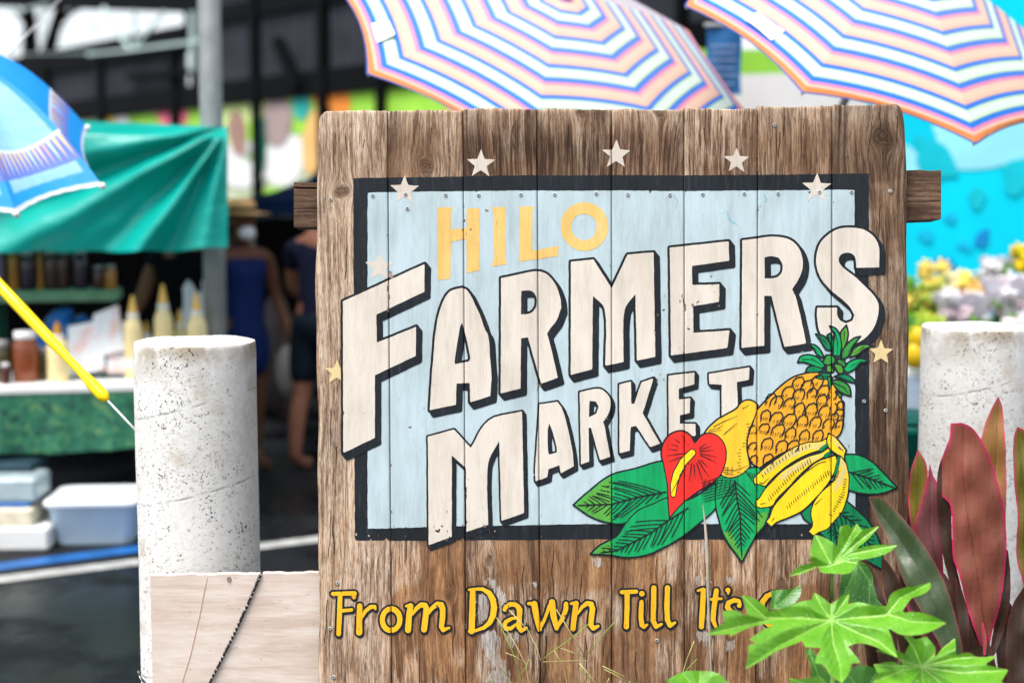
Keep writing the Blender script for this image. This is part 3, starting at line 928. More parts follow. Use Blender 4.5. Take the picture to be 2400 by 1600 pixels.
for k, nme in enumerate(order):
    Fd = SDF[nme] + 2.0
    for later in order[k + 1:]:
        Fd = np.maximum(Fd, -SDF[later] + 1.0)
    fill[nme] = Fd
def group_fill(names, lvl, partname, lb):
    by = {}
    for n_ in names: by.setdefault(FR[n_][0], []).append(n_)
    first = None
    for mt, ns in sorted(by.items(), key=lambda q: -len(q[1])):
        ly = Layer(lvl)
        for n_ in ns: ly.field(X, Y, fill[n_])
        o = ly.build(partname, PM[mt], SIGN, lb if first is None else None)
        if first is None: first = o
        else:
            o.parent = first
    return first
group_fill(['L1', 'L2', 'L3', 'L4', 'L5', 'L5b', 'L6'], 7, 'painted_leaf', 'painted green leaves fanned out under the fruit')
group_fill(['pine'], 7, 'painted_pineapple', 'painted orange pineapple')
group_fill(['papaya'], 7, 'painted_papaya', 'painted yellow papaya behind the red flower')
group_fill([n_ for n_ in order if n_[0] == 'k'], 7, 'painted_crown', 'painted green crown of the pineapple')
group_fill(['flower'], 7, 'painted_flower', 'painted red heart-shaped flower')
group_fill(['b1', 'b2', 'b3', 'b4', 'stem'], 7, 'painted_banana', 'painted bunch of yellow bananas')
# flower's yellow spike, green slits between the bananas, lighter leaf tips, pale flanks
Layer(8).stroke(T('d:1300,370,44 1200,470,48 1130,600,46 1100,720,42 1095,820,32')).build('painted_outline', PM['black'])
Layer(9).stroke(T('d:1300,370,33 1200,470,36 1130,600,34 1100,720,31 1095,820,22')).build('painted_spike', PM['banana'])
gl = Layer(8)
for s in ('e:1310,330,14 1370,283,10', 'e:1360,400,16 1420,358,10', 'e:1500,425,12 1470,560,14 1455,600,6'):
    gl.stroke(T(s), 1.5)
gl.build('painted_stalk_gap', PM['dgreen'])
lt = Layer(8)
def clipped(names, poly):
    Fd = sd_rings([smooth_ring(T(poly), 60, 4)], X, Y)
    m_ = np.full(X.shape, 60.0)
    for n_ in names: m_ = np.minimum(m_, fill[n_])
    return np.maximum(Fd, m_ + 1.0)
lt.field(X, Y, clipped(['L1'], 'd:-20,930 200,740 420,590 425,1140 200,1090'))
lt.field(X, Y, clipped(['L2'], 'd:150,1500 300,1340 420,1280 425,1500'))
lt.field(X, Y, clipped(['L3'], 'e:250,1230 330,1210 450,1480 640,1200 600,1300 455,1560'))
lt.field(X, Y, clipped(['L3'], 'e:620,1050 720,1000 720,1150 600,1290'))
lt.build('painted_leaf_tip', PM['lgreen'])
pl = Layer(8)
for nm, s in (('b1', 'e:1310,285,34 1150,300,40 980,380,40 830,480,30 700,580,26'), ('b2', 'e:1310,390,26 1180,440,34 1020,540,36 880,640,28'), ('b4', 'e:1520,430,22 1560,560,34 1500,690,36 1440,780,14'), ('stem', 'e:1420,190,10 1500,290,22 1540,340,20')):
    Fd = np.maximum(sd_stroke(T(s), X, Y) + 2.5 * wobble(X, Y, 1.0), fill[nm] + 1.5)
    pl.field(X, Y, Fd)
pl.build('painted_highlight', PM['pale'])
# ---- line work
segs = []
def lerp(a, b, t): return (a[0] + (b[0] - a[0]) * t, a[1] + (b[1] - a[1]) * t)
def inside(poly, p):
    return float(sd_rings([poly], np.array([[p[0]]]), np.array([[p[1]]]))[0, 0]) < -1.5
def hidden(nme, p):
    i = min(max(int(round((p[1] - Y[0, 0]) / 2)), 0), X.shape[0] - 1); j = int(np.searchsorted(X[i], p[0]))
    i = min(max(i, 0), X.shape[0] - 1); j = min(max(j, 0), X.shape[1] - 1)
    return fill[nme][i, j] > 0
def vein_leaf(nme, mid, n, ang, wid=1.15, sides=(1, -1), t0=.05):
    mid = T(mid)
    ptsm = []
    cum = [0]
    for a, b in zip(mid[:-1], mid[1:]): cum.append(cum[-1] + math.hypot(b[0] - a[0], b[1] - a[1]))
    def at(u):
        u *= cum[-1]
        for k in range(len(mid) - 1):
            if u <= cum[k + 1] or k == len(mid) - 2:
                q = (u - cum[k]) / (cum[k + 1] - cum[k]); return lerp(mid[k], mid[k + 1], q), (mid[k + 1][0] - mid[k][0], mid[k + 1][1] - mid[k][1])
    run = [at(k / 30)[0] for k in range(31)]
    cur = []
    for p in run:
        if hidden(nme, p):
            if len(cur) > 1: segs.append((cur, 1.7))
            cur = []
        else: cur.append(p)
    if len(cur) > 1: segs.append((cur, 1.7))
    rng = random.Random(len(nme) * 7 + n)
    for k in range(n):
        u = t0 + (1 - t0) * k / n
        p, d = at(u)
        l = math.hypot(*d)
        for sgn in sides:
            a = math.atan2(d[1], d[0]) + sgn * (ang + rng.uniform(-.06, .06))
            ray_ = []
            r = 0.0
            while r < 170:
                q = (p[0] + cos(a + sgn * r * -.0012) * r, p[1] + sin(a + sgn * r * -.0012) * r)
                if hidden(nme, q): 
                    if r > 0: break
                ray_.append(q); r += 6
            ray_ = ray_[: max(2, int(len(ray_) * rng.uniform(.82, .97)))]
            if len(ray_) > 2: segs.append((ray_, wid))
vein_leaf('L1', 'd:1020,790 700,850 420,925 60,938', 14, .62)
vein_leaf('L2', 'd:1260,960 1050,1090 880,1215 680,1325 480,1425 300,1450', 15, .62)
vein_leaf('L3', 'e:375,640 395,850 435,1050 440,1300 452,1500', 15, .75)
vein_leaf('L4', 'e:1610,575 1800,635 2100,745', 8, .6)
vein_leaf('L5', 'e:1480,1000 1650,1120 1900,1450', 9, .7)
vein_leaf('L5b', 'e:1450,1110 1480,1390', 6, .7)
for k in range(8):      # cross hatching where the leaves tuck under the flower
    segs.append((T(f'e:{20 + k * 4},{700 + k * 28} {180 + k * 22},{640 + k * 26} {420 - k * 4},{640 + k * 22}'), .9))
for k in range(8):
    segs.append((T(f'e:{60 + k * 45},{650 + (k % 2) * 10} {20 + k * 47},{830 - (k % 3) * 20}'), .9))
for k in range(6):
    segs.append((T(f'e:{480 + k * 26},{560 + k * 8} {540 + k * 18},{640 + k * 30}'), .9))
fc = T('d:1310,360')[0]
for k, (a, r0, r1) in enumerate([(200, 22, 58), (187, 20, 60), (172, 24, 62), (158, 30, 62), (215, 25, 56), (235, 20, 48), (-18, 16, 46), (-5, 14, 50), (12, 16, 56), (24, 18, 60), (58, 22, 70), (72, 26, 76), (86, 28, 62), (98, 26, 70), (110, 28, 92), (118, 36, 110), (46, 26, 50), (-32, 16, 40)]):
    a = radians(a)
    segs.append(([(fc[0] + cos(a) * r, fc[1] + sin(a) * r) for r in (r0, (r0 + r1) / 2, r1)], 1.0))
def ticks(line, n, ln, ang, wid=.85, off=0.0):
    line = T(line)
    cum = [0]
    for a, b in zip(line[:-1], line[1:]): cum.append(cum[-1] + math.hypot(b[0] - a[0], b[1] - a[1]))
    rng = random.Random(n)
    for k in range(n):
        u = (k + .5) / n * cum[-1]
        for j in range(len(line) - 1):
            if u <= cum[j + 1] or j == len(line) - 2:
                q = (u - cum[j]) / (cum[j + 1] - cum[j]); p = lerp(line[j], line[j + 1], q)
                a = math.atan2(line[j + 1][1] - line[j][1], line[j + 1][0] - line[j][0]) + ang
                l = ln * rng.uniform(.6, 1.15)
                segs.append(([(p[0] - cos(a) * l / 2, p[1] - sin(a) * l / 2), p, (p[0] + cos(a) * l / 2, p[1] + sin(a) * l / 2)], wid * rng.uniform(.7, 1.1)))
                break
ticks('e:1200,280 1000,360 850,460 720,560 660,630', 16, 11, 1.9)
ticks('e:1200,440 1000,590 850,750 730,880', 20, 13, 1.9)
ticks('e:1390,570 1250,690 1080,830 930,960', 20, 13, 1.95)
ticks('e:1570,640 1540,800 1480,920 1400,1050', 16, 11, 1.5)
ticks('e:1400,560 1420,620', 4, 9, 1.9)
segs.append((T('e:1360,460 1280,480 1150,570 1100,620'), .9)); segs.append((T('e:1500,560 1480,620 1440,690'), .9)); segs.append((T('e:1240,930 1320,850'), .9))
segs.append((T('e:1390,165 1420,230 1500,310 1545,345'), 1.4)); segs.append((T('e:1395,330 1460,375 1510,405'), 1.6)); segs.append((T('e:1395,420 1410,460'), 2.2))
segs.append((T('e:640,690 680,700 740,640'), 1.0)); segs.append((T('e:650,920 720,910'), 1.0)); segs.append((T('e:800,1070 770,1110'), 1.0))
for k in range(16):     # shading strokes down the papaya's right flank
    yy = 470 + k * 32
    x2 = 690 - max(0, k - 3) * 12 if k < 8 else 600
    segs.append((T(f'f:{x2 - 62 + (k % 3) * 9},{yy + 600} {x2 - 20},{yy + 596}'), .85))
for s in ('f:300,1100 420,1040 540,990', 'f:400,1180 480,1110 540,1060', 'f:340,1120 400,1080', 'f:420,1160 440,1140', 'f:590,920 660,880', 'f:250,1150 390,1130', 'f:260,1130 370,1110', 'e:250,555 380,560 540,500', 'e:255,530 320,535', 'e:250,580 360,585', 'e:270,600 380,605', 'e:345,520 345,620', 'e:300,520 300,600'):
    segs.append((T(s), .85))
rng = random.Random(5)
for sx_, sy_ in ((1145, 775), (1055, 860), (925, 850), (1150, 915), (1268, 925), (815, 985), (925, 1005), (1055, 1025), (1180, 1040), (1312, 1050), (1440, 1070), (800, 1115), (940, 1130), (1062, 1160), (1200, 1185), (1335, 1180),
                 (830, 1265), (975, 1290), (1372, 835), (1400, 945), (1275, 765), (1228, 695), (1140, 655), (1040, 755), (690, 1290), (700, 1420), (840, 1420), (1090, 1285), (690, 1130), (1490, 905), (1500, 1000), (1545, 960), (1550, 1070), (1480, 790), (1390, 740), (1330, 640), (1560, 880), (870, 820)):
    s = 1.0 if 760 < sx_ < 1460 else .72
    jt = lambda: rng.uniform(-5, 5)
    s *= rng.uniform(.88, 1.12); ro = rng.uniform(-.28, .12)
    cap = [(-56, 36), (-46, -10), (-14 + jt(), -44), (42, -54 + jt()), (62, -18), (50, 34), (24, 66)]
    cap = [(a * cos(ro) - b * sin(ro), a * sin(ro) + b * cos(ro)) for a, b in cap]
    segs.append((T('f:' + ' '.join(f'{sx_ + a * s},{sy_ + b * s}' for a, b in cap)), 1.7))
    segs.append((T(f'f:{sx_ + cap[0][0] * s},{sy_ + cap[0][1] * s} {sx_ + cap[0][0] * s - 10},{sy_ + cap[0][1] * s + 26}'), 1.1))
    for q in range(5):
        if rng.random() < .25: continue
        xx = sx_ + (-40 + q * 19 + jt()) * s
        segs.append((T(f'f:{xx + 10},{sy_ + (22 + jt()) * s} {xx - 6},{sy_ + (58 + jt()) * s}'), .75))
for s in ('f:1500,150 1530,250 1530,380', 'f:1700,270 1630,370', 'f:1800,300 1700,370', 'f:1180,430 1290,430 1380,490', 'f:1780,445 1660,500', 'f:1260,285 1340,350', 'f:1350,200 1430,280', 'f:1600,150 1595,260', 'f:1490,660 1600,710 1640,770', 'f:1460,610 1455,700', 'f:1380,600 1450,595', 'f:1540,600 1660,640'):
    segs.append((T(s), .9))
Layer(10).lines(segs).build('painted_hatching', PM['black'], label='fine black brush lines on the fruit and leaves')

# ---- old white paint smears and scuffs
sm = Layer(3)
for poly in ('b:350,30 480,60 560,200 640,330 560,420 500,250 420,150 330,110', 'b:230,240 330,240 400,330 380,520 330,600 250,650 235,500', 'b:300,800 480,760 540,900 520,1050 620,1200 700,1340 560,1380 420,1200 320,980',
             'b:620,780 790,770 760,900 720,990 660,920', 'c:1240,0 1300,0 1290,120 1250,110', 'c:1370,0 1440,0 1430,300 1420,720 1380,700 1395,300', 'c:1240,760 1370,760 1440,800 1440,900 1370,960 1350,900 1270,900',
             'c:1660,900 1760,880 1760,1000 1660,1020', '5:1990,715 2062,715 2055,770 2020,775', '5:1580,870 1630,890 1610,905 1580,890', '5:1290,1500 1380,1480 1440,1560 1480,1600 1300,1600', 'c:1680,20 1800,0 1790,80 1700,90',
             'd:1410,1310 1440,1310 1470,1560 1440,1568'):
    r = smooth_ring(T(poly), 90, 4)
    Xs, Ys = paint_grid(r, 2.0, 8)
    sm.field(Xs, Ys, sd_rings([r], Xs, Ys) + 4.0 * wobble(Xs, Ys, 1.0) + 5.0 * np.sin(Xs * .75 + np.sin(Ys * .045)) * np.sin(Xs * .29 + 1) + 2.5 * np.sin(Xs * .9 + 1.7 * np.sin(Ys * .33)) * np.sin(Ys * .21 + Xs * .13))
sm.build('paint_smear', PM['smear'], label='white paint smears on the bare boards')
tl_ = Layer(3)
for s in ('2:1130,650,4 1150,690,7 1140,710,4', '2:830,790,5 880,770,6 900,830,7 950,860,6', '2:830,880,6 850,850,5', '2:520,660,4 545,700,5 530,760,4'):
    tl_.stroke(T(s))
tl_.build('paint_smear', PM['teal'], label='faint turquoise scribbles on the blue panel')

# ---- long drying splits and rubbed pale streaks in the bare wood
rng = random.Random(21)
crk = Layer(1)
def fibre(x, y0, y1, w_):
    n = max(3, int((y1 - y0) / 9)); ph = rng.uniform(0, 6)
    return ([(x + 2.2 * sin(ph + k * .35) + 1.2 * sin(ph * 2 + k * .9), y0 + (y1 - y0) * k / n) for k in range(n + 1)], w_)
cs = []
for k in range(75):
    i = rng.randrange(8)
    zone = rng.choice(('t', 'b', 'b', 't', 'l', 'r'))
    if zone == 'l': x, y0 = rng.uniform(752, 822), rng.uniform(280, 1250)
    elif zone == 'r': x, y0 = rng.uniform(2046, 2110), rng.uniform(280, 1250)
    else:
        x = rng.uniform(EDGE[i][0] + 14, EDGE[i + 1][0] - 10)
        y0 = rng.uniform(258, 330) if zone == 't' else rng.uniform(1270, 1540)
    ln = rng.uniform(30, 140) if zone != 't' else rng.uniform(20, 75)
    cs.append(fibre(x, y0, y0 + ln, rng.uniform(.45, 1.15)))
crk.lines(cs).build('split', plain('split_dark_wood', (.035, .02, .012), .9), label='hairline drying splits along the grain')  # splits drawn as flat dark brown lines
# ---- screws
screw_m = plain('painted_screw_metal', (0.36, 0.37, 0.36), .5, .3, 90)
hole_m = plain('screw_recess', (0.03, 0.03, 0.03), .7)
protos = None
SCR = T('1:505,665 728,655 1000,660 1225,662 1512,658 1742,655 2025,650 2240,658; 2:207,655 493,660 717,655 1000,650 1228,650 1510,640 1730,640 1990,635; 1:218,690 740,752; 5:265,885 215,1195 240,1525; 2:1205,185; b:70,690; 6:1233,1278 1380,1340; c:700,880')
for k, (px, py) in enumerate(SCR):
    mb = MB()
    h0 = float(H(px, py)) + EPS * 4
    c = S(px, py, h0)
    ring_ = lambda r, h: [S(px + r * cos(2 * pi * q / 14), py + r * sin(2 * pi * q / 14), h0 + h) for q in range(14)]
    prof = [ring_(4.6, -.001), ring_(4.2, .0012), ring_(2.5, .0016), ring_(1.5, .0003)]
    mb.grid([p + [p[0]] for p in prof])
    sc_ = mb.build('screw', screw_m, SIGN, True)
    MB().poly(ring_(1.6, .0005)).build('recess', hole_m, sc_)
# ================================================================ GROUND AND STREET MARKINGS
def asphalt_mat():
    m, t, b = new_mat('wet_asphalt')
    co = coords(t)
    n1 = noise(t, co, 1.1, 5, .6)
    n2 = noise(t, co, 160, 3)
    n3 = noise(t, co, 14, 4)
    col = ramp(t, math_(t, 'ADD', math_(t, 'MULTIPLY', n3, .5), math_(t, 'MULTIPLY', n2, .5)), [(0.3, (.003, .004, .0055)), (0.6, (.007, .0085, .011)), (0.78, (.024, .027, .031))])
    L(t, col, b.inputs['Base Color'])
    L(t, ramp(t, n1, [(0.42, (.09,) * 3), (0.56, (.6,) * 3)]), b.inputs['Roughness'])
    b.inputs['Specular IOR Level'].default_value = .22
    bump(t, b, n2, .25, .004)
    return m
ASPH = asphalt_mat()
g = MB().grid([[(-160, -60, 0), (160, -60, 0)], [(-160, 400, 0), (160, 400, 0)]]).build('ground', ASPH)
g['kind'] = 'structure'
def strip(name, a, b, w0, w1, col, z=.004):
    """a painted line on the asphalt from photo pixel a to b; w0, w1 are its pixel heights at the two ends"""
    n = 24
    rows = []
    for k in range(n + 1):
        u = k / n
        x = a[0] + (b[0] - a[0]) * u; y = a[1] + (b[1] - a[1]) * u; hw = (w0 + (w1 - w0) * u) / 2
        rows.append([G(x, y + hw, z), G(x, y - hw, z)])
    o = MB().grid(rows).build(name, col)
    o['kind'] = 'structure'
    return o
strip('road_marking', (-900, 1470), (1100, 1217), 20, 12, plain('road_paint_white', (.40, .40, .385), .5, .25, 9))
strip('road_marking', (-900, 1442), (540, 1257), 22, 15, plain('road_paint_blue', (.01, .10, .33), .45, .25, 7), .004)
bed_m = plain('planting_soil', (.035, .022, .014), .95, .4, 30)
bx = []
for j in range(22):
    r = []
    for i in range(40):
        x = -.75 + 2.9 * i / 39; y = 2.45 + 1.75 * j / 21
        e = min(i, 39 - i, j, 21 - j)
        r.append((x, y, -.02 if e == 0 else .05 + .03 * sin(i * 1.7 + j) * sin(j * 2.3 - i * .6) + .03 * min(e, 4)))
    bx.append(r)
o = MB().grid(bx).build('planting_bed', bed_m, None, True); o['kind'] = 'structure'

# ================================================================ CONCRETE BOLLARDS, PLYWOOD, ROPE
def concrete():
    m, t, b = new_mat('pitted_concrete')
    co = coords(t)
    big = noise(t, coords(t, (1, 1, .8)), 5, 4)
    pv = t.nodes.new('ShaderNodeTexVoronoi'); pv.inputs['Scale'].default_value = 74; pv.inputs['Randomness'].default_value = 1
    wv = N(t, 'VectorMath', operation='ADD'); L(t, co, wv.inputs[0])
    nn = t.nodes.new('ShaderNodeTexNoise'); nn.inputs['Scale'].default_value = 38; nn.inputs['Detail'].default_value = 3; L(t, co, nn.inputs['Vector'])
    sc2 = N(t, 'VectorMath', operation='SCALE'); sc2.inputs['Scale'].default_value = .035; L(t, nn.outputs['Color'], sc2.inputs[0]); L(t, sc2.outputs[0], wv.inputs[1])
    L(t, wv.outputs[0], pv.inputs['Vector'])
    dens = noise(t, co, 7, 3)
    pit = ramp(t, math_(t, 'ADD', pv.outputs['Distance'], math_(t, 'MULTIPLY', math_(t, 'SUBTRACT', .62, dens), 1.0)), [(0.15, (1, 1, 1)), (0.24, (0, 0, 0))])
    p2 = ramp(t, noise(t, co, 135, 2, .4, 1.2), [(.615, (0, 0, 0)), (.66, (1, 1, 1))])
    p2 = mixc(t, 1.0, p2, ramp(t, noise(t, co, 8, 3), [(.42, (0, 0, 0)), (.56, (1, 1, 1))]), 'MULTIPLY')
    # slanting seams left by the spiral form
    sep = N(t, 'SeparateXYZ'); L(t, co, sep.inputs[0])
    hgt = math_(t, 'SUBTRACT', sep.outputs[2], math_(t, 'MULTIPLY', sep.outputs[0], .24))
    hgt = math_(t, 'ADD', hgt, math_(t, 'MULTIPLY', noise(t, co, 12, 2), .012))
    fr_ = math_(t, 'FRACT', math_(t, 'MULTIPLY', hgt, 4.35))
    seam = ramp(t, fr_, [(0.0, (0, 0, 0)), (.022, (1, 1, 1)), (.03, (1, 1, 1)), (.05, (0, 0, 0))])
    seam = mixc(t, 1.0, seam, ramp(t, noise(t, co, 26, 3), [(.44, (0, 0, 0)), (.6, (1, 1, 1))]), 'MULTIPLY')
    base = ramp(t, math_(t, 'ADD', math_(t, 'MULTIPLY', big, .6), math_(t, 'MULTIPLY', noise(t, co, 70, 3), .4)), [(.36, (.57, .555, .52)), (.5, (.68, .67, .64)), (.64, (.75, .745, .725))])
    tan = ramp(t, noise(t, coords(t, (1, 1, 1.6)), 6.5, 4, .6), [(.56, (0, 0, 0)), (.72, (1, 1, 1))])
    c = mixc(t, math_(t, 'MULTIPLY', tan, .75), base, (.42, .34, .235))
    tp = N(t, 'Attribute', attribute_name='rim').outputs['Fac']
    c = mixc(t, math_(t, 'MULTIPLY', tp, ramp(t, noise(t, co, 11, 3), [(.4, (0, 0, 0)), (.58, (1, 1, 1))])), c, (.33, .275, .205))
    allp_ = math_(t, 'MAXIMUM', math_(t, 'MAXIMUM', pit, p2), math_(t, 'MULTIPLY', seam, .5))
    c = mixc(t, math_(t, 'MULTIPLY', allp_, .88), c, (.06, .048, .042))
    L(t, c, b.inputs['Base Color'])
    b.inputs['Roughness'].default_value = .9
    b.inputs['Specular IOR Level'].default_value = .2
    bump(t, b, math_(t, 'SUBTRACT', math_(t, 'MULTIPLY', noise(t, co, 150, 3), .25), allp_), .5, .004)
    return m
CONC = concrete()
def bollard(px, py, d, rpx, label):
    tc = P(px, py, d)
    R = rpx / F * d
    rng = random.Random(int(px))
    v, f, rim = [], [], []
    seg = 96
    zs = [-.05, .1, .3, .5, .7, .85, 1.0] + [tc.z - .12, tc.z - .06, tc.z - .03, tc.z - .012, tc.z - .006, tc.z - .003, tc.z]
    zs = sorted(z for z in zs if z <= tc.z)
    chip = [max(0, sin(k * 1.9 + px) * sin(k * .73) * .9 + .35 * sin(k * 3.7)) * .0012 for k in range(seg)]
    for z in zs:
        for k in range(seg):
            a = 2 * pi * k / seg
            e = 0 if z < tc.z - .013 else (.0012 if z < tc.z - .004 else .002 if z < tc.z - .001 else .0032)
            r = R - e - (chip[k] if z > tc.z - .008 else 0) + .0009 * sin(a * 5 + z * 9)
            v.append((tc.x + r * cos(a), tc.y + r * sin(a), z - (chip[k] * .8 if z > tc.z - .004 else 0)))
            rim.append(max(0, min(1, 1 - (tc.z - z) / .10)))
    n = len(zs)
    for i in range(n - 1):
        for k in range(seg):
            f.append((i * seg + k, i * seg + (k + 1) % seg, (i + 1) * seg + (k + 1) % seg, (i + 1) * seg + k))
    t_ = thing('concrete_bollard', label, 'bollard', (tc.x, tc.y, 0))
    mk('post', v, f, CONC, t_, True, None, {'rim': rim})
    top = [v[(n - 1) * seg + k] for k in range(seg)]
    rows = []
    for q in (1.0, .985, .8, .5, .2):
        rows.append([Vector((tc.x + (p[0] - tc.x) * q, tc.y + (p[1] - tc.y) * q, p[2] + (0 if q == 1 else .0022 + .0016 * sin(k * .3 + q * 9)))) for k, p in enumerate(top)])
        rows[-1].append(rows[-1][0])
    mb = MB().grid(rows)
    mb.f.append(tuple(4 * (seg + 1) + k for k in range(seg)))
    mb.build('worn_top', plain('toplit_concrete', (.84, .84, .83), .85, .05, 30), t_, True)  # bright sky on the flat top put into a paler concrete
    return t_
bollard(457, 800, 3.76, 141, 'pale pitted concrete bollard behind the plywood sheet, left of the sign')
bollard(2289, 765, 4.2, 125, 'pale concrete bollard behind the red-leaved plant, right of the sign')

def plywood():
    m, t, b = new_mat('weathered_plywood')
    co = coords(t)
    v1 = noise(t, coords(t, (3.2, 3.2, 26)), 1, 5, .6, .6)
    v2 = noise(t, coords(t, (18, 18, 150)), 1, 3)
    v3 = noise(t, co, 4, 3)
    c = ramp(t, math_(t, 'ADD', math_(t, 'MULTIPLY', v1, .5), math_(t, 'ADD', math_(t, 'MULTIPLY', v2, .25), math_(t, 'MULTIPLY', v3, .25))), [(.36, (.50, .385, .315)), (.5, (.63, .52, .445)), (.64, (.73, .65, .59))])
    sp = ramp(t, noise(t, coords(t, (60, 60, 90)), 1, 3), [(.66, (0, 0, 0)), (.72, (1, 1, 1))])
    c = mixc(t, math_(t, 'MULTIPLY', sp, .55), c, (.2, .15, .12))
    L(t, c, b.inputs['Base Color'])
    b.inputs['Roughness'].default_value = .8
    bump(t, b, v2, .15, .002)
    return m
PLY = plywood()
a, b_ = P(352, 1346, 3.565), P(760, 1340, 3.565)
zt0, zt1 = a.z, b_.z
x0, x1 = a.x, b_.x
yb = a.y
rows = []
for k in range(41):
    u = k / 40
    x = x0 + (x1 - x0) * u
    zt = zt0 + (zt1 - zt0) * u + .0012 * sin(x * 60) + .0008 * sin(x * 170)
    r = [(x, yb, .0), (x, yb, zt - .002), (x, yb + .002, zt), (x, yb + .013, zt), (x, yb + .015, zt - .002), (x, yb + .015, 0)]
    rows.append(r)
t_ = thing('plywood_board', 'bare pinkish plywood sheet between the left bollard and the sign', 'board', ((x0 + x1) / 2, yb, 0))
mb = MB().grid(rows); mb.f.append((5, 4, 3, 2, 1, 0)); n = len(mb.v); mb.f.append(tuple(n - 6 + k for k in range(6)))
mb.build('panel', PLY, t_)
def onb(px, py, off=0.0):
    r = ray(px, py); k = (yb - off - CAM.y) / r.y
    return CAM + r * k
MB().tube([onb(537, 1356, .0), onb(537, 1356, .002)], .006, 10).build('knot_mark', plain('plywood_knot', (.2, .14, .11), .8), t_)
MB().tube([onb(486, 1352, .0004), onb(480, 1376, .0008), onb(468, 1440, .0008), onb(447, 1530, .0008), onb(420, 1620, .0008)], [.0008, .0011, .0008, .001, .0008], 6).build('pencil_mark', plain('orange_scratch', (.66, .45, .31), .8), t_)
def rope():
    m, t, b = new_mat('black_white_cord')
    co = N(t, 'TexCoord').outputs['Object']
    sep = N(t, 'SeparateXYZ'); L(t, co, sep.inputs[0])
    f1 = math_(t, 'FRACT', math_(t, 'ADD', math_(t, 'MULTIPLY', sep.outputs[2], 62.0), math_(t, 'MULTIPLY', sep.outputs[0], 60)))
    k = ramp(t, f1, [(0, (.55, .55, .55)), (.2, (.5, .5, .5)), (.26, (.012, .012, .014)), (1, (.02, .02, .022))])
    n = noise(t, coords(t), 40, 2)
    L(t, mixc(t, ramp(t, n, [(.5, (0, 0, 0)), (.56, (1, 1, 1))]), (.014, .014, .016), k), b.inputs['Base Color'])
    b.inputs['Roughness'].default_value = .75
    return m
pts = []
A0, A1 = onb(610, 1347, .004), onb(486, 1610, .005)
A2 = onb(330, 1950, .006)
for k in range(90):
    u = k / 89
    p = A0.lerp(A1, u) if True else A0
    p = p + Vector((.004 * sin(u * pi), 0, 0)) + Vector((.0007 * sin(u * 160), -.0007 * cos(u * 160), 0))
    pts.append(p)
pts = [A0 + Vector((.004, .030, -.10)), A0 + Vector((.004, .024, -.016)), A0 + Vector((.004, .018, .002)), A0 + Vector((.002, .006, .005))] + pts + [A2]
tag(MB().tube(pts, .0034, 8).build('cord', rope(), None, True), 'black braided cord with white flecks slung over the plywood sheet', 'cord')
lp = [P(323, 1570, 3.62), P(328, 1585, 3.60), P(338, 1597, 3.58), P(350, 1612, 3.57), P(365, 1640, 3.57)]
tag(MB().tube(lp, .0032, 8).build('cord', bpy.data.materials['black_white_cord'], None, True), 'short cord end hugging the foot of the left bollard', 'cord')

# ================================================================ STRIPED PARASOLS
def stripe_mat():
    m, t, b = new_mat('striped_parasol_cloth')
    tt = N(t, 'Attribute', attribute_name='radial').outputs['Fac']
    f = math_(t, 'FRACT', math_(t, 'ADD', math_(t, 'MULTIPLY', math_(t, 'SUBTRACT', 1.0, tt), 5.6), .0))
    A = srgb
    peach, pink, blue, mint, white = (.86, .44, .27), (.88, .20, .38), (.018, .20, .78), (.46, .80, .40), (.80, .87, .84)
    c = ramp(t, f, [(0, (.88, .50, .34)), (.15, (.90, .64, .48)), (.29, (.90, .58, .44)), (.315, (.90, .27, .46)), (.385, (.90, .27, .46)), (.405, blue), (.535, blue), (.555, (.55, .84, .32)), (.61, (.72, .88, .74)), (.70, (.78, .90, .88)), (.80, (.70, .88, .74)), (.845, (.55, .84, .32)), (.865, blue), (.975, blue), (.99, (.88, .45, .38)), (1.0, (.88, .50, .34))])
    # the outermost band is the strongest orange, the inner ones are paler
    rim = ramp(t, tt, [(.955, (0,) * 3), (.965, (1,) * 3)])
    c = mixc(t, rim, c, (.84, .27, .07))
    c = mixc(t, ramp(t, tt, [(.988, (0,) * 3), (.991, (1,) * 3)]), c, (.04, .12, .45))  # thin blue edge: shadow under the rim put into the colour
    pale = ramp(t, tt, [(.40, (.12,) * 3), (.93, (.0,) * 3)])
    c = mixc(t, pale, c, (.88, .84, .84))
    c = mixc(t, .18, c, ramp(t, noise(t, coords(t), 14, 4), [(.3, (.7, .7, .72)), (.7, (1, 1, 1))]), 'MULTIPLY')
    L(t, c, b.inputs['Base Color'])
    b.inputs['Roughness'].default_value = .75
    tl = t.nodes.new('ShaderNodeBsdfTranslucent'); L(t, c, tl.inputs['Color'])
    mx = t.nodes.new('ShaderNodeMixShader'); mx.inputs[0].default_value = .42
    L(t, b.outputs[0], mx.inputs[1]); L(t, tl.outputs[0], mx.inputs[2])
    L(t, mx.outputs[0], t.nodes['Material Output'].inputs['Surface'])
    return m
STRIPE = stripe_mat()
alu = plain('grey_pole_metal', (.42, .43, .44), .35, .1, 20, .7)
white_m = plain('white_strap', (.80, .80, .80), .7)
def canopy_rows(apex, n, e1, e2, R, hgt, phase, nr, sub, sag, power=1.2):
    rows, rad = [], []
    for i in range(nr + 1):
        t = i / nr
        r_ = []
        for k in range(8):
            for q in range(sub):
                w_ = q / sub
                a0, a1 = phase + k * pi / 4, phase + (k + 1) * pi / 4
                d0 = e1 * cos(a0) + e2 * sin(a0); d1 = e1 * cos(a1) + e2 * sin(a1)
                p = (d0 * (1 - w_) + d1 * w_) * R * t
                dip = sag * t * t * 4 * w_ * (1 - w_)
                p = p * (1 - .55 * dip / R * (1 if i == nr else .6))
                r_.append(apex + p - n * (hgt * t ** power - .25 * dip))
        r_.append(r_[0])
        rows.append(r_)
    return rows
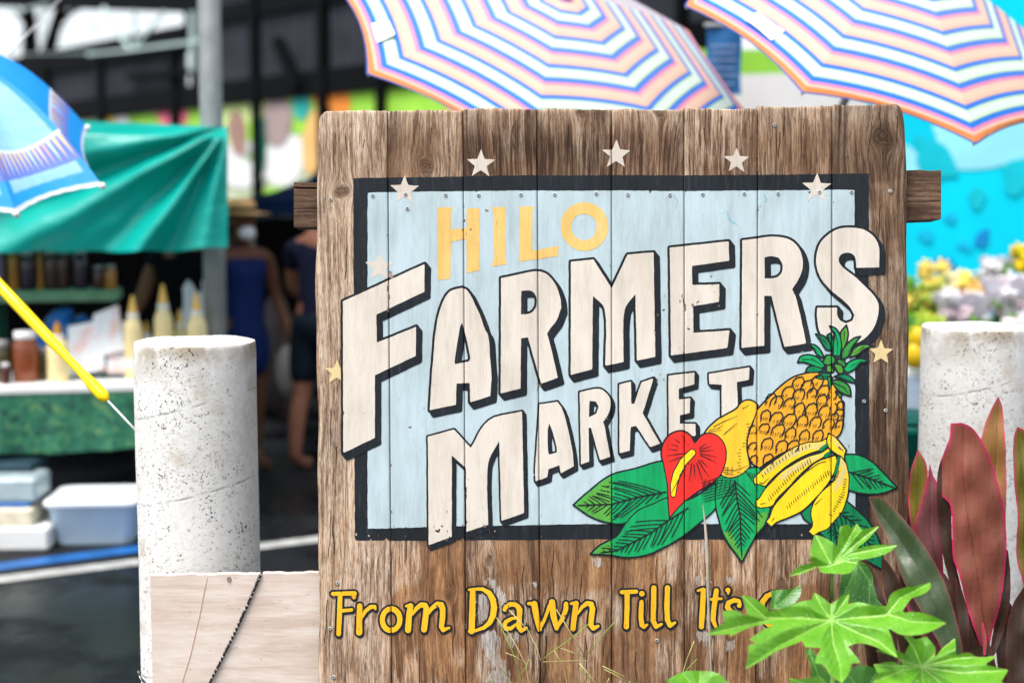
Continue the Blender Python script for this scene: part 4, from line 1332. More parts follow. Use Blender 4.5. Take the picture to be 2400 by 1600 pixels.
def parasol(apx, d, s_, th, s, ratio, phase_deg, power, label, strap_at):
    adir = (sin(th), -cos(th))
    apex = P(apx[0], apx[1], d)
    ax = Vector((adir[0], 0, 0)) + UP * (-adir[1])
    ax.normalize()
    c_ = sqrt(1 - s * s)
    n = (ax * c_ - FW * s).normalized()
    maj = Vector((-adir[1], 0, 0)) + UP * (-adir[0])      # across the axis in the picture
    maj.normalize()
    if maj.x < 0: maj = -maj
    low = n.cross(maj)
    if low.z > 0: low = -low
    base = Vector((apex.x - n.x * .5, apex.y - n.y * .5, 0))
    t_ = thing('striped_parasol', label, 'parasol', base, 'striped parasols behind the sign')
    rows = canopy_rows(apex, n, maj, low, s_, s_ * ratio, radians(phase_deg), 28, 8, .09 * s_, power)
    v, f, rad = [], [], []
    m_ = len(rows[0])
    for i, r in enumerate(rows):
        v += r; rad += [i / (len(rows) - 1)] * m_
    f = [(i * m_ + j, i * m_ + j + 1, (i + 1) * m_ + j + 1, (i + 1) * m_ + j) for i in range(len(rows) - 1) for j in range(m_ - 1)]
    mk('canopy', v, f, STRIPE, t_, False, None, {'radial': rad})
    for k in range(8):
        a = radians(phase_deg) + k * pi / 4
        dr = maj * cos(a) + low * sin(a)
        pts = [apex + dr * s_ * u - n * (s_ * ratio * u ** power + .012) for u in (.03, .25, .5, .75, .99)]
        MB().tube(pts, .004, 6).build('rib', alu, t_)
    hub = apex - n * (s_ * ratio + .25)
    knee = apex - n * (s_ * ratio + .35)
    foot = Vector((knee.x, knee.y, 0))
    MB().tube([apex + n * .03, hub, knee, knee + Vector((0, 0, -.12)), foot], .016, 12).build('pole', alu, t_, True)
    MB().lathe([(.028, 0), (.026, .02), (.012, .035), (.008, .05)], apex + n * .005, 12).build('finial', white_m, t_, True)
    k, u0, u1, w0, w1 = strap_at
    m2 = MB()
    pr = []
    for u in np.linspace(u0, u1, 4):
        r = []
        for ww in np.linspace(w0, w1, 8):
            a0, a1 = radians(phase_deg) + k * pi / 4, radians(phase_deg) + (k + 1) * pi / 4
            dr = (maj * cos(a0) + low * sin(a0)) * (1 - ww) + (maj * cos(a1) + low * sin(a1)) * ww
            r.append(apex + dr * s_ * u * (1 - .02 * 4 * ww * (1 - ww)) - n * (s_ * ratio * u ** power) + n * .022 + n * .006 * sin(ww * 9 + u * 30))
        pr.append(r)
    m2.grid(pr).build('strap', white_m, t_, True)
    return t_
parasol((1320, -8), 5.2, .832, .377, .603, .275, math.degrees(2.217), 1.35, 'striped parasol over the middle of the sign, its tip near the top edge', (0, .85, .93, .22, .42))
parasol((2132, -113), 5.0, .774, .302, .595, .397, math.degrees(2.7135), 1.26, 'striped parasol over the right end of the sign, reaching lower', (-1, .84, .92, .40, .66))

# ================================================================ BLUE PARASOL ON THE LEFT
def blue_mat():
    m, t, b = new_mat('blue_parasol_cloth')
    tt = N(t, 'Attribute', attribute_name='radial').outputs['Fac']
    ww = N(t, 'Attribute', attribute_name='panel').outputs['Fac']
    co = coords(t)
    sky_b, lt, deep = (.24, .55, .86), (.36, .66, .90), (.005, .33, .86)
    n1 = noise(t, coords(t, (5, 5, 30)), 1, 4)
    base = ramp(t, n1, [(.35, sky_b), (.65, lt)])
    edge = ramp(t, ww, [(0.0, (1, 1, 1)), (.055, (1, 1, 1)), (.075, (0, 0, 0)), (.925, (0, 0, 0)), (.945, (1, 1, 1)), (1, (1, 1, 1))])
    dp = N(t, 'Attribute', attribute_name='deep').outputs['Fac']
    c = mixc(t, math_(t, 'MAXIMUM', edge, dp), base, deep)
    band = ramp(t, tt, [(.785, (0, 0, 0)), (.79, (1, 1, 1)), (.895, (1, 1, 1)), (.90, (0, 0, 0))])
    zig = math_(t, 'ABSOLUTE', math_(t, 'SUBTRACT', math_(t, 'FRACT', math_(t, 'MULTIPLY', ww, 14.0)), .5))
    tri = math_(t, 'SUBTRACT', math_(t, 'MULTIPLY', math_(t, 'SUBTRACT', .900, tt), 3.1), zig)
    hue = t.nodes.new('ShaderNodeTexWhiteNoise'); hue.noise_dimensions = '1D'
    L(t, math_(t, 'FLOOR', math_(t, 'MULTIPLY', ww, 14.0)), hue.inputs['W'])
    fish = ramp(t, hue.outputs['Value'], [(0, (.84, .62, .36)), (.3, (.78, .76, .80)), (.5, (.84, .64, .30)), (.7, (.74, .40, .42)), (.85, (.65, .80, .9)), (1, (.85, .70, .45))], 'CONSTANT')
    pat = mixc(t, ramp(t, tri, [(.02, (0, 0, 0)), (.05, (1, 1, 1))]), (.13, .22, .68), fish)
    c = mixc(t, band, c, pat)
    hem = ramp(t, tt, [(.938, (0, 0, 0)), (.946, (1, 1, 1)), (.982, (1, 1, 1)), (.985, (0, 0, 0))])
    c = mixc(t, hem, c, deep)
    c = mixc(t, ramp(t, tt, [(.983, (0, 0, 0)), (.986, (1, 1, 1))]), c, (.72, .74, .84))
    line = ramp(t, tt, [(.772, (0, 0, 0)), (.776, (1, 1, 1)), (.786, (1, 1, 1)), (.79, (0, 0, 0))])
    c = mixc(t, line, c, (.75, .80, .86))
    L(t, c, b.inputs['Base Color'])
    b.inputs['Roughness'].default_value = .6
    tl = t.nodes.new('ShaderNodeBsdfTranslucent'); L(t, c, tl.inputs['Color'])
    mx = t.nodes.new('ShaderNodeMixShader'); mx.inputs[0].default_value = .4
    L(t, b.outputs[0], mx.inputs[1]); L(t, tl.outputs[0], mx.inputs[2])
    L(t, mx.outputs[0], t.nodes['Material Output'].inputs['Surface'])
    bump(t, b, noise(t, coords(t, (9, 9, 3)), 1, 4), .4, .02)
    return m
def blue_parasol():
    d = 5.0
    # ribs through the picture points of the seams; three panels face the viewer
    apex = P(-150, 140, 5.05)
    V = {0: P(240, 436, 4.72), 1: P(38, 502, 4.52), 2: P(-235, 492, 4.52), 3: P(-480, 400, 4.8), 7: P(205, 300, 5.25), 6: P(0, 245, 5.5), 5: P(-230, 230, 5.65), 4: P(-450, 260, 5.3)}
    cen = sum(V.values(), Vector()) / 8
    axis = (apex - cen).normalized()
    t_ = thing('blue_parasol', 'bright blue parasol with bands of coloured pennants in front of the green awning', 'parasol', (cen.x, cen.y, 0))
    v, f, rad, pan, dpp = [], [], [], [], []
    nr, sub = 40, 22
    for k in range(8):
        a, b = V[k], V[(k + 1) % 8]
        n0 = len(v)
        for i in range(nr + 1):
            t = i / nr
            for q in range(sub + 1):
                w_ = q / sub
                sagk = 4 * w_ * (1 - w_)
                e = a.lerp(b, w_)
                p = apex.lerp(e, t)
                up_ = axis * (.135 * 4 * t * (1 - t) * (1 - .45 * sagk))
                p = p + up_ + (cen - e) * (.07 * sagk * t * t)
                p = p + axis * (.0012 * sin(w_ * 40 + t * 13) * t)
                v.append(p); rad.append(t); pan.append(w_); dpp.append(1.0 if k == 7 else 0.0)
        for i in range(nr):
            for q in range(sub):
                s0 = n0 + i * (sub + 1) + q
                f.append((s0, s0 + 1, s0 + sub + 2, s0 + sub + 1))
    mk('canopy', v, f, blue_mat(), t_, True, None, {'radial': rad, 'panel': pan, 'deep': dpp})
    for k in range(8):
        pts = [apex.lerp(V[k], t) + axis * (.135 * 4 * t * (1 - t)) - axis * .012 for t in (.03, .25, .5, .75, .99)]
        MB().tube(pts, .004, 6).build('rib', alu, t_)
        if k in (0, 1, 2, 7):
            MB().ball(V[k], .012, .012, .012, 8, 6).build('rib_tip', white_m, t_, True)
    MB().tube([apex + axis * .04, cen - axis * .1, Vector((cen.x, cen.y, cen.z - .25)), Vector((cen.x, cen.y, 0))], .017, 12).build('pole', alu, t_, True)
blue_parasol()

# ================================================================ YELLOW GUARD ON ITS WIRE
yel = plain('yellow_plastic', (.86, .62, .005), .4, .05, 5)
end = P(322, 1012, 3.98)
t_ = thing('guy_wire', 'slanting thin wire with a bright yellow guard in front of the jar stall', 'wire', (end.x, end.y, 0))
w0, w1 = P(-420, 210, 4.9), P(252, 938, 4.1)
MB().tube([P(-420, 210, 4.9), w1, end, Vector((end.x + .05, end.y + .02, end.z - .09))], .0035, 8).build('cable', alu, t_, True)
q0 = P(-300, 352, 4.78)
fr_ = [0, .3, .55, .62, .70, .78, .84, .90, .955, .985, 1.0]
rd = [.0195, .019, .0185, .018, .018, .017, .0125, .0125, .0185, .018, .008]
MB().tube([q0.lerp(w1, u) for u in fr_], rd, 18).build('yellow_guard', yel, t_, True)

# ================================================================ GREEN AWNING STALL
gm, t, b = new_mat('turquoise_tarpaulin')
nz = noise(t, coords(t), 5, 4)
L(t, ramp(t, nz, [(.3, (.0, .33, .275)), (.7, (.0, .42, .355))]), b.inputs['Base Color'])
b.inputs['Roughness'].default_value = .34
bump(t, b, noise(t, coords(t, (3, 3, 8)), 2.2, 5), .35, .03)
tl = t.nodes.new('ShaderNodeBsdfTranslucent'); tl.inputs['Color'].default_value = (.0, .44, .37, 1)
mx = t.nodes.new('ShaderNodeMixShader'); mx.inputs[0].default_value = .25
L(t, b.outputs[0], mx.inputs[1]); L(t, tl.outputs[0], mx.inputs[2]); L(t, mx.outputs[0], t.nodes['Material Output'].inputs['Surface'])
steel = plain('grey_steel', (.27, .285, .285), .5, .12, 12, .3)
def awning():
    d0 = 7.25
    c = P(535, 300, d0)
    t_ = thing('market_awning', 'turquoise tarpaulin awning with slanting folds over the jar stall', 'awning', (c.x - 1.2, c.y + 1.0, 0))
    rows = []
    nx, ny = 120, 60
    for j in range(ny + 1):
        vv = j / ny
        r = []
        for i in range(nx + 1):
            uu = i / nx
            px = -330 + (534 - -330) * uu
            ytop = 258 + (292 - 258) * min(1, max(0, (px + 330) / 864)) + 6
            ybot = 592 - 4 * uu - 14 * max(0, uu - .85) / .15 * .7
            py = ytop + (ybot - ytop) * vv
            dx, dy = 538 - px, py - 292
            th = math.atan2(dy, max(dx, .1)); rr = math.hypot(dx, dy)
            amp = min(1, rr / 120) * (1 if th < 1.15 else max(0, 1 - (th - 1.15) * 3))
            w_ = sin(th * 15.5 - .6) * .6 + sin(th * 27 + 1.2) * .22 + .12 * sin(rr * .02 + th * 9)
            dd = d0 - .095 * amp * w_ + .02 * sin(px * .013) * vv
            dd += .10 * max(0, .10 - vv) / .10
            if uu > .96: dd += .03 * (uu - .96) / .04
            r.append(P(px, py + 2.0 * sin(px * .05) * vv, dd))
        rows.append(r)
    MB().grid(rows).build('valance', gm, t_, True)
    top = rows[0]
    rr = [[p, p + Vector((0, .06, .004)), p + Vector((0, .5, -.04)), p + Vector((0, .9, -.06)), p + Vector((0, 1.3, -.10)), p + Vector((0, 1.32, -.22))] for p in top]
    rr = [[Vector((q.x * (q.y / r_[0].y) - .02, q.y, q.z)) for q in r_] for r_ in rr]
    MB().grid(rr).build('roof_sheet', gm, t_, True)
    for px, dy in ((-300, .3), (-300, 1.3)):
        q = P(px, 300, d0) + Vector((0, dy, 0))
        MB().tube([Vector((q.x, q.y, 0)), Vector((q.x, q.y, q.z + .05))], .022, 10).build('leg', steel, t_, True)
awning()
b0, b1 = P(492, 400, 7.7), P(508, 800, 7.7)
q = P(500, 500, 7.7)
t_ = thing('steel_post', 'tall grey steel post standing at the corner of the turquoise awning', 'post', (q.x, q.y, 0))
MB().tube([Vector((q.x, q.y, 0)), Vector((q.x, q.y, 2.0)), Vector((q.x, q.y, 5.55))], .061, 20).build('shaft', steel, t_, True)
MB().box((q.x, q.y, .008), .22, .22, .016).build('base_plate', steel, t_)
tag(MB().tube([P(24, 128, 5.3), P(60, 86, 6.0), P(140, -2, 7.0), P(180, -50, 7.4)], .004, 6).build('wire', plain('thin_wire', (.5, .5, .5), .5), None, True), 'thin pale guy line rising from the blue parasol to the roof', 'wire')

# ---- table with jars
TZ = .755
tl0, tr0 = G(-330, 935, TZ), G(560, 893, TZ)
tl0 = P(-330, 920, 7.05); tr0 = P(575, 893, 7.45)
tl0.z = tr0.z = TZ
ud = (tr0 - tl0).normalized(); vd = Vector((-ud.y, ud.x, 0))
def onT(u, v, z):
    q = tl0 + ud * u + vd * v
    return Vector((q.x, q.y, z))
TL = (tr0 - tl0).length
t_ = thing('stall_table', 'long white-topped table with a dark green patterned cloth, under the turquoise awning', 'table', onT(TL / 2, .35, 0))
whitep = plain('white_table_plastic', (.72, .72, .70), .5, .05, 10)
MB().box(onT(TL / 2, .36, TZ - .022), TL, .74, .044, Matrix.Rotation(math.atan2(ud.y, ud.x), 3, 'Z'), .008).build('tabletop', whitep, t_)
cm, t, b = new_mat('green_leaf_print_cloth')
n1 = noise(t, coords(t, (9, 9, 9)), 1.6, 4, .65, 1.5)
L(t, ramp(t, n1, [(.36, (.003, .035, .021)), (.46, (.005, .10, .058)), (.56, (.014, .15, .07)), (.66, (.11, .20, .07))]), b.inputs['Base Color'])
b.inputs['Roughness'].default_value = .7
rows = []
for j in range(12):
    z = TZ - .045 - .29 * j / 11
    r = []
    for i in range(160):
        u = TL * i / 159
        r.append(onT(u, -.012 - .012 * (j / 11) * (1 + sin(u * 22) + .5 * sin(u * 47 + 2)) , z + .012 * sin(u * 5) * (j / 11)))
    rows.append(r)
MB().grid(rows).build('tablecloth', cm, t_, True)
dkm = plain('dark_table_metal', (.05, .055, .06), .5)
for u in (.15, TL - .15):
    for v in (.08, .66):
        MB().tube([onT(u, v, 0), onT(u, v, TZ - .044)], .016, 8).build('leg', dkm, t_)

def at_tab(px, v):
    """foot of a thing standing on the table, v metres behind its front edge, seen at photo column px"""
    for _ in range(1):
        lo, hi = 0.0, TL
        for k in range(40):
            m_ = (lo + hi) / 2
            q = onT(m_, v, TZ) - CAM
            x = 1200 + F * q.x / q.dot(FW)
            if x < px: lo = m_
            else: hi = m_
    return onT(lo, v, TZ), lo
def jar_shape(c, r, h, lid=True, neck=.78):
    body = [(r * .92, 0), (r, .012), (r, h * .68), (r * .93, h * .76), (r * neck, h * .83), (r * neck, h * .87)]
    cap = [(r * neck * 1.06, h * .86), (r * neck * 1.08, h * .87), (r * neck * 1.08, h * .985), (r * neck * 1.0, h)]
    return body, cap
def glass(name, c):
    return plain(name, c, .16, .18, 7, 0, .15)
JM = {'honey': glass('brown_honey', (.22, .055, .018)), 'amber': glass('amber_syrup', (.42, .17, .015)), 'purple': glass('purple_jam', (.022, .012, .030)), 'lilac': glass('lilac_jam', (.16, .11, .19)),
      'brown': glass('dark_brown_jam', (.045, .018, .013)), 'cream': plain('cream_sauce', (.80, .66, .34), .35, .08, 6), 'green': glass('olive_pickle', (.05, .045, .012)), 'rum': glass('dark_red_jam', (.06, .012, .01))}
LIDM = {'white': plain('white_lid', (.74, .74, .73), .4), 'grey': plain('tin_lid', (.32, .30, .29), .4, .1, 9, .5), 'yellow': plain('yellow_cap', (.80, .50, .12), .4), 'amber': plain('amber_cap', (.40, .20, .02), .4)}
def jar(c, r, h, col, lid, label, cat='jar', grp=None):
    t_ = thing('jar', label, cat, c, grp)
    body, cap = jar_shape(c, r, h)
    MB().lathe(body, c, 22).build('glass_body', JM[col], t_, True)
    MB().lathe(cap, c, 22).build('lid', LIDM[lid], t_, True)
    return t_
def bottle(c, r, h, col, lid, label, band=None):
    t_ = thing('bottle', label, 'bottle', c, 'cream sauce bottles')
    MB().lathe([(r * .94, 0), (r, .012), (r, h * .58), (r * .93, h * .64), (r * .66, h * .71), (r * .54, h * .735), (r * .54, h * .75)], c, 20).build('body', JM[col], t_, True)
    MB().lathe([(r * .50, h * .785), (r * .48, h * .82), (r * .26, h * .93), (r * .17, h * .985), (r * .10, h)], c, 16).build('cap', LIDM[lid], t_, True)
    MB().lathe([(r * .60, h * .735), (r * .62, h * .745), (r * .62, h * .785), (r * .52, h * .79)], c, 16).build('collar', LIDM['white'], t_, True)
    if band: MB().lathe([(r * 1.01, h * band[0]), (r * 1.02, h * (band[0] + .005)), (r * 1.02, h * band[1]), (r * 1.01, h * (band[1] + .005))], c, 20).build('label_band', LIDM['white'], t_, True)
    return t_
PXT = 7.3 / F
for px, v, wpx, hpx, col, lid, lb in ((62, .18, 60, 120, 'honey', 'white', 'big brown honey jar with a white lid at the front of the table'), (8, .16, 36, 100, 'green', 'grey', 'slim olive jar beside the big honey jar, at the edge of view'),
                                      (103, .20, 22, 80, 'green', 'grey', 'narrow dark jar in the gap right of the big honey jar'), (14, .08, 20, 50, 'rum', 'white', 'smallest jar, with a round white cap, in front of the olive jar')):
    c, _ = at_tab(px, v); jar(c, wpx / 2 * PXT, hpx * PXT, col, lid, lb)
c, _ = at_tab(138, .14); bottle(c, 25 * PXT, 142 * PXT, 'cream', 'amber', 'cream bottle with a tall amber top left of the leaflets')
for px, v, wpx, hpx, lid, band, lb in ((315, .22, 44, 200, 'yellow', (.12, .24), 'cream bottle with a white band, first right of the leaflet rack'), (346, .40, 26, 130, 'yellow', None, 'small cream bottle half hidden between two taller ones'),
                                  (386, .26, 46, 225, 'yellow', (.10, .18), 'tallest cream bottle on the table'), (424, .36, 34, 160, 'yellow', None, 'short cream bottle right of the tallest one'), (464, .22, 48, 205, 'yellow', (.16, .24), 'cream bottle beside the steel post, with a pale band')):
    c, _ = at_tab(px, v); bottle(c, wpx / 2 * PXT, hpx * PXT, 'cream', lid, lb, band)
c, _ = at_tab(458, .55)
rows = []
for j_ in range(12):
    u = j_ / 11
    rows.append([c + Vector((cos(a) * (.085 - .03 * u) * (1 + .13 * sin(a * 4 + u * 5) + .08 * sin(a * 9 + u * 11)), sin(a) * .05 * (1 + .15 * sin(a * 5 + u * 7)), .46 * u + .035 * sin(a * 3 + 1) * u * u)) for a in [2 * pi * k / 40 for k in range(41)]])
mb = MB().grid(rows)
mb.build('paper_bag', plain('white_paper', (.66, .69, .76), .8, .08, 12))
tag(bpy.data.objects['paper_bag'], 'pale crumpled paper bag behind the bottles by the steel post', 'bag')
# rack
sh0, sh1 = onT(.05, .40, 1.20), None
c, uR = at_tab(288, .45)
grn = plain('faded_green_cloth', (.11, .235, .14), .8, .15, 12)
dkg = plain('dark_green_wire', (.006, .05, .035), .5)
SZ = 1.215
t_ = thing('wire_rack', 'dark green wire rack with a faded green shelf, standing on the table', 'rack', onT(uR / 2, .5, TZ))
MB().box(onT(uR / 2, .50, SZ - .03), uR, .30, .06, Matrix.Rotation(math.atan2(ud.y, ud.x), 3, 'Z'), .012).build('shelf', grn, t_)
for u in (.1, uR * .5, uR - .04):
    for v in (.38, .62):
        MB().tube([onT(u, v, TZ), onT(u, v, SZ - .05)], .009, 8).build('upright', dkg, t_)
def at_shelf(px, v=.46):
    lo, hi = -.5, TL
    for k in range(40):
        m_ = (lo + hi) / 2
        q = onT(m_, v, SZ) - CAM
        if 1200 + F * q.x / q.dot(FW) < px: lo = m_
        else: hi = m_
    return onT(lo, v, SZ)
for px, wpx, hpx, col, lid, lb in ((-8, 44, 104, 'lilac', 'grey', 'lilac jam jar at the left end of the rack shelf'), (33, 26, 106, 'amber', 'amber', 'tall narrow amber jar left of the purple jar on the shelf'), (66, 36, 98, 'purple', 'grey', 'dark purple jam jar with a dull tin lid on the shelf'),
                                  (96, 16, 100, 'amber', 'amber', 'thinnest amber bottle on the rack shelf'), (122, 34, 102, 'brown', 'grey', 'dark brown jam jar left of centre on the shelf'), (149, 30, 102, 'brown', 'grey', 'dark brown jam jar right of centre on the shelf'),
                                  (190, 34, 102, 'purple', 'grey', 'near-black jam jar with a pinkish tin lid on the shelf'), (232, 26, 58, 'rum', 'grey', 'low dark red jar on the shelf beside the amber jar'), (260, 28, 60, 'amber', 'grey', 'low amber jar at the right end of the shelf')):
    jar(at_shelf(px), wpx / 2 * PXT, hpx * PXT, col, lid, lb, grp='jars on the rack shelf')
# leaflets in a wire stand
t_c, uL = at_tab(235, .30)
t_ = thing('leaflet_stand', 'dark wire stand full of white printed leaflets on the table', 'leaflet stand', t_c)
mb = MB()
for s in (-.14, .03, .20):
    mb.tube([onT(uL + s, .22, TZ), onT(uL + s + .01, .36, TZ + .30)], .006, 6)
for z_, v in ((TZ + .02, .23), (TZ + .16, .29), (TZ + .29, .355)):
    mb.tube([onT(uL - .15, v, z_), onT(uL + .21, v, z_)], .005, 6)
mb.build('wire_frame', dkg, t_)
lm, t, b = new_mat('printed_leaflet')
nn = noise(t, coords(t), 9, 3, .5)
c2 = ramp(t, nn, [(.50, (.78, .78, .80)), (.56, (.80, .62, .66)), (.62, (.78, .55, .45)), (.68, (.72, .72, .80))])
L(t, c2, b.inputs['Base Color']); b.inputs['Roughness'].default_value = .6
for (u0, u1, v0, zb, zt, tw) in ((-.16, .03, .22, .02, .27, .03), (.02, .20, .235, .03, .31, -.02), (-.05, .13, .25, .10, .33, .05), (.16, .30, .24, .02, .26, -.05)):
    mb = MB()
    A_ = [onT(uL + u0, v0, TZ + zb), onT(uL + u1, v0, TZ + zb + tw), onT(uL + u1 - .03, v0 + .11, TZ + zt + tw), onT(uL + u0 - .03 + tw, v0 + .11, TZ + zt)]
    nrm = (A_[1] - A_[0]).cross(A_[3] - A_[0]).normalized() * .004
    mb.add([p for p in A_] + [p - nrm for p in A_], [(0, 1, 2, 3), (7, 6, 5, 4), (0, 4, 5, 1), (1, 5, 6, 2), (2, 6, 7, 3), (3, 7, 4, 0)])
    mb.build('leaflet', lm, t_)
c, u_ = at_tab(142, .52)
mb = MB()
for q, (dx, dz, rx, rz) in enumerate(((-.07, .20, .07, .07), (.05, .24, .09, .06), (.0, .30, .05, .09), (.12, .27, .05, .05), (-.02, .12, .10, .10))):
    mb.ball(c + ud * dx + Vector((0, 0, dz)), rx, .05, rz, 10, 8, Matrix.Rotation(.5 * q, 3, 'Y'))
tag(mb.build('plastic_bag', plain('blue_plastic_bag', (.008, .13, .42), .3, .3, 18), None, True), 'crumpled blue plastic bag hanging under the rack shelf', 'bag')
# ---- boxes and tub under the table
def ground_box(px0, px1, ytop, ybot, d, dep, name, label, cat, mat, z0=0.0, bev=.012, extra=None):
    a, b = P(px0, ybot, d), P(px1, ybot, d)
    h = (ybot - ytop) / F * d
    c = (a + b) / 2
    t_ = thing(name, label, cat, (c.x, c.y + dep / 2, z0))
    MB().box((c.x, c.y + dep / 2, z0 + h * .5), (b - a).length, dep, h, Matrix.Rotation(.05, 3, 'Z'), bev).build('body', mat, t_)
    return t_, c, h
tb = thing('plastic_tub', 'pale blue plastic tub with a rounded white lid on the asphalt under the table', 'tub', G(200, 1282))
c = G(205, 1284); c = c + Vector((0, .22, 0))
w_, dp, hh = .225, .20, .235
def rrect(w, d, r, z, n=6):
    pts = []
    for cx_, cy_, a0 in ((w - r, d - r, 0), (-w + r, d - r, 90), (-w + r, -d + r, 180), (w - r, -d + r, 270)):
        for k in range(n + 1):
            a = radians(a0 + 90 * k / n)
            pts.append(c + Matrix.Rotation(.07, 3, 'Z') @ Vector((cx_ + r * cos(a), cy_ + r * sin(a), z)))
    return pts
def rings_mesh(rs, cap=True):
    mb = MB().grid([r + [r[0]] for r in rs])
    m_ = len(rs[0])
    if cap:
        mb.f.append(tuple(range(m_ - 1, -1, -1))); mb.f.append(tuple((len(rs) - 1) * (m_ + 1) + k for k in range(m_)))
    return mb
rings_mesh([rrect(w_ * .80, dp * .80, .05, .0), rrect(w_ * .82, dp * .82, .05, .012), rrect(w_ * .97, dp * .97, .055, hh * .82), rrect(w_, dp, .06, hh * .84)]).build('body', plain('pale_blue_plastic', (.52, .66, .78), .4, .06, 5), tb, True)
rings_mesh([rrect(w_ * 1.0, dp * 1.0, .06, hh * .83), rrect(w_ * 1.05, dp * 1.05, .06, hh * .85), rrect(w_ * 1.05, dp * 1.05, .06, hh * .95), rrect(w_ * .99, dp * .99, .055, hh * .985), rrect(w_ * .7, dp * .7, .05, hh)]).build('lid', plain('white_blue_lid', (.78, .82, .86), .35, .05, 5), tb, True)
g0 = G(50, 1292)
dB = (g0 - CAM).dot(FW)
tA, cA, hA = ground_box(-90, 108, 1236, 1292, dB, .36, 'carton', 'white carton lying at the bottom of the stack under the table', 'carton', plain('white_carton', (.70, .70, .68), .8, .05, 6))
tB, cB, hB = ground_box(-95, 72, 1192, 1234, dB + .02, .3, 'carton', 'cream printed carton on top of the white one', 'carton', plain('cream_carton', (.62, .56, .42), .8, .25, 9), hA)
tC, cC, hC = ground_box(-95, 66, 1180, 1191, dB + .03, .28, 'tray', 'flat blue plastic tray on the cream carton', 'tray', plain('blue_tray', (.01, .12, .36), .5), hA + hB)
tD, cD, hD = ground_box(-95, 80, 1122, 1179, dB + .04, .27, 'storage_box', 'translucent grey storage box topping the stack', 'storage box', plain('grey_translucent_plastic', (.34, .42, .44), .3, .2, 9), hA + hB + hC)
tE, cE, hE = ground_box(-95, 70, 1050, 1124, dB + .2, .3, 'crate', 'dark blue-grey crate behind the translucent storage box', 'crate', plain('dark_slate_plastic', (.02, .045, .06), .5), hA + hB + hC)
# ================================================================ THE PAVILION BEHIND
# its long wall stands at an angle: nearer on the right
WA = Vector((P(213, 300, 28).x, P(213, 300, 28).y, 0)); WB = Vector((P(750, 300, 22).x, P(750, 300, 22).y, 0))
wd = (WB - WA).normalized(); wn = Vector((wd.y, -wd.x, 0))
if wn.y > 0: wn = -wn
def W(px, py, off=0.0):
    """where the sight line through a pixel meets the wall plane"""
    r = ray(px, py)
    k = ((WA - CAM).dot(wn) + off) / r.dot(wn)
    return CAM + r * k
def wall_at(px):
    q = W(px, 479)
    return Vector((q.x, q.y, 0))
darkm = plain('black_painted_steel', (.0022, .0026, .0035), .6, .2, 3)
corr, t, b = new_mat('grey_corrugated_sheet')
b.inputs['Specular IOR Level'].default_value = .1
L(t, ramp(t, noise(t, coords(t), 1.4, 4), [(.3, (.022, .024, .031)), (.7, (.040, .042, .052))]), b.inputs['Base Color'])
b.inputs['Roughness'].default_value = .6
def wall_panel(p0, p1, z0, z1, off, mat, thick=.12):
    a, c_ = p0 + wn * off, p1 + wn * off
    n_ = -wn * thick
    v = [Vector((q.x, q.y, z)) for z in (z0, z1) for q in (a, c_, c_ + n_, a + n_)]
    return v, [(3, 2, 1, 0), (4, 5, 6, 7), (0, 1, 5, 4), (1, 2, 6, 5), (2, 3, 7, 6), (3, 0, 4, 7)]
E0 = wall_at(-700); E1 = wall_at(1690); EM = wall_at(452)
pav = thing('market_pavilion', 'dark open-sided market pavilion with corrugated upper walls and a painted mural below', 'pavilion', (EM.x, EM.y, 0))
mural_w = plain('mural_pale_ground', (.55, .62, .42), .7, .12, .8)
v, f = wall_panel(E0, E1, 0, 3.34, 0, mural_w)
mk('mural_wall', v, f, mural_w, pav)
MCOL = {'lime': plain('mural_lime', (.30, .62, .06), .7, .12, 1.5), 'yg': plain('mural_yellow_green', (.62, .78, .30), .7, .1, 1.5), 'pink': plain('mural_pink', (.80, .16, .25), .7, .1, 2), 'brown': plain('mural_brown', (.33, .20, .16), .7, .1, 2), 'mauve': plain('mural_mauve_brown', (.34, .26, .25), .7, .1, 2),
        'white': plain('mural_white', (.74, .74, .74), .7, .06, 2), 'teal': plain('mural_teal', (.03, .42, .38), .7, .1, 2), 'orange': plain('mural_orange', (.75, .24, .04), .7, .1, 2), 'peach': plain('mural_peach', (.80, .46, .17), .7, .1, 2), 'yellow': plain('mural_yellow', (.80, .52, .08), .7, .1, 2), 'dkgreen': plain('mural_deep_green', (.005, .13, .09), .7, .1, 2)}
def blob(cx, cy, rx, ry, col, lvl, rot=0.0, e=2.0, name='mural_patch'):
    mb = MB()
    pts = []
    for k in range(40):
        a = 2 * pi * k / 40
        ca, sa = cos(a), sin(a)
        x = math.copysign(abs(ca) ** (2 / e), ca) * rx * (1 + .06 * sin(3 * a + cx)); y = math.copysign(abs(sa) ** (2 / e), sa) * ry * (1 + .06 * sin(2 * a + cy))
        pts.append(W(cx + x * cos(rot) - y * sin(rot), cy + x * sin(rot) + y * cos(rot), .012 * lvl))
    pts = [Vector((p.x, p.y, min(p.z, 3.335))) for p in pts]
    mb.poly(pts).build(name, MCOL[col], pav)
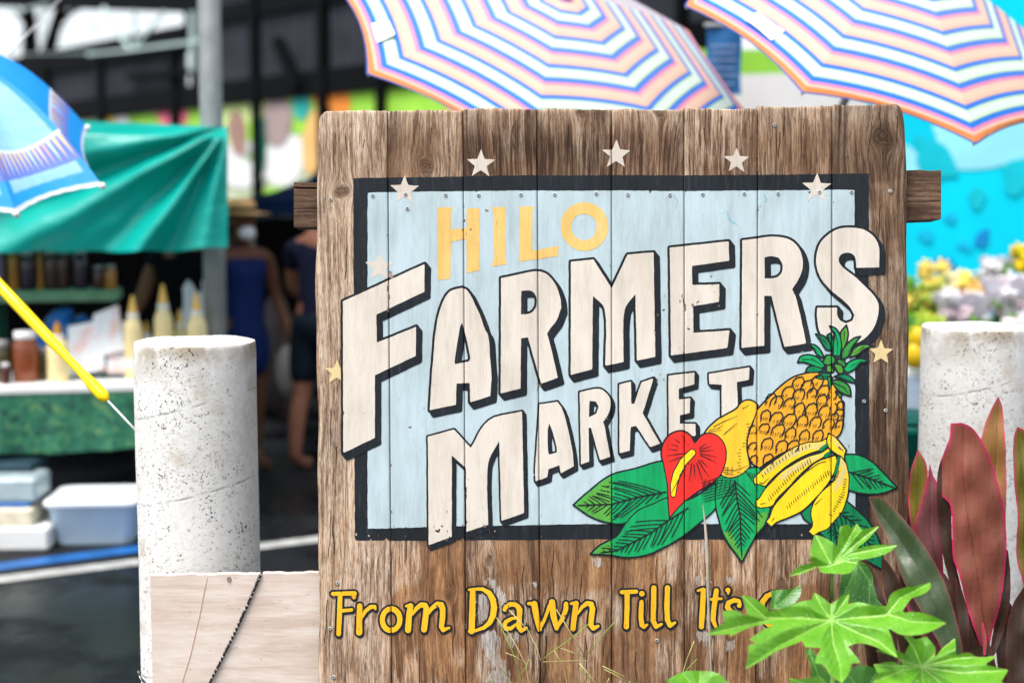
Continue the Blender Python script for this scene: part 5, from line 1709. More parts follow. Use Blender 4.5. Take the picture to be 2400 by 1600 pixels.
for a in ((575, 300, 95, 90, 'yg', 1, 0, 4), (320, 330, 110, 60, 'lime', 1, 0, 4), (455, 300, 34, 60, 'lime', 1, 0, 4), (250, 300, 22, 30, 'yellow', 2), (285, 290, 16, 24, 'white', 2), (405, 275, 36, 26, 'pink', 2), (595, 320, 26, 60, 'lime', 2, .4), (700, 250, 40, 60, 'lime', 1, 0, 4), (705, 245, 20, 36, 'teal', 2),
          (556, 312, 22, 52, 'brown', 3, -.1), (650, 285, 34, 62, 'mauve', 3), (570, 385, 62, 58, 'white', 2), (665, 375, 48, 60, 'white', 2, .2), (735, 330, 26, 78, 'peach', 3, .1), (752, 232, 18, 24, 'orange', 3), (795, 240, 26, 34, 'orange', 3, -.3), (616, 340, 8, 70, 'dkgreen', 3, .05),
          (860, 235, 70, 60, 'lime', 1, 0, 4), (920, 260, 120, 55, 'lime', 2, 0, 4), (1620, 170, 60, 70, 'lime', 2, 0, 4), (1500, 250, 90, 60, 'yg', 1, 0, 4), (655, 500, 60, 60, 'lime', 1, 0, 4), (655, 680, 60, 50, 'lime', 1, 0, 4), (660, 600, 60, 45, 'brown', 1, 0, 4), (1100, 300, 120, 100, 'peach', 1), (1300, 300, 90, 120, 'teal', 1)):
    blob(*a)
def corrugated(p0, p1, z0, z1, off, name='corrugated_panel'):
    n = max(8, int((p1 - p0).length / .09))
    rows = [[], []]
    for k in range(n + 1):
        q = p0 + (p1 - p0) * (k / n) + wn * (off + (.022 if k % 2 else -.022))
        rows[0].append(Vector((q.x, q.y, z0))); rows[1].append(Vector((q.x, q.y, z1)))
    MB().grid(rows).build(name, corr, pav)
def beam(pa, pb, z0, z1, off, mat=darkm, name='beam', th=.22):
    v, f = wall_panel(pa, pb, z0, z1, off, mat, th)
    mk(name, v, f, mat, pav)
corrugated(E0, EM, 3.7, 4.36, .02)
corrugated(EM, E1, 3.7, 4.75, .02)
corrugated(EM, E1, 4.95, 5.25, .02)
beam(EM, E1, 5.25, 9.0, .10, darkm, 'fascia')
beam(E0, EM, 6.8, 9.0, .10, darkm, 'fascia')
gq = [W(-500, 0, .12), W(470, 30, .12), W(470, -120, .12), W(-500, -190, .12)]
MB().add(gq + [q_ - wn * .2 for q_ in gq], [(0, 1, 2, 3), (7, 6, 5, 4), (0, 4, 5, 1), (1, 5, 6, 2), (2, 6, 7, 3), (3, 7, 4, 0)]).build('gable_board', darkm, pav)
beam(E0, E1, 3.34, 3.72, .10)
beam(E0, EM, 4.34, 4.78, .10)
beam(EM, E1, 4.70, 4.98, .10)
for px, wpx in ((128, 10), (253, 10), (425, 14), (614, 11), (770, 14), (905, 12), (1120, 12), (1400, 12), (1605, 12)):
    q = wall_at(px)
    z1 = 5.5
    w2 = wpx / F * (q - CAM).length
    v, f = wall_panel(q - wd * w2, q + wd * w2, 0, z1 if px > 440 else 4.5, .14, darkm, .2)
    mk('column', v, f, darkm, pav)
MB().bar(W(650, 95, .12), W(700, 205, .12), .16).build('brace', darkm, pav)
MB().bar(W(1480, 60, .12), W(1560, 140, .12), .16).build('brace', darkm, pav)
MB().bar(W(300, 180, .15), W(440, 168, .15), .10).build('brace', darkm, pav)
# open gable: pale green truss against the sky
trm = plain('pale_green_truss_steel', (.46, .60, .57), .5, .1, 3)
tr = MB()
dT = lambda px, py: W(px, py, .35)
for a_, c_, w_ in (((205, 128), (300, 118), .08), ((300, 118), (475, 96), .10), ((242, 18), (303, 116), .11), ((315, 24), (318, 116), .09), ((386, 28), (312, 116), .09), ((452, 28), (452, 165), .16), ((100, 15), (102, 100), .06), ((20, 30), (120, 8), .06), ((0, 128), (300, 122), .03)):
    tr.bar(dT(*a_), dT(*c_), w_ * .5)
tr.build('truss', trm, pav)
# roof: unseen dark sheet, cut to shade the aisle but leave the walls lit
rz = 5.62
pts = [Vector((-17, 7.6, rz)), Vector((0.0, 7.6, rz)), Vector((0.0, 13.6, rz)), Vector((-17, 13.6, rz))]
mb = MB().add(pts + [p + Vector((0, 0, .25)) for p in pts], [tuple(range(len(pts) - 1, -1, -1)), tuple(range(len(pts), 2 * len(pts)))] + [(k, (k + 1) % len(pts), (k + 1) % len(pts) + len(pts), k + len(pts)) for k in range(len(pts))])
mb.build('roof', plain('dark_roof_sheet', (.004, .004, .005), .7, .2, 1), pav)
for y in (8.2, 10.8, 13.2):
    MB().box((-8.5, y, rz - .16), 17, .14, .3).build('rafter', darkm, pav)
for x_, y_ in ((-9, 8.9), (-.15, 9.4)):
    MB().box((x_, y_, rz / 2 - .03), .16, .16, rz - .06).build('column', darkm, pav)
# eave of the next bay, top right
qa, qb = P(2325, 20, 10.5), P(3000, 20, 10.5)
MB().box(((qa.x + qb.x) / 2, qa.y + .4, P(2400, 44, 10.5).z + .6), qb.x - qa.x, .8, 1.2).build('eave', darkm, pav)
MB().box((qb.x - .2, qa.y + .4, P(2400, 44, 10.5).z / 2), .16, .16, P(2400, 44, 10.5).z).build('column', darkm, pav)
# added cloth screens, built with the shoppers, keep the aisle dark
# ---- tree beyond the gable
def tree():
    b_ = G(330, 640); b_ = P(200, 560, 34); b_ = Vector((b_.x, b_.y, 0))
    t_ = thing('tree', 'dark forked tree trunk seen against the white sky through the open gable', 'tree', b_)
    bark = plain('dark_bark', (.012, .011, .010), .9, .3, 4)
    tp = lambda px, py, d=33.0: P(px, py, d)
    q = tp(90, 210)
    mb = MB().tube([Vector((q.x + .3, q.y, 0)), tp(92, 260), tp(80, 170), tp(72, 130), tp(71, 60), tp(66, 10), tp(40, -60)], [.42, .36, .25, .20, .15, .13, .08], 10)
    mb.tube([tp(88, 190), tp(105, 150), tp(118, 110), tp(130, 60), tp(140, 35), tp(160, -40)], [.28, .22, .16, .13, .15, .08], 10)
    mb.tube([tp(71, 70), tp(52, 40), tp(30, 22)], [.1, .07, .03], 8).tube([tp(133, 60), tp(165, 30), tp(200, 8)], [.08, .06, .02], 8)
    mb.build('trunk', bark, t_, True)
    rng = random.Random(8)
    lf = thin('tree_foliage', (.035, .075, .02), .3)
    mb = MB()
    for k in range(2600):
        c_ = tp(100, -150) + Vector((rng.gauss(0, 2.2), rng.gauss(0, 1.6), rng.gauss(0.3, .8)))
        a = rng.uniform(0, 2 * pi); s_ = rng.uniform(.08, .2)
        u1 = Vector((cos(a), sin(a), rng.uniform(-.5, .5))) * s_; u2 = Vector((-sin(a), cos(a), rng.uniform(-.8, .8))) * s_ * .5
        mb.add([c_ - u1, c_ + u2, c_ + u1, c_ - u2], [(0, 1, 2, 3)])
    mb.build('crown', lf, t_)
tree()

# ================================================================ NAVY CANOPY, BANNER, RIGHT-HAND WALLS
navy = plain('navy_canopy_cloth', (.003, .012, .04), .8, .15, 4)
ap = P(860, 330, 11.0)
cn = [P(540, 466, 10.4), P(1080, 466, 10.4), P(1020, 462, 12.6), P(590, 462, 12.6)]
t_ = thing('navy_canopy', 'dark navy pitched canopy in the aisle left of the sign', 'canopy', ((cn[0] + cn[2]) / 2).xy.to_3d())
rows = []
for u in np.linspace(0, 1, 8):
    r = []
    for k in range(4):
        for q in range(6):
            e = cn[k].lerp(cn[(k + 1) % 4], q / 6)
            r.append(ap.lerp(e, u) - Vector((0, 0, .10 * 4 * u * (1 - u))))
    r.append(r[0]); rows.append(r)
rows.append([p - Vector((0, 0, .12)) for p in rows[-1]])
MB().grid(rows).build('roof_cloth', navy, t_, False)
for c_ in cn:
    MB().tube([Vector((c_.x, c_.y, 0)), c_], .02, 8).build('leg', steel, t_)
ban = plain('blue_banner_cloth', (.012, .09, .24), .7, .1, 6)
d = 7.6
B0, B1 = P(1655, 62, d), P(1737, 222, d)
bl = thing('hanging_banner', 'narrow blue banner with faint pale lines between the two striped parasols', 'banner', ((B0.x + B1.x) / 2, (B0.y + B1.y) / 2, B1.z))
rows = []
for j in range(14):
    rows.append([P(1655 + 82 * i / 7 + 2 * sin(j * .5), 62 + 160 * j / 13, d + .01 * sin(i * .9 + j * .3)) for i in range(8)])
MB().grid(rows).build('cloth', ban, bl, True)
for k, (y_, x0_, x1_) in enumerate(((108, 1664, 1728), (124, 1668, 1724), (141, 1664, 1726), (160, 1670, 1722), (177, 1664, 1728), (196, 1668, 1720))):
    MB().bar(P(x0_, y_, d - .022), P(x1_, y_, d - .022), .004, .010).build('pale_line', plain('faint_banner_ink', (.20, .27, .42), .7), bl)
MB().tube([P(1650, 60, d), P(1742, 60, d)], .012, 8).tube([P(1696, 60, d), P(1696, -160, d)], .006, 6).build('hanger', steel, bl)
MB().tube([P(1696, 222, d), Vector((P(1696, 222, d).x, P(1696, 222, d).y, 0))], .03, 10).build('pole', plain('dark_pole', (.03, .03, .03), .6), bl)

def slab(pa, pb, z1, mat, th=.15):
    """upright wall between two ground points"""
    d_ = (pb - pa); n_ = Vector((-d_.y, d_.x, 0)).normalized() * th
    v = [Vector((q.x, q.y, z)) for z in (0, z1) for q in (pa, pb, pb + n_, pa + n_)]
    return v, [(3, 2, 1, 0), (4, 5, 6, 7), (0, 1, 5, 4), (1, 2, 6, 5), (2, 3, 7, 6), (3, 0, 4, 7)]
whm = plain('white_wall_paint', (.66, .63, .62), .7, .08, 1.2)
gnd = lambda px, d: Vector((P(px, 479, d).x, P(px, 479, d).y, 0))
v, f = slab(gnd(1690, 10.6), gnd(2110, 10.2), 2.62, whm)
wt_ = thing('white_wall', 'plain off-white wall panel between the banner and the turquoise mural', 'wall', gnd(1900, 10.4))
mk('panel', v, f, whm, wt_)
lime = MCOL['lime']
v, f = slab(gnd(1570, 12.4), gnd(2000, 12.4), 3.0, lime)
wl = thing('lime_wall', 'bright lime green wall behind the white wall panel', 'wall', gnd(1800, 12.4))
mk('panel', v, f, lime, wl)
cy, t, b = new_mat('turquoise_mural_paint')
gz = N(t, 'TexCoord').outputs['Object']
L(t, ramp(t, noise(t, coords(t), 1.2, 4), [(.3, (.0, .50, .66)), (.7, (.0, .60, .76))]), b.inputs['Base Color']); b.inputs['Roughness'].default_value = .7; b.inputs['Specular IOR Level'].default_value = .1
R0, R1 = gnd(2030, 9.6), gnd(2900, 9.2)
v, f = slab(R0, R1, 3.3, cy)
mw = thing('mural_wall', 'turquoise wall painted with dark blue and teal blots behind the flower stall', 'wall', (R0 + R1) / 2)
mk('panel', v, f, cy, mw)
rn = Vector((R1 - R0).normalized().yx.to_3d()); rn = Vector(((R1 - R0).y, -(R1 - R0).x, 0)).normalized()
def RW(px, py, off):
    r = ray(px, py); k = ((R0 - CAM).dot(rn) + off) / r.dot(rn)
    return CAM + r * k
RC = {'light': plain('mural_light_turquoise', (.26, .68, .78), .6, .08, 2), 'teal': plain('mural_sea_teal', (.0, .46, .56), .6, .1, 3), 'blue': plain('mural_deep_blue', (.003, .22, .54), .6, .15, 4), 'mid': plain('mural_mid_blue', (.0, .42, .66), .6, .1, 3)}
for cx, cy_, rx, ry, col, lv, rot in ((2320, 330, 160, 66, 'light', 1, .02), (2120, 400, 40, 50, 'light', 1, 0), (2190, 375, 62, 34, 'teal', 2, .75), (2385, 415, 36, 38, 'teal', 2, .5), (2290, 465, 20, 22, 'teal', 2, 0), (2302, 560, 24, 14, 'blue', 2, -.9), (2212, 618, 28, 19, 'blue', 2, .2), (2292, 655, 24, 18, 'mid', 2, 0),
                                      (2172, 553, 18, 14, 'mid', 2, 0), (2228, 512, 16, 10, 'mid', 2, 0), (2262, 575, 18, 12, 'mid', 2, .3), (2500, 500, 40, 60, 'teal', 2, .3), (2460, 600, 25, 16, 'blue', 2, .3)):
    pts = []
    for k in range(28):
        a = 2 * pi * k / 28
        x, y = rx * cos(a) * (1 + .22 * sin(3 * a + cx)), ry * sin(a) * (1 + .22 * cos(2 * a + cx))
        pts.append(RW(cx + x * cos(rot) - y * sin(rot), cy_ + x * sin(rot) + y * cos(rot), .006 * lv))
    MB().poly(pts).build('mural_patch', RC[col], mw)

# ================================================================ FLOWER AND FRUIT STALL ON THE RIGHT
SD = 7.3
fs0, fs1 = P(2080, 870, SD), P(2560, 870, SD)
t_ = thing('flower_stall', 'low display stand with a grey-blue cloth carrying flowers and fruit, right of the sign', 'stand', ((fs0.x + fs1.x) / 2, fs0.y + .4, 0))
zT = fs0.z
gcl = plain('grey_blue_cloth', (.30, .38, .46), .8, .15, 5)
MB().box(((fs0.x + fs1.x) / 2, fs0.y + .4, zT - .02), (fs1 - fs0).length, .9, .04, None, .006).build('top', whitep, t_)
rows = []
for j in range(10):
    rows.append([Vector((fs0.x + (fs1.x - fs0.x) * i / 60, fs0.y - .05 - .018 * j / 9 * (1 + sin(i * 1.1)), zT - .02 - (zT - .04) * j / 9)) for i in range(61)])
MB().grid(rows).build('cloth', gcl, t_, True)
mango = plain('yellow_mango', (.62, .42, .01), .4, .15, 8); leafm = thin('bouquet_leaf', (.10, .28, .02), .3)
rng = random.Random(3)
for px, py, r, lb in ((2145, 832, 30, 'plump yellow papaya fruit at the front left of the flower stall'), (2152, 792, 26, 'smaller yellow fruit lying on top of the papaya'), (2185, 845, 26, 'yellow fruit tucked beside the right bollard')):
    c = P(px, py, SD - .05)
    rr = r / F * SD
    tag(MB().lathe([(rr * .25, -rr * 1.05), (rr * .7, -rr * .85), (rr, -rr * .1), (rr * .8, rr * .6), (rr * .45, rr * .95), (rr * .15, rr * 1.1)], c, 18, 1.0, .9).build('papaya_fruit', mango, None, True), lb, 'fruit', 'fruit on the flower stall')
def bouquet(px, py, w_, h_, d, flowers, wrap, label):
    c = P(px, py, d); k = d / F
    t_ = thing('bouquet', label, 'bouquet', Vector((c.x, c.y, zT)), 'bouquets on the flower stall')
    mb = MB()
    for q in range(110):
        a = rng.uniform(0, 2 * pi); e = rng.uniform(0, 1)
        p = c + Vector((cos(a) * w_ * k * .6 * e, rng.uniform(-.08, .08), (rng.uniform(-.8, .3)) * h_ * k))
        s_ = rng.uniform(.03, .06); u1 = Vector((rng.uniform(-1, 1), rng.uniform(-.6, .6), rng.uniform(-.3, 1))).normalized() * s_; u2 = u1.orthogonal().normalized() * s_ * .35
        mb.add([p - u1, p + u2, p + u1, p - u2], [(0, 1, 2, 3)])
    mb.build('leaf_sprays', leafm, t_)
    for col, n in flowers:
        m_ = plain('petal_%02d%02d%02d' % tuple(int(x * 99) for x in col), col, .6, .15, 30)
        for q in range(n):
            p = c + Vector((rng.uniform(-.5, .5) * w_ * k, rng.uniform(-.10, .02), rng.uniform(-.5, .5) * h_ * k))
            mb = MB()
            R_ = rng.uniform(.026, .044)
            for j in range(7):
                a = j * 2 * pi / 7
                mb.ball(p + Vector((cos(a) * R_ * .75, -.004 + rng.uniform(-.012, .012), sin(a) * R_ * .75 * rng.uniform(.6, 1))), R_ * .72, R_ * .18, R_ * .30, 7, 5, Matrix.Rotation(-a + rng.uniform(-.3, .3), 3, 'Y') @ Matrix.Rotation(rng.uniform(-.6, .6), 3, 'X'))
            mb.ball(p + Vector((0, -.012, 0)), R_ * .42, R_ * .4, R_ * .42, 7, 5)
            mb.build('flower_head', m_, t_, True)
    if wrap:
        rows = []
        for j in range(8):
            u = j / 7
            r = []
            for i in range(25):
                a = pi * 2 * i / 24
                rad_ = (.40 + .95 * u) * w_ * k * .5 * (1 + .10 * sin(a * 5 + u * 3) * u)
                r.append(c + Vector((cos(a) * rad_, sin(a) * rad_ * .55, (-.9 + 1.42 * u + .09 * sin(a * 7) * u) * h_ * k)))
            rows.append(r)
        MB().grid(rows).build('wrapping', thin('lavender_wrapping', (.72, .69, .76), .3, .3, .10, 18), t_, True)
Yl, Or, Pk, Wh, Rd = (.84, .64, .12), (.82, .46, .10), (.72, .56, .62), (.72, .70, .74), (.55, .14, .06)
bouquet(2165, 690, 90, 130, SD + .15, [(Or, 5), (Yl, 10), ((.45, .50, .08), 8)], False, 'loose orange and yellow bouquet beside the sign edge')
bouquet(2215, 675, 90, 75, SD + .3, [(Yl, 9), ((.84, .76, .42), 12)], False, 'pale yellow bouquet in front of the turquoise wall')
bouquet(2262, 668, 60, 60, SD + .28, [((.82, .48, .16), 9)], False, 'small apricot bouquet right of the pale yellow one')
bouquet(2262, 725, 120, 70, SD + .05, [(Pk, 7), (Wh, 6)], True, 'bouquet in crumpled lavender wrapping behind the right bollard')
bouquet(2370, 700, 110, 90, SD + .08, [(Pk, 8), (Wh, 6)], True, 'pink bouquet in lavender wrapping at the right edge')
bouquet(2398, 602, 40, 40, SD + .3, [((.80, .55, .01), 7)], False, 'bright yellow flowers high at the right edge')
bouquet(2335, 640, 60, 70, SD + .3, [(Wh, 9)], True, 'white flowers in a pale paper cone before the turquoise wall')
bouquet(2160, 765, 80, 60, SD, [((.40, .52, .05), 9)], False, 'bunch of yellow-green blooms above the papaya fruit')
tA, cA, hA = ground_box(2350, 2440, 728, 760, SD - .02, .2, 'flower_box', 'pinkish white box behind the right bollard', 'box', plain('pinkish_white_card', (.74, .62, .62), .8), zT + .2)
tA2, _, _ = ground_box(2310, 2350, 728, 760, SD + .02, .2, 'flower_box', 'small dark green box beside the pinkish white one', 'box', plain('dark_green_box', (.004, .05, .035), .6), zT + .2)
MB().box((P(2375, 760, SD).x, P(2375, 760, SD).y + .15, zT + .10), .5, .3, .2, None, .01).build('riser', whitep, t_)
# green bin low behind the plants
gb = P(2135, 1090, 5.2)
t2 = thing('green_bin', 'dark green plastic bin low in the gap beside the right bollard', 'bin', (gb.x, gb.y, 0))
MB().lathe([(.11, 0), (.14, gb.z + .10), (.15, gb.z + .11), (.15, gb.z + .14), (.13, gb.z + .14)], (gb.x + .02, gb.y + .15, 0), 20).build('body', plain('bin_green', (.0, .10, .075), .5), t2, True)
MB().lathe([(.150, gb.z + .142), (.152, gb.z + .16), (.10, gb.z + .175)], (gb.x + .02, gb.y + .15, 0), 20).build('lid', plain('bin_green', (.0, .10, .075), .5), t2, True)

# ================================================================ PEOPLE IN THE AISLE
def skin_body(name, joints, links, mat, parent, M, root, sub=2):
    """one continuous skinned surface; joints: name -> (x, y, z, rx, ry)"""
    keys = list(joints)
    me = bpy.data.meshes.new(name)
    base = world_loc(parent)
    me.from_pydata([tuple((M @ Vector(joints[k][:3])) - base) for k in keys], [(keys.index(a), keys.index(b_)) for a, b_ in links], [])
    o = bpy.data.objects.new(name, me)
    COL.objects.link(o)
    o.parent = parent
    md = o.modifiers.new('Skin', 'SKIN')
    md.use_smooth_shade = True
    sv = me.skin_vertices[0].data if me.skin_vertices else None
    if sv is None:
        bpy.context.view_layer.objects.active = o
    for i, k in enumerate(keys):
        me.skin_vertices[0].data[i].radius = joints[k][3:5]
        me.skin_vertices[0].data[i].use_root = (k == root)
    s2 = o.modifiers.new('Subdivision', 'SUBSURF'); s2.levels = sub; s2.render_levels = sub
    me.materials.append(mat)
    return o
def hand(J, Lk, pre, wrist, pw, d, side):
    """palm and five fingers growing from a wrist; d points along the hand, side towards the thumb"""
    d = Vector(d).normalized(); s_ = Vector(side).normalized()
    w_ = Vector(pw)
    palm = w_ + d * .07
    J[pre + 'palm'] = (*palm, .036, .016); Lk.append((wrist, pre + 'palm'))
    nrm = d.cross(s_)
    for k, (off, ln) in enumerate(((.028, .068), (.010, .078), (-.009, .072), (-.027, .056))):
        a = palm + s_ * off + d * .028; b_ = a + d * ln * .55 + nrm * .010; c_ = b_ + d * ln * .40 + nrm * .022
        for q, p in zip('abc', (a, b_, c_)):
            J[pre + 'f%d%s' % (k, q)] = (*p, .0095 if q != 'c' else .0075, .0095 if q != 'c' else .0075)
        Lk += [(pre + 'palm', pre + 'f%da' % k), (pre + 'f%da' % k, pre + 'f%db' % k), (pre + 'f%db' % k, pre + 'f%dc' % k)]
    a = w_ + d * .035 + s_ * .038; b_ = a + d * .035 + s_ * .022; c_ = b_ + d * .032 + s_ * .004
    for q, p in zip('abc', (a, b_, c_)): J[pre + 't' + q] = (*p, .0115, .0115)
    Lk += [(wrist, pre + 'ta'), (pre + 'ta', pre + 'tb'), (pre + 'tb', pre + 'tc')]
def person(label, foot, face, h, skin, pose, outfit):
    k = h / 1.70
    M = Matrix.Translation(foot) @ Matrix.Rotation(face, 4, 'Z') @ Matrix.Scale(k, 4)
    t_ = thing('person', label, 'person', foot)
    el, wr, er, wR = pose['el'], pose['wr'], pose['er'], pose['wR']
    J = {'pelvis': (0, 0, .93, .145, .105), 'waist': (0, .005, 1.06, .125, .095), 'chest': (0, 0, 1.25, .150, .110), 'upper': (0, .005, 1.37, .115, .09), 'neck': (0, -.005, 1.46, .052, .055), 'skull0': (0, -.03, 1.535, .062, .075),
         'skull': (0, -.02, 1.60, .074, .092), 'crown': (0, -.005, 1.665, .055, .066), 'nose': (0, -.118, 1.575, .012, .012), 'chin': (0, -.085, 1.505, .030, .028)}
    Lk = [('pelvis', 'waist'), ('waist', 'chest'), ('chest', 'upper'), ('upper', 'neck'), ('neck', 'skull0'), ('skull0', 'skull'), ('skull', 'crown'), ('skull', 'nose'), ('skull0', 'chin')]
    for sd_, n_, e_, w_ in ((-1, 'l', el, wr), (1, 'r', er, wR)):
        J['ear' + n_] = (sd_ * .082, -.01, 1.585, .012, .02); Lk.append(('skull', 'ear' + n_))
        J['sh' + n_] = (sd_ * .185, .005, 1.375, .056, .056); J['el' + n_] = (*e_, .042, .042); J['wr' + n_] = (*w_, .028, .024)
        Lk += [('upper', 'sh' + n_), ('sh' + n_, 'el' + n_), ('el' + n_, 'wr' + n_)]
        hand(J, Lk, n_, 'wr' + n_, w_, Vector(w_) - Vector(e_), (0, -1, .1) if abs(w_[2] - e_[2]) > .12 else (0, 0, 1))
        st = pose.get('step', .0) * sd_
        J['hip' + n_] = (sd_ * .095, 0, .86, .098, .10); J['kn' + n_] = (sd_ * .105, -.02 + st * .6, .48, .060, .062); J['ca' + n_] = (sd_ * .105, .015 + st * .8, .32, .056, .058); J['an' + n_] = (sd_ * .105, .02 + st, .085, .036, .040)
        J['ba' + n_] = (sd_ * .112, -.09 + st, .035, .040, .026); J['to' + n_] = (sd_ * .116, -.16 + st, .026, .034, .018)
        Lk += [('pelvis', 'hip' + n_), ('hip' + n_, 'kn' + n_), ('kn' + n_, 'ca' + n_), ('ca' + n_, 'an' + n_), ('an' + n_, 'ba' + n_), ('ba' + n_, 'to' + n_)]
    skin_body('body', J, Lk, skin, t_, M, 'pelvis')
    eye = plain('eye_dark', (.02, .015, .012), .3)
    for sd_ in (-1, 1):
        MB().ball(M @ Vector((sd_ * .032, -.094, 1.605)), .010, .007, .007, 8, 6).build('eye', eye, t_, True)
    MB().ball(M @ Vector((0, -.098, 1.535)), .022, .008, .006, 8, 6).build('lips', plain('lips', (.25, .08, .07), .5), t_, True)
    outfit(t_, M, J)
    return t_
def shirt(t_, M, J, mat, sleeve=.5, low=.90, name='shirt', grow=1.13):
    K = {'hem': (0, 0, low, .160, .118), 'waist': (0, .005, 1.06, .142, .110), 'chest': (0, 0, 1.25, .168, .124), 'upper': (0, .005, 1.375, .130, .10), 'collar': (0, 0, 1.435, .070, .066)}
    Lk = [('hem', 'waist'), ('waist', 'chest'), ('chest', 'upper'), ('upper', 'collar')]
    for n_, sd_ in (('l', -1), ('r', 1)):
        a, b_ = Vector(J['sh' + n_][:3]), Vector(J['el' + n_][:3])
        K['s' + n_] = (*a, .070, .070); c_ = a.lerp(b_, sleeve); K['c' + n_] = (*c_, .064, .064)
        Lk += [('upper', 's' + n_), ('s' + n_, 'c' + n_)]
    skin_body(name, K, Lk, mat, t_, M, 'waist')
def legs_cloth(t_, M, J, mat, to='kn', frac=1.0, name='shorts', r=.115):
    K = {'top': (0, 0, 1.0, .150, .112), 'seat': (0, 0, .92, .168, .130)}
    Lk = [('top', 'seat')]
    for n_ in 'lr':
        a, b_ = Vector(J['hip' + n_][:3]), Vector(J[to + n_][:3])
        K['h' + n_] = (*a, r, r); c_ = a.lerp(b_, frac); K['k' + n_] = (*c_, r * .82, r * .82)
        Lk += [('seat', 'h' + n_), ('h' + n_, 'k' + n_)]
    skin_body(name, K, Lk, mat, t_, M, 'seat')
tan_skin = plain('tan_skin', (.30, .135, .075), .55, .08, 12); fair_skin = plain('fair_skin', (.25, .105, .065), .55, .08, 12); brown_skin = plain('brown_skin', (.13, .055, .03), .55, .08, 12)
hairm = plain('dark_hair', (.008, .006, .005), .6, .2, 30)
blue_dress = plain('deep_blue_cloth', (.002, .016, .10), .8, .2, 5); navy_c = plain('dark_navy_cloth', (.010, .012, .03), .8, .2, 5); short_m = plain('dark_teal_shorts', (.008, .014, .022), .8, .2, 5); black_c = plain('black_cloth', (.004, .004, .006), .8)
def woman(t_, M, J):
    rot = Matrix(M.to_3x3())
    k = M.to_scale().x
    # sleeveless dress with a V at the neck, hanging to the knee
    K = {'hem': (0, .0, .55, .215, .18), 'hip': (0, 0, .90, .190, .145), 'waist': (0, .005, 1.06, .150, .118), 'chest': (0, 0, 1.25, .172, .128), 'upper': (0, .012, 1.36, .165, .112), 'sl': (-.115, .01, 1.425, .050, .058), 'sr': (.115, .01, 1.425, .050, .058)}
    skin_body('dress', K, [('hem', 'hip'), ('hip', 'waist'), ('waist', 'chest'), ('chest', 'upper'), ('upper', 'sl'), ('upper', 'sr')], blue_dress, t_, M, 'waist')
    mb = MB().ball(M @ Vector((0, -.082, 1.530)), .056 * k, .048 * k, .050 * k, 14, 10, rot.normalized()); mb.build('face_mask', plain('white_mask_cloth', (.76, .77, .80), .7, .05), t_, True)
    mb = MB().ball(M @ Vector((0, .030, 1.60)), .098 * k, .095 * k, .105 * k, 14, 10).tube([M @ Vector((0, .09, 1.58)), M @ Vector((0, .12, 1.45)), M @ Vector((.01, .11, 1.33))], [.06 * k, .05 * k, .02 * k], 10)
    mb.build('hair', hairm, t_, True)
    st = plain('straw', (.50, .32, .14), .8, .15, 40)
    hat = MB().lathe([(.19, 0), (.195, .006), (.105, .018), (.10, .05), (.092, .085), (.06, .10), (.01, .104)], M @ Vector((0, .01, 1.645)), 28)
    h_ = hat.build('straw_hat', st, t_, True)
    MB().lathe([(.1065, .018), (.108, .022), (.105, .043), (.103, .046)], M @ Vector((0, .01, 1.645)), 28).build('hat_band', plain('dark_hat_band', (.03, .02, .015), .8), h_, True)
    bagm = plain('pale_grey_bag', (.33, .32, .31), .8, .1, 10)
    MB().ball(M @ Vector((.30, -.05, .62)), .09, .06, .17, 12, 10).build('bag', bagm, t_, True)
fw_ = P(600, 1097, 8.85)
person('woman in straw hat, white face mask and deep blue dress beside the steel post', Vector((G(575, 1098).x, G(575, 1098).y, 0)), radians(38), 1.66, brown_skin,
       {'el': (-.25, .02, 1.10), 'wr': (-.27, -.10, .86), 'er': (.25, .0, 1.10), 'wR': (.28, -.12, .87), 'step': .04}, woman)
def man(t_, M, J):
    shirt(t_, M, J, navy_c, .55, .86)
    legs_cloth(t_, M, J, short_m, 'kn', .92)
    MB().ball(M @ Vector((0, .022, 1.615)), .090, .098, .088, 14, 10).build('hair', hairm, t_, True)
person('shopper in navy T-shirt and shorts half hidden behind the sign\'s left edge', Vector((G(752, 1100).x, G(752, 1100).y, 0)), radians(150), 1.74, fair_skin,
       {'el': (-.27, -.02, 1.12), 'wr': (-.20, -.20, .96), 'er': (.25, -.05, 1.10), 'wR': (.19, -.24, 1.02), 'step': .10}, man)
def vendor(t_, M, J):
    shirt(t_, M, J, black_c, .35, .88)
    legs_cloth(t_, M, J, black_c, 'an', .95, 'trousers', .11)
    MB().ball(M @ Vector((0, .022, 1.615)), .090, .098, .090, 14, 10).build('hair', hairm, t_, True)
vq = P(430, 600, 8.5)
person('vendor in black reaching down over the bottles behind the jar table', Vector((vq.x, vq.y, 0)), radians(-12), 1.66, plain('warm_brown_skin', (.17, .07, .035), .55, .08, 12),
       {'el': (-.22, -.12, 1.15), 'wr': (-.20, -.34, 1.0), 'er': (.25, -.06, 1.12), 'wR': (.27, -.22, .96), 'step': .03}, vendor)
# crates of greens in the depth of the aisle
for px, py, w_, d, lb, mt in ((648, 706, 46, 11.5, 'grey sack on the crate in the aisle', plain('grey_sack', (.16, .15, .15), .9, .15, 9)), (668, 745, 40, 11.0, 'dull brown sack in the aisle beside the navy shopper', plain('brown_sack', (.09, .07, .06), .9, .2, 9))):
    c = P(px, py, d)
    tag(MB().lathe([(w_ / F * d * .55, -c.z + .02), (w_ / F * d * .62, -c.z + .30), (w_ / F * d * .58, -.05), (w_ / F * d * .35, .04), (w_ / F * d * .12, .09)], c, 16).build('sack', mt, None, True), lb, 'sack')
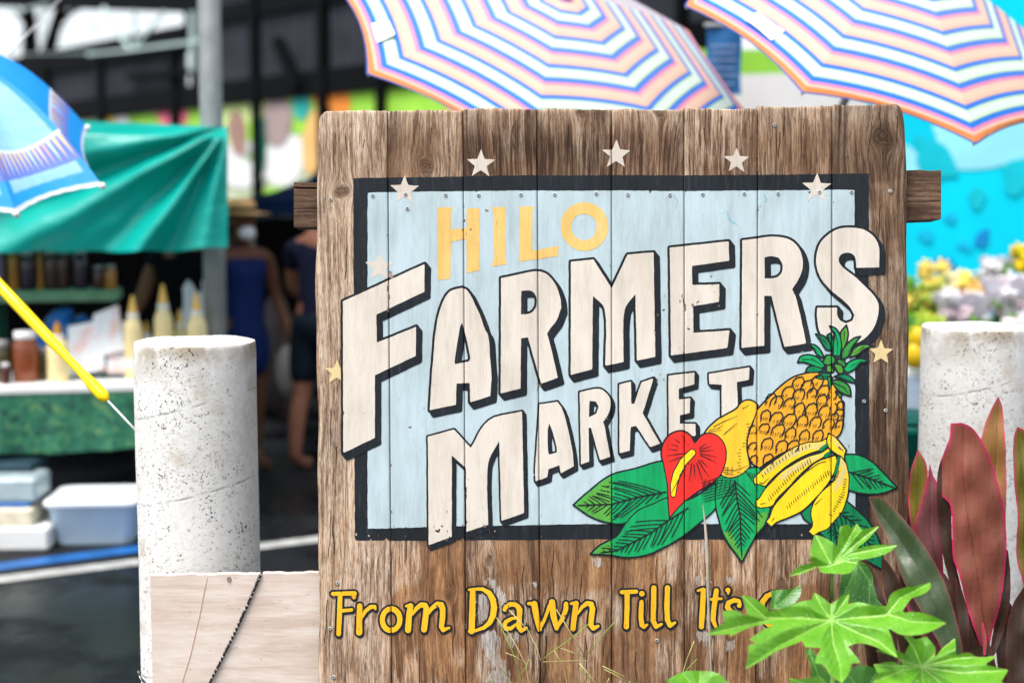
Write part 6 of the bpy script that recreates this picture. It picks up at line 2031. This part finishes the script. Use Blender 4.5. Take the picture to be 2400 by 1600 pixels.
# added black screens stand in for the aisle's deep shade
for px0, px1, d, z1, lb in ((-420, 520, 10.2, 1.95, 'added black screen standing in for shade behind the jar stall'), (590, 1560, 14.0, 1.55, 'low added black screen standing in for shade deep in the aisle')):
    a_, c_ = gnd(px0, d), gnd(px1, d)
    t2 = thing('shade_screen', lb, 'screen', (a_ + c_) / 2)
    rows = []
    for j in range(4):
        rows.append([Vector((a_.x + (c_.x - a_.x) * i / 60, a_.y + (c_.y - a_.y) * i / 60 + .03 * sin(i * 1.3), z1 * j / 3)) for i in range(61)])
    MB().grid(rows).build('cloth', plain('shade_screen_cloth', (.002, .002, .0025), .9), t2, True)
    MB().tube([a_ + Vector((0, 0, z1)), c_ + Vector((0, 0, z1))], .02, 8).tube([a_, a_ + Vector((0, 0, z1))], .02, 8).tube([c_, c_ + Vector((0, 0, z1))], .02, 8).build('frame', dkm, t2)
# ================================================================ PLANTS IN FRONT
def leaf_mat(name, lo, hi, vein, rough=.38, tr=.3, edge=None, spots=True):
    m, t, b = new_mat(name)
    vn = N(t, 'Attribute', attribute_name='vein').outputs['Fac']
    v2 = N(t, 'Attribute', attribute_name='vein2').outputs['Fac']
    n = noise(t, coords(t), 26, 4)
    c = ramp(t, n if not edge else noise(t, coords(t, (95, 95, 3)), 1, 5, .6), [(.25, lo), (.75, hi)])
    c = mixc(t, ramp(t, v2, [(.0, (.26,) * 3), (.4, (0,) * 3)]), c, vein)
    c = mixc(t, ramp(t, vn, [(.0, (.75,) * 3), (.35, (.5,) * 3), (.75, (0,) * 3)]), c, vein)
    if edge:
        ed = N(t, 'Attribute', attribute_name='edge').outputs['Fac']
        c = mixc(t, ramp(t, ed, [(.0, (.9,) * 3), (.16, (.75,) * 3), (.34, (.18,) * 3), (1.0, (0,) * 3)]), c, edge)
    if spots:
        edb = N(t, 'Attribute', attribute_name='edge').outputs['Fac']
        brn = math_(t, 'MULTIPLY', ramp(t, edb, [(.0, (1,) * 3), (.30, (0,) * 3)]), ramp(t, noise(t, coords(t), 34, 3), [(.50, (0,) * 3), (.60, (1,) * 3)]))
        c = mixc(t, math_(t, 'MULTIPLY', brn, .7), c, (.30, .22, .05))
        big = noise(t, coords(t), 9, 3)
        c = mixc(t, ramp(t, big, [(.42, (.35,) * 3), (.58, (0,) * 3)]), c, lo)
        sp = ramp(t, noise(t, coords(t), 210, 2, .5), [(.66, (0,) * 3), (.70, (1,) * 3)])
        msk = ramp(t, noise(t, coords(t), 14, 2), [(.46, (0,) * 3), (.58, (1,) * 3)])
        c = mixc(t, math_(t, 'MULTIPLY', math_(t, 'MULTIPLY', sp, msk), .65), c, (.60, .68, .50))
    L(t, c, b.inputs['Base Color'])
    L(t, ramp(t, n, [(.3, (rough - .1,) * 3), (.7, (rough + .12,) * 3)]), b.inputs['Roughness'])
    bump(t, b, math_(t, 'ADD', math_(t, 'MINIMUM', math_(t, 'MULTIPLY', v2, .25), .8), math_(t, 'MULTIPLY', n, .7)), .5, .006)
    tl = t.nodes.new('ShaderNodeBsdfTranslucent'); L(t, c, tl.inputs['Color'])
    mx = t.nodes.new('ShaderNodeMixShader'); mx.inputs[0].default_value = tr
    L(t, b.outputs[0], mx.inputs[1]); L(t, tl.outputs[0], mx.inputs[2]); L(t, mx.outputs[0], t.nodes['Material Output'].inputs['Surface'])
    return m
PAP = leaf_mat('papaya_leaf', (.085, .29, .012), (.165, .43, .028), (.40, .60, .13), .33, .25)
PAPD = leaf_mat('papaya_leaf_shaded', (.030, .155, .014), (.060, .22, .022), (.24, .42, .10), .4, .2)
def leaf(name, ring, veins, d, mat, parent, tilt=.8, fold=.008, curl=0.0, center=None, step=3.0, sub=True, cup=0.0, twist=0.0, sm=52):
    r = smooth_ring(ring, sm, 4)
    X, Y = grid_of(r, step, 6)
    v, f = field_mesh(X, Y, sd_rings([r], X, Y) + wobble(X, Y, .8), 1)
    A = np.array(v)
    cx, cy = center or (A[:, 0].mean(), A[:, 1].mean())
    vd = np.full(len(A), 1e3); v2 = np.full(len(A), 1e3)
    segs2 = []
    for vp in veins:
        for a, b in zip(vp[:-1], vp[1:]):
            pass
        vd = np.minimum(vd, sd_stroke([(p[0], p[1], 0) for p in vp], A[:, 0], A[:, 1]))
        if sub:
            ln = sum(math.hypot(b[0] - a[0], b[1] - a[1]) for a, b in zip(vp[:-1], vp[1:]))
            n = max(3, int(ln / 17))
            for k in range(1, n):
                u = k / n * (len(vp) - 1); i = min(int(u), len(vp) - 2); q = u - i
                p = (vp[i][0] + (vp[i + 1][0] - vp[i][0]) * q, vp[i][1] + (vp[i + 1][1] - vp[i][1]) * q)
                a = math.atan2(vp[i + 1][1] - vp[i][1], vp[i + 1][0] - vp[i][0])
                for s_ in (-1, 1):
                    l = 55 * (1 - .5 * k / n)
                    segs2.append([p, (p[0] + cos(a + s_ * .75) * l, p[1] + sin(a + s_ * .75) * l)])
    for s2 in segs2:
        v2 = np.minimum(v2, sd_stroke([(p[0], p[1], 0) for p in s2], A[:, 0], A[:, 1]))
    rr = np.hypot(A[:, 0] - cx, A[:, 1] - cy)
    k = d / F
    dep = d + tilt * (cy - A[:, 1]) * k + fold * np.minimum(vd, 26) / 26.0 * -1.0 + curl * (rr * k) ** 2 * 6 + cup * (A[:, 0] - cx) ** 2 * k * k * 8 + twist * (A[:, 0] - cx) * k
    dep = dep + .0045 * np.sin(A[:, 0] * .045) * np.sin(A[:, 1] * .05) - .0026 * np.exp(-v2 / 2.2)
    V = np.array(CAM) + np.outer(dep, np.array(FW)) + np.outer((A[:, 0] - 1200) / F * dep, (1, 0, 0)) + np.outer((800 - A[:, 1]) / F * dep, np.array(UP))
    ed = -sd_rings([r], A[:, 0], A[:, 1])
    return mk(name, V, f, mat, parent, True, None, {'vein': vd / 3.2, 'vein2': v2 / 3.0, 'edge': ed / 12.0})
root = P(1955, 1700, 3.2)
stem_m = plain('papaya_stem', (.16, .30, .06), .5, .15, 20)
PL = thing('papaya_plant', 'young bright green papaya plant with lobed leaves in front of the sign', 'plant', (root.x, root.y + .06, 0))
def rays7(c, *tips):
    C_ = T('7:%s' % c)[0]
    out = []
    for s in tips:
        out.append([C_] + T('7:' + s))
    return out
stx = Vector((root.x, root.y + .06, 0))
topn = P(1948, 1470, 3.27)
MB().tube([stx, stx.lerp(topn, .5) + Vector((.01, 0, 0)), topn], [.014, .011, .008], 12).build('stem', stem_m, PL, True)
def petiole(p, q, sag=.01):
    p, q = Vector(p), Vector(q)
    MB().tube([p, p.lerp(q, .5) + Vector((0, 0, sag)), q], [.0042, .0036, .0032], 8).build('petiole', stem_m, PL, True)
LA = '7:895,948 950,985 1010,1030 1070,985 1135,955 1125,1030 1200,1015 1300,1040 1390,1045 1415,965 1500,920 1600,905 1688,880 1685,925 1630,965 1560,990 1525,1030 1495,1085 1600,1085 1700,1110 1797,1160 1700,1210 1600,1240 1480,1235 1400,1195 1430,1280 1462,1395 1370,1350 1280,1310 1190,1295 1125,1318 1190,1395 1212,1432 1150,1432 1135,1490 1085,1568 1010,1515 950,1440 900,1432 915,1370 945,1330 830,1320 815,1280 740,1310 650,1345 560,1400 420,1480 445,1390 450,1310 500,1292 447,1272 530,1215 620,1170 560,1165 430,1200 285,1275 330,1235 240,1240 158,1237 285,1150 272,1080 350,1070 425,1110 440,1090 400,965 480,985 550,1035 590,1080 680,1060 800,1015 880,1000'
leaf('leaf', T(LA), rays7('1010,1140', '1010,1000', '940,1040 900,960', '1080,1040 1130,965', '1200,1120 1400,1100 1560,1150 1790,1160', '1380,1110 1480,990 1680,890', '1200,1230 1340,1290 1455,1385', '1025,1300 1070,1440 1083,1560', '800,1120 600,1135 400,1180 165,1236', '860,1210 650,1320 430,1470', '560,1120 450,1020 405,970'),
     3.10, PAP, PL, .75, .020, -.32, T('7:1010,1140')[0]).__setitem__('label', 'largest, front papaya leaf, speckled with pale drops')
petiole(topn, P(1948, 1455, 3.12))
LT = '7:1185,480 1215,522 1340,500 1270,580 1180,655 1300,628 1467,628 1380,690 1260,720 1195,735 1180,775 1130,822 1010,822 935,815 925,775 850,810 712,850 790,775 890,745 838,737 870,720 870,660 895,555 960,575 1035,625 1048,660 1058,590 1068,505 1120,490 1147,515'
leaf('leaf', T(LT), rays7('1015,770', '1090,700 1180,620 1330,505', '1150,690 1460,630', '970,690 905,565', '900,780 720,848', '1100,740 1180,750', '1100,640 1185,490'), 3.20, PAP, PL, .7, .020, -.3, T('7:1015,770')[0])['label'] = 'topmost papaya leaf'
petiole(P(1950, 1405, 3.24), P(1950, 1330, 3.21), 0)
LC = '7:1190,730 1255,765 1295,840 1300,900 1330,1000 1390,1070 1250,1060 1060,990 1080,830 1150,800'
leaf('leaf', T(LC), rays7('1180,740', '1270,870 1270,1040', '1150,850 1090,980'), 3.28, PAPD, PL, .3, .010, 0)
LR = '7:1500,1245 1545,1230 1580,1270 1660,1250 1720,1330 1715,1390 1780,1320 1855,1258 1862,1375 1950,1360 2000,1390 2142,1382 2060,1440 2215,1478 2170,1560 2260,1620 2100,1640 1950,1580 1800,1600 1850,1700 1700,1660 1620,1760 1570,1620 1480,1590 1290,1568 1330,1500 1295,1440 1420,1420 1500,1452 1470,1400 1300,1345 1420,1330 1510,1370 1545,1300'
leaf('leaf', T(LR), rays7('1625,1455', '1580,1340 1520,1245', '1720,1370 1850,1265', '1850,1400 2135,1385', '1900,1500 2200,1480', '1500,1480 1300,1560', '1450,1400 1305,1347', '1640,1600 1620,1740', '1450,1450 1300,1442', '1760,1570 1840,1690'), 3.06, PAP, PL, .8, .020, -.32, T('7:1625,1455')[0])['label'] = 'lower right papaya leaf, cut by the bottom edge'
petiole(stx.lerp(topn, .55), P(2159, 1561, 3.09))
LB = '7:-100,1540 0,1492 110,1482 240,1500 310,1568 250,1700 50,1720 -100,1660'
leaf('leaf', T(LB), rays7('110,1640', '0,1500', '120,1490', '300,1570', '-90,1600'), 3.08, PAP, PL, .6, .01, 0)
petiole(stx.lerp(topn, .3), P(1638, 1625, 3.1))
LM = '7:720,1530 800,1540 870,1525 940,1518 985,1568 1100,1640 900,1680 760,1620'
leaf('leaf', T(LM), rays7('1000,1640', '730,1535', '930,1525'), 3.14, PAP, PL, .6, .01, 0)
LS = '7:600,935 700,930 765,920 800,893 808,950 780,1005 700,1055 590,1070 605,1000'
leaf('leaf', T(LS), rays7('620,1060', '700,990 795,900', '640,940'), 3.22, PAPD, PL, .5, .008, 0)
LU = '7:940,1440 1010,1520 990,1600 930,1650 880,1560 870,1460 830,1340 880,1330'
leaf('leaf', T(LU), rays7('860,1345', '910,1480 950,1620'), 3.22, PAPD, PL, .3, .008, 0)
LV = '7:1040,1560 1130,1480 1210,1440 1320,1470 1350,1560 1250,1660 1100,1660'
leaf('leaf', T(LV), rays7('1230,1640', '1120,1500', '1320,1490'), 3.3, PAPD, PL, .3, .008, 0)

# ---- red ti plant
def ti(name, lo, hi, edge, rough=.42, vein=None):
    return leaf_mat(name, lo, hi, vein or tuple(x * .55 for x in lo), rough, .30, edge, False)
TI = {'red': ti('ti_leaf_red', (.20, .075, .036), (.37, .105, .08), (.80, .012, .16), .3, (.16, .012, .035)), 'olive': ti('ti_leaf_olive', (.12, .11, .012), (.22, .19, .025), (.62, .03, .12)), 'green': ti('ti_leaf_green', (.020, .045, .014), (.050, .085, .026), (.17, .045, .04)),
      'plum': ti('ti_leaf_plum', (.14, .042, .046), (.22, .08, .08), (.55, .02, .11)), 'dark': ti('ti_leaf_dark', (.03, .018, .010), (.065, .035, .018), (.10, .02, .02)), 'pink': ti('ti_leaf_pinktip', (.26, .14, .03), (.42, .20, .07), (.78, .12, .20))}
tr_ = P(2300, 1640, 3.34)
TP = thing('ti_plant', 'ti plant with upright maroon leaves edged in pink, in front of the right bollard', 'plant', (tr_.x, tr_.y + .05, 0))
MB().tube([Vector((tr_.x, tr_.y + .05, 0)), Vector((tr_.x + .01, tr_.y + .04, .35)), tr_], [.022, .018, .014], 12).build('stem', plain('ti_stem', (.10, .07, .05), .8), TP, True)
def til(spec, mid, d, mt, tilt=-.15, cup=.6, lb=None, twist=0.0):
    o = leaf('leaf', T('m:' + spec), [T('m:' + mid)], d, TI[mt], TP, tilt, .006, 0, None, 3.4, False, cup, twist, 70)
    if lb: o['label'] = lb
til('850,62 872,120 882,215 892,400 892,650 872,900 840,1100 800,1300 790,1000 770,700 752,460 760,290 800,160', '850,70 835,400 820,800 800,1280', 3.50, 'pink', -.1, .5, 'tall pale leaf with a pointed pink tip')
til('950,222 985,240 1010,280 1060,500 1060,900 1010,1200 985,1060 945,900 952,700 933,500 930,290', '955,230 985,600 990,1050', 3.46, 'olive', -.1, .5)
til('428,340 470,410 480,500 450,640 440,840 430,1000 400,800 378,640 378,560 392,450', '430,345 425,600 430,980', 3.46, 'olive', -.1, .5)
til('490,412 510,480 530,520 552,700 565,1000 600,1200 660,1420 600,1420 520,1200 440,920 404,762 440,640 475,520', '490,420 490,760 570,1150 630,1400', 3.42, 'plum', -.1, .5)
til('600,205 668,206 725,240 790,345 850,520 887,700 893,900 862,1150 812,1330 800,1420 770,1400 690,1180 645,1000 612,900 600,640 535,560 540,430 590,300', '665,210 662,450 690,700 740,1000 800,1400', 3.36, 'red', -.12, .55, 'broad front maroon leaf with a bright pink edge')
til('590,300 612,420 604,640 612,850 640,1000 690,1180 770,1400 700,1360 620,1120 560,900 533,700 530,480 560,370', '590,310 575,600 620,950 740,1380', 3.385, 'dark', -.1, .3)
til('165,588 215,588 245,598 330,680 450,830 560,1020 622,1200 668,1400 690,1520 640,1560 560,1400 450,1200 352,1030 282,840 205,690', '170,592 330,800 480,1060 650,1500', 3.26, 'green', .25, .4, 'dark green leaf leaning left across the sign', -.25)
til('365,1083 402,1092 482,1180 540,1330 580,1480 520,1440 440,1310 382,1200 342,1096', '365,1086 430,1210 540,1430', 3.28, 'plum', .1, .3)
til('880,900 900,860 915,1000 910,1150 880,1290 830,1420 805,1420 830,1250 860,1080', '900,880 880,1150 815,1410', 3.40, 'dark', 0, .3)
til('985,1060 1060,1080 1080,1400 1040,1600 960,1640 900,1560 898,1260 930,1150', '985,1070 960,1300 950,1600', 3.30, 'dark', 0, .4)
til('760,1240 775,1260 790,1340 785,1420 772,1420', '765,1250 780,1410', 3.335, 'olive', 0, .2)
til('620,1000 650,1060 690,1180 700,1300 690,1420 660,1400 640,1250', '625,1010 670,1200 685,1400', 3.345, 'dark', 0, .2)

til('60,840 110,860 180,960 250,1120 300,1300 330,1560 240,1560 200,1350 140,1150 90,980', '62,845 180,1080 290,1550', 3.34, 'dark', .1, .3)  # added dark leaves fill the plant's shaded foot; shade put in their colour
til('240,900 290,960 350,1080 420,1240 470,1420 500,1600 400,1600 340,1400 280,1200 240,1020', '245,905 340,1180 450,1590', 3.36, 'dark', .1, .3)
til('330,980 380,1060 450,1200 520,1400 560,1600 470,1600 430,1420 370,1230 335,1080', '335,985 430,1250 520,1590', 3.31, 'dark', .1, .3)
til('560,980 620,1080 660,1250 700,1450 700,1620 600,1620 600,1400 570,1180', '565,990 630,1250 660,1600', 3.38, 'dark', .05, .3)
til('860,1080 930,1180 960,1350 940,1560 860,1600 840,1400 835,1200', '865,1090 900,1300 890,1590', 3.42, 'dark', .05, .3)
til('700,1180 780,1300 840,1480 850,1640 740,1640 700,1480 680,1300', '705,1190 770,1400 800,1630', 3.39, 'dark', .05, .3)
til('130,1000 200,1100 260,1250 300,1420 310,1600 180,1600 150,1380 120,1180', '135,1005 200,1250 250,1590', 3.37, 'dark', .05, .3)
# ---- wiry grass stalks and one dry blade
gs = plain('dry_grass', (.42, .38, .15), .6, .2, 30); gs2 = plain('green_grass', (.22, .34, .06), .6, .2, 30)
def stalks(label, segs_, base_px, mats):
    bq = P(base_px, 1900, 3.36)
    t_ = thing('grass_tuft', label, 'grass tuft', (bq.x, bq.y, 0), 'grass tufts at the foot of the sign')
    for k, (s, d, r) in enumerate(segs_):
        pts = T('n:' + s)
        n = len(pts)
        p3 = [P(x, y, d + .012 * sin(i * 1.3 + k)) for i, (x, y) in enumerate(pts)]
        MB().tube(p3, [r * (1 - .45 * i / max(1, n - 1)) for i in range(n)][::-1] if False else r, 6).build('stalk', mats[k % len(mats)], t_, True)
stalks('wiry dry grass stalks crossing below the letters of Dawn', [('360,1900 385,862 330,770 290,700', 3.38, .0016), ('520,1900 480,862 440,700 395,570 255,265', 3.38, .0011), ('560,1900 545,862 520,690 425,510 360,400 250,260', 3.36, .0011),
        ('520,690 430,620 330,580', 3.37, .0009), ('470,800 530,690 548,635', 3.37, .0009), ('655,655 620,540 535,370 365,190', 3.36, .0012), ('680,668 720,664 910,658 1080,655', 3.38, .0010), ('690,630 780,560 950,440 1110,305', 3.37, .0011),
        ('1065,620 950,430 800,185', 3.36, .0012), ('1060,620 950,580 840,540', 3.37, .0010), ('1085,600 1200,445 1330,305', 3.38, .0010), ('775,560 840,660 880,760 895,862 910,1900', 3.38, .0010), ('1160,862 1090,770 1010,680', 3.35, .0013), ('1150,880 1080,800 1010,720', 3.36, .0012),
        ('1470,840 1400,790 1225,705', 3.36, .0013), ('1465,860 1350,790 1240,735', 3.35, .0012), ('235,862 190,825 175,855', 3.36, .0012), ('1260,862 1285,815', 3.36, .001), ('1160,862 1300,1500 1320,1900', 3.36, .0013), ('1470,840 1500,1300 1480,1900', 3.36, .0014)], 1330, [gs, gs2, gs])
stalks('two grass stalks leaning against the joint right of the word Till', [('1930,862 1960,770 2000,640 2065,475', 3.38, .0013), ('1940,860 1990,745 2090,640', 3.38, .0010), ('1930,862 1910,1400 1900,1900', 3.38, .0013)], 1590, [gs, gs2])
mb = MB()
pth = [P(1647, 1180, 3.44), P(1653, 1230, 3.43), P(1658, 1300, 3.42), P(1660, 1400, 3.42), P(1664, 1500, 3.42), P(1672, 1700, 3.42), P(1680, 1980, 3.42)]
wd_ = [.4, 2.8, 4.4, 3.4, 2.2, 1.8, 1.6]
rows = []
for p, w_ in zip(pth, wd_):
    e = w_ * PX
    rows.append([p + Vector((-e, 0, 0)), p + Vector((0, -.0012, 0)), p + Vector((e, 0, 0)), p + Vector((0, .0008, 0)), p + Vector((-e, 0, 0))])
tag(mb.grid(rows).build('bleached_grass', plain('bleached_grass', (.36, .31, .245), .7, .15, 30), None, True), 'single bleached grass blade standing in front of the painted leaves', 'grass blade')
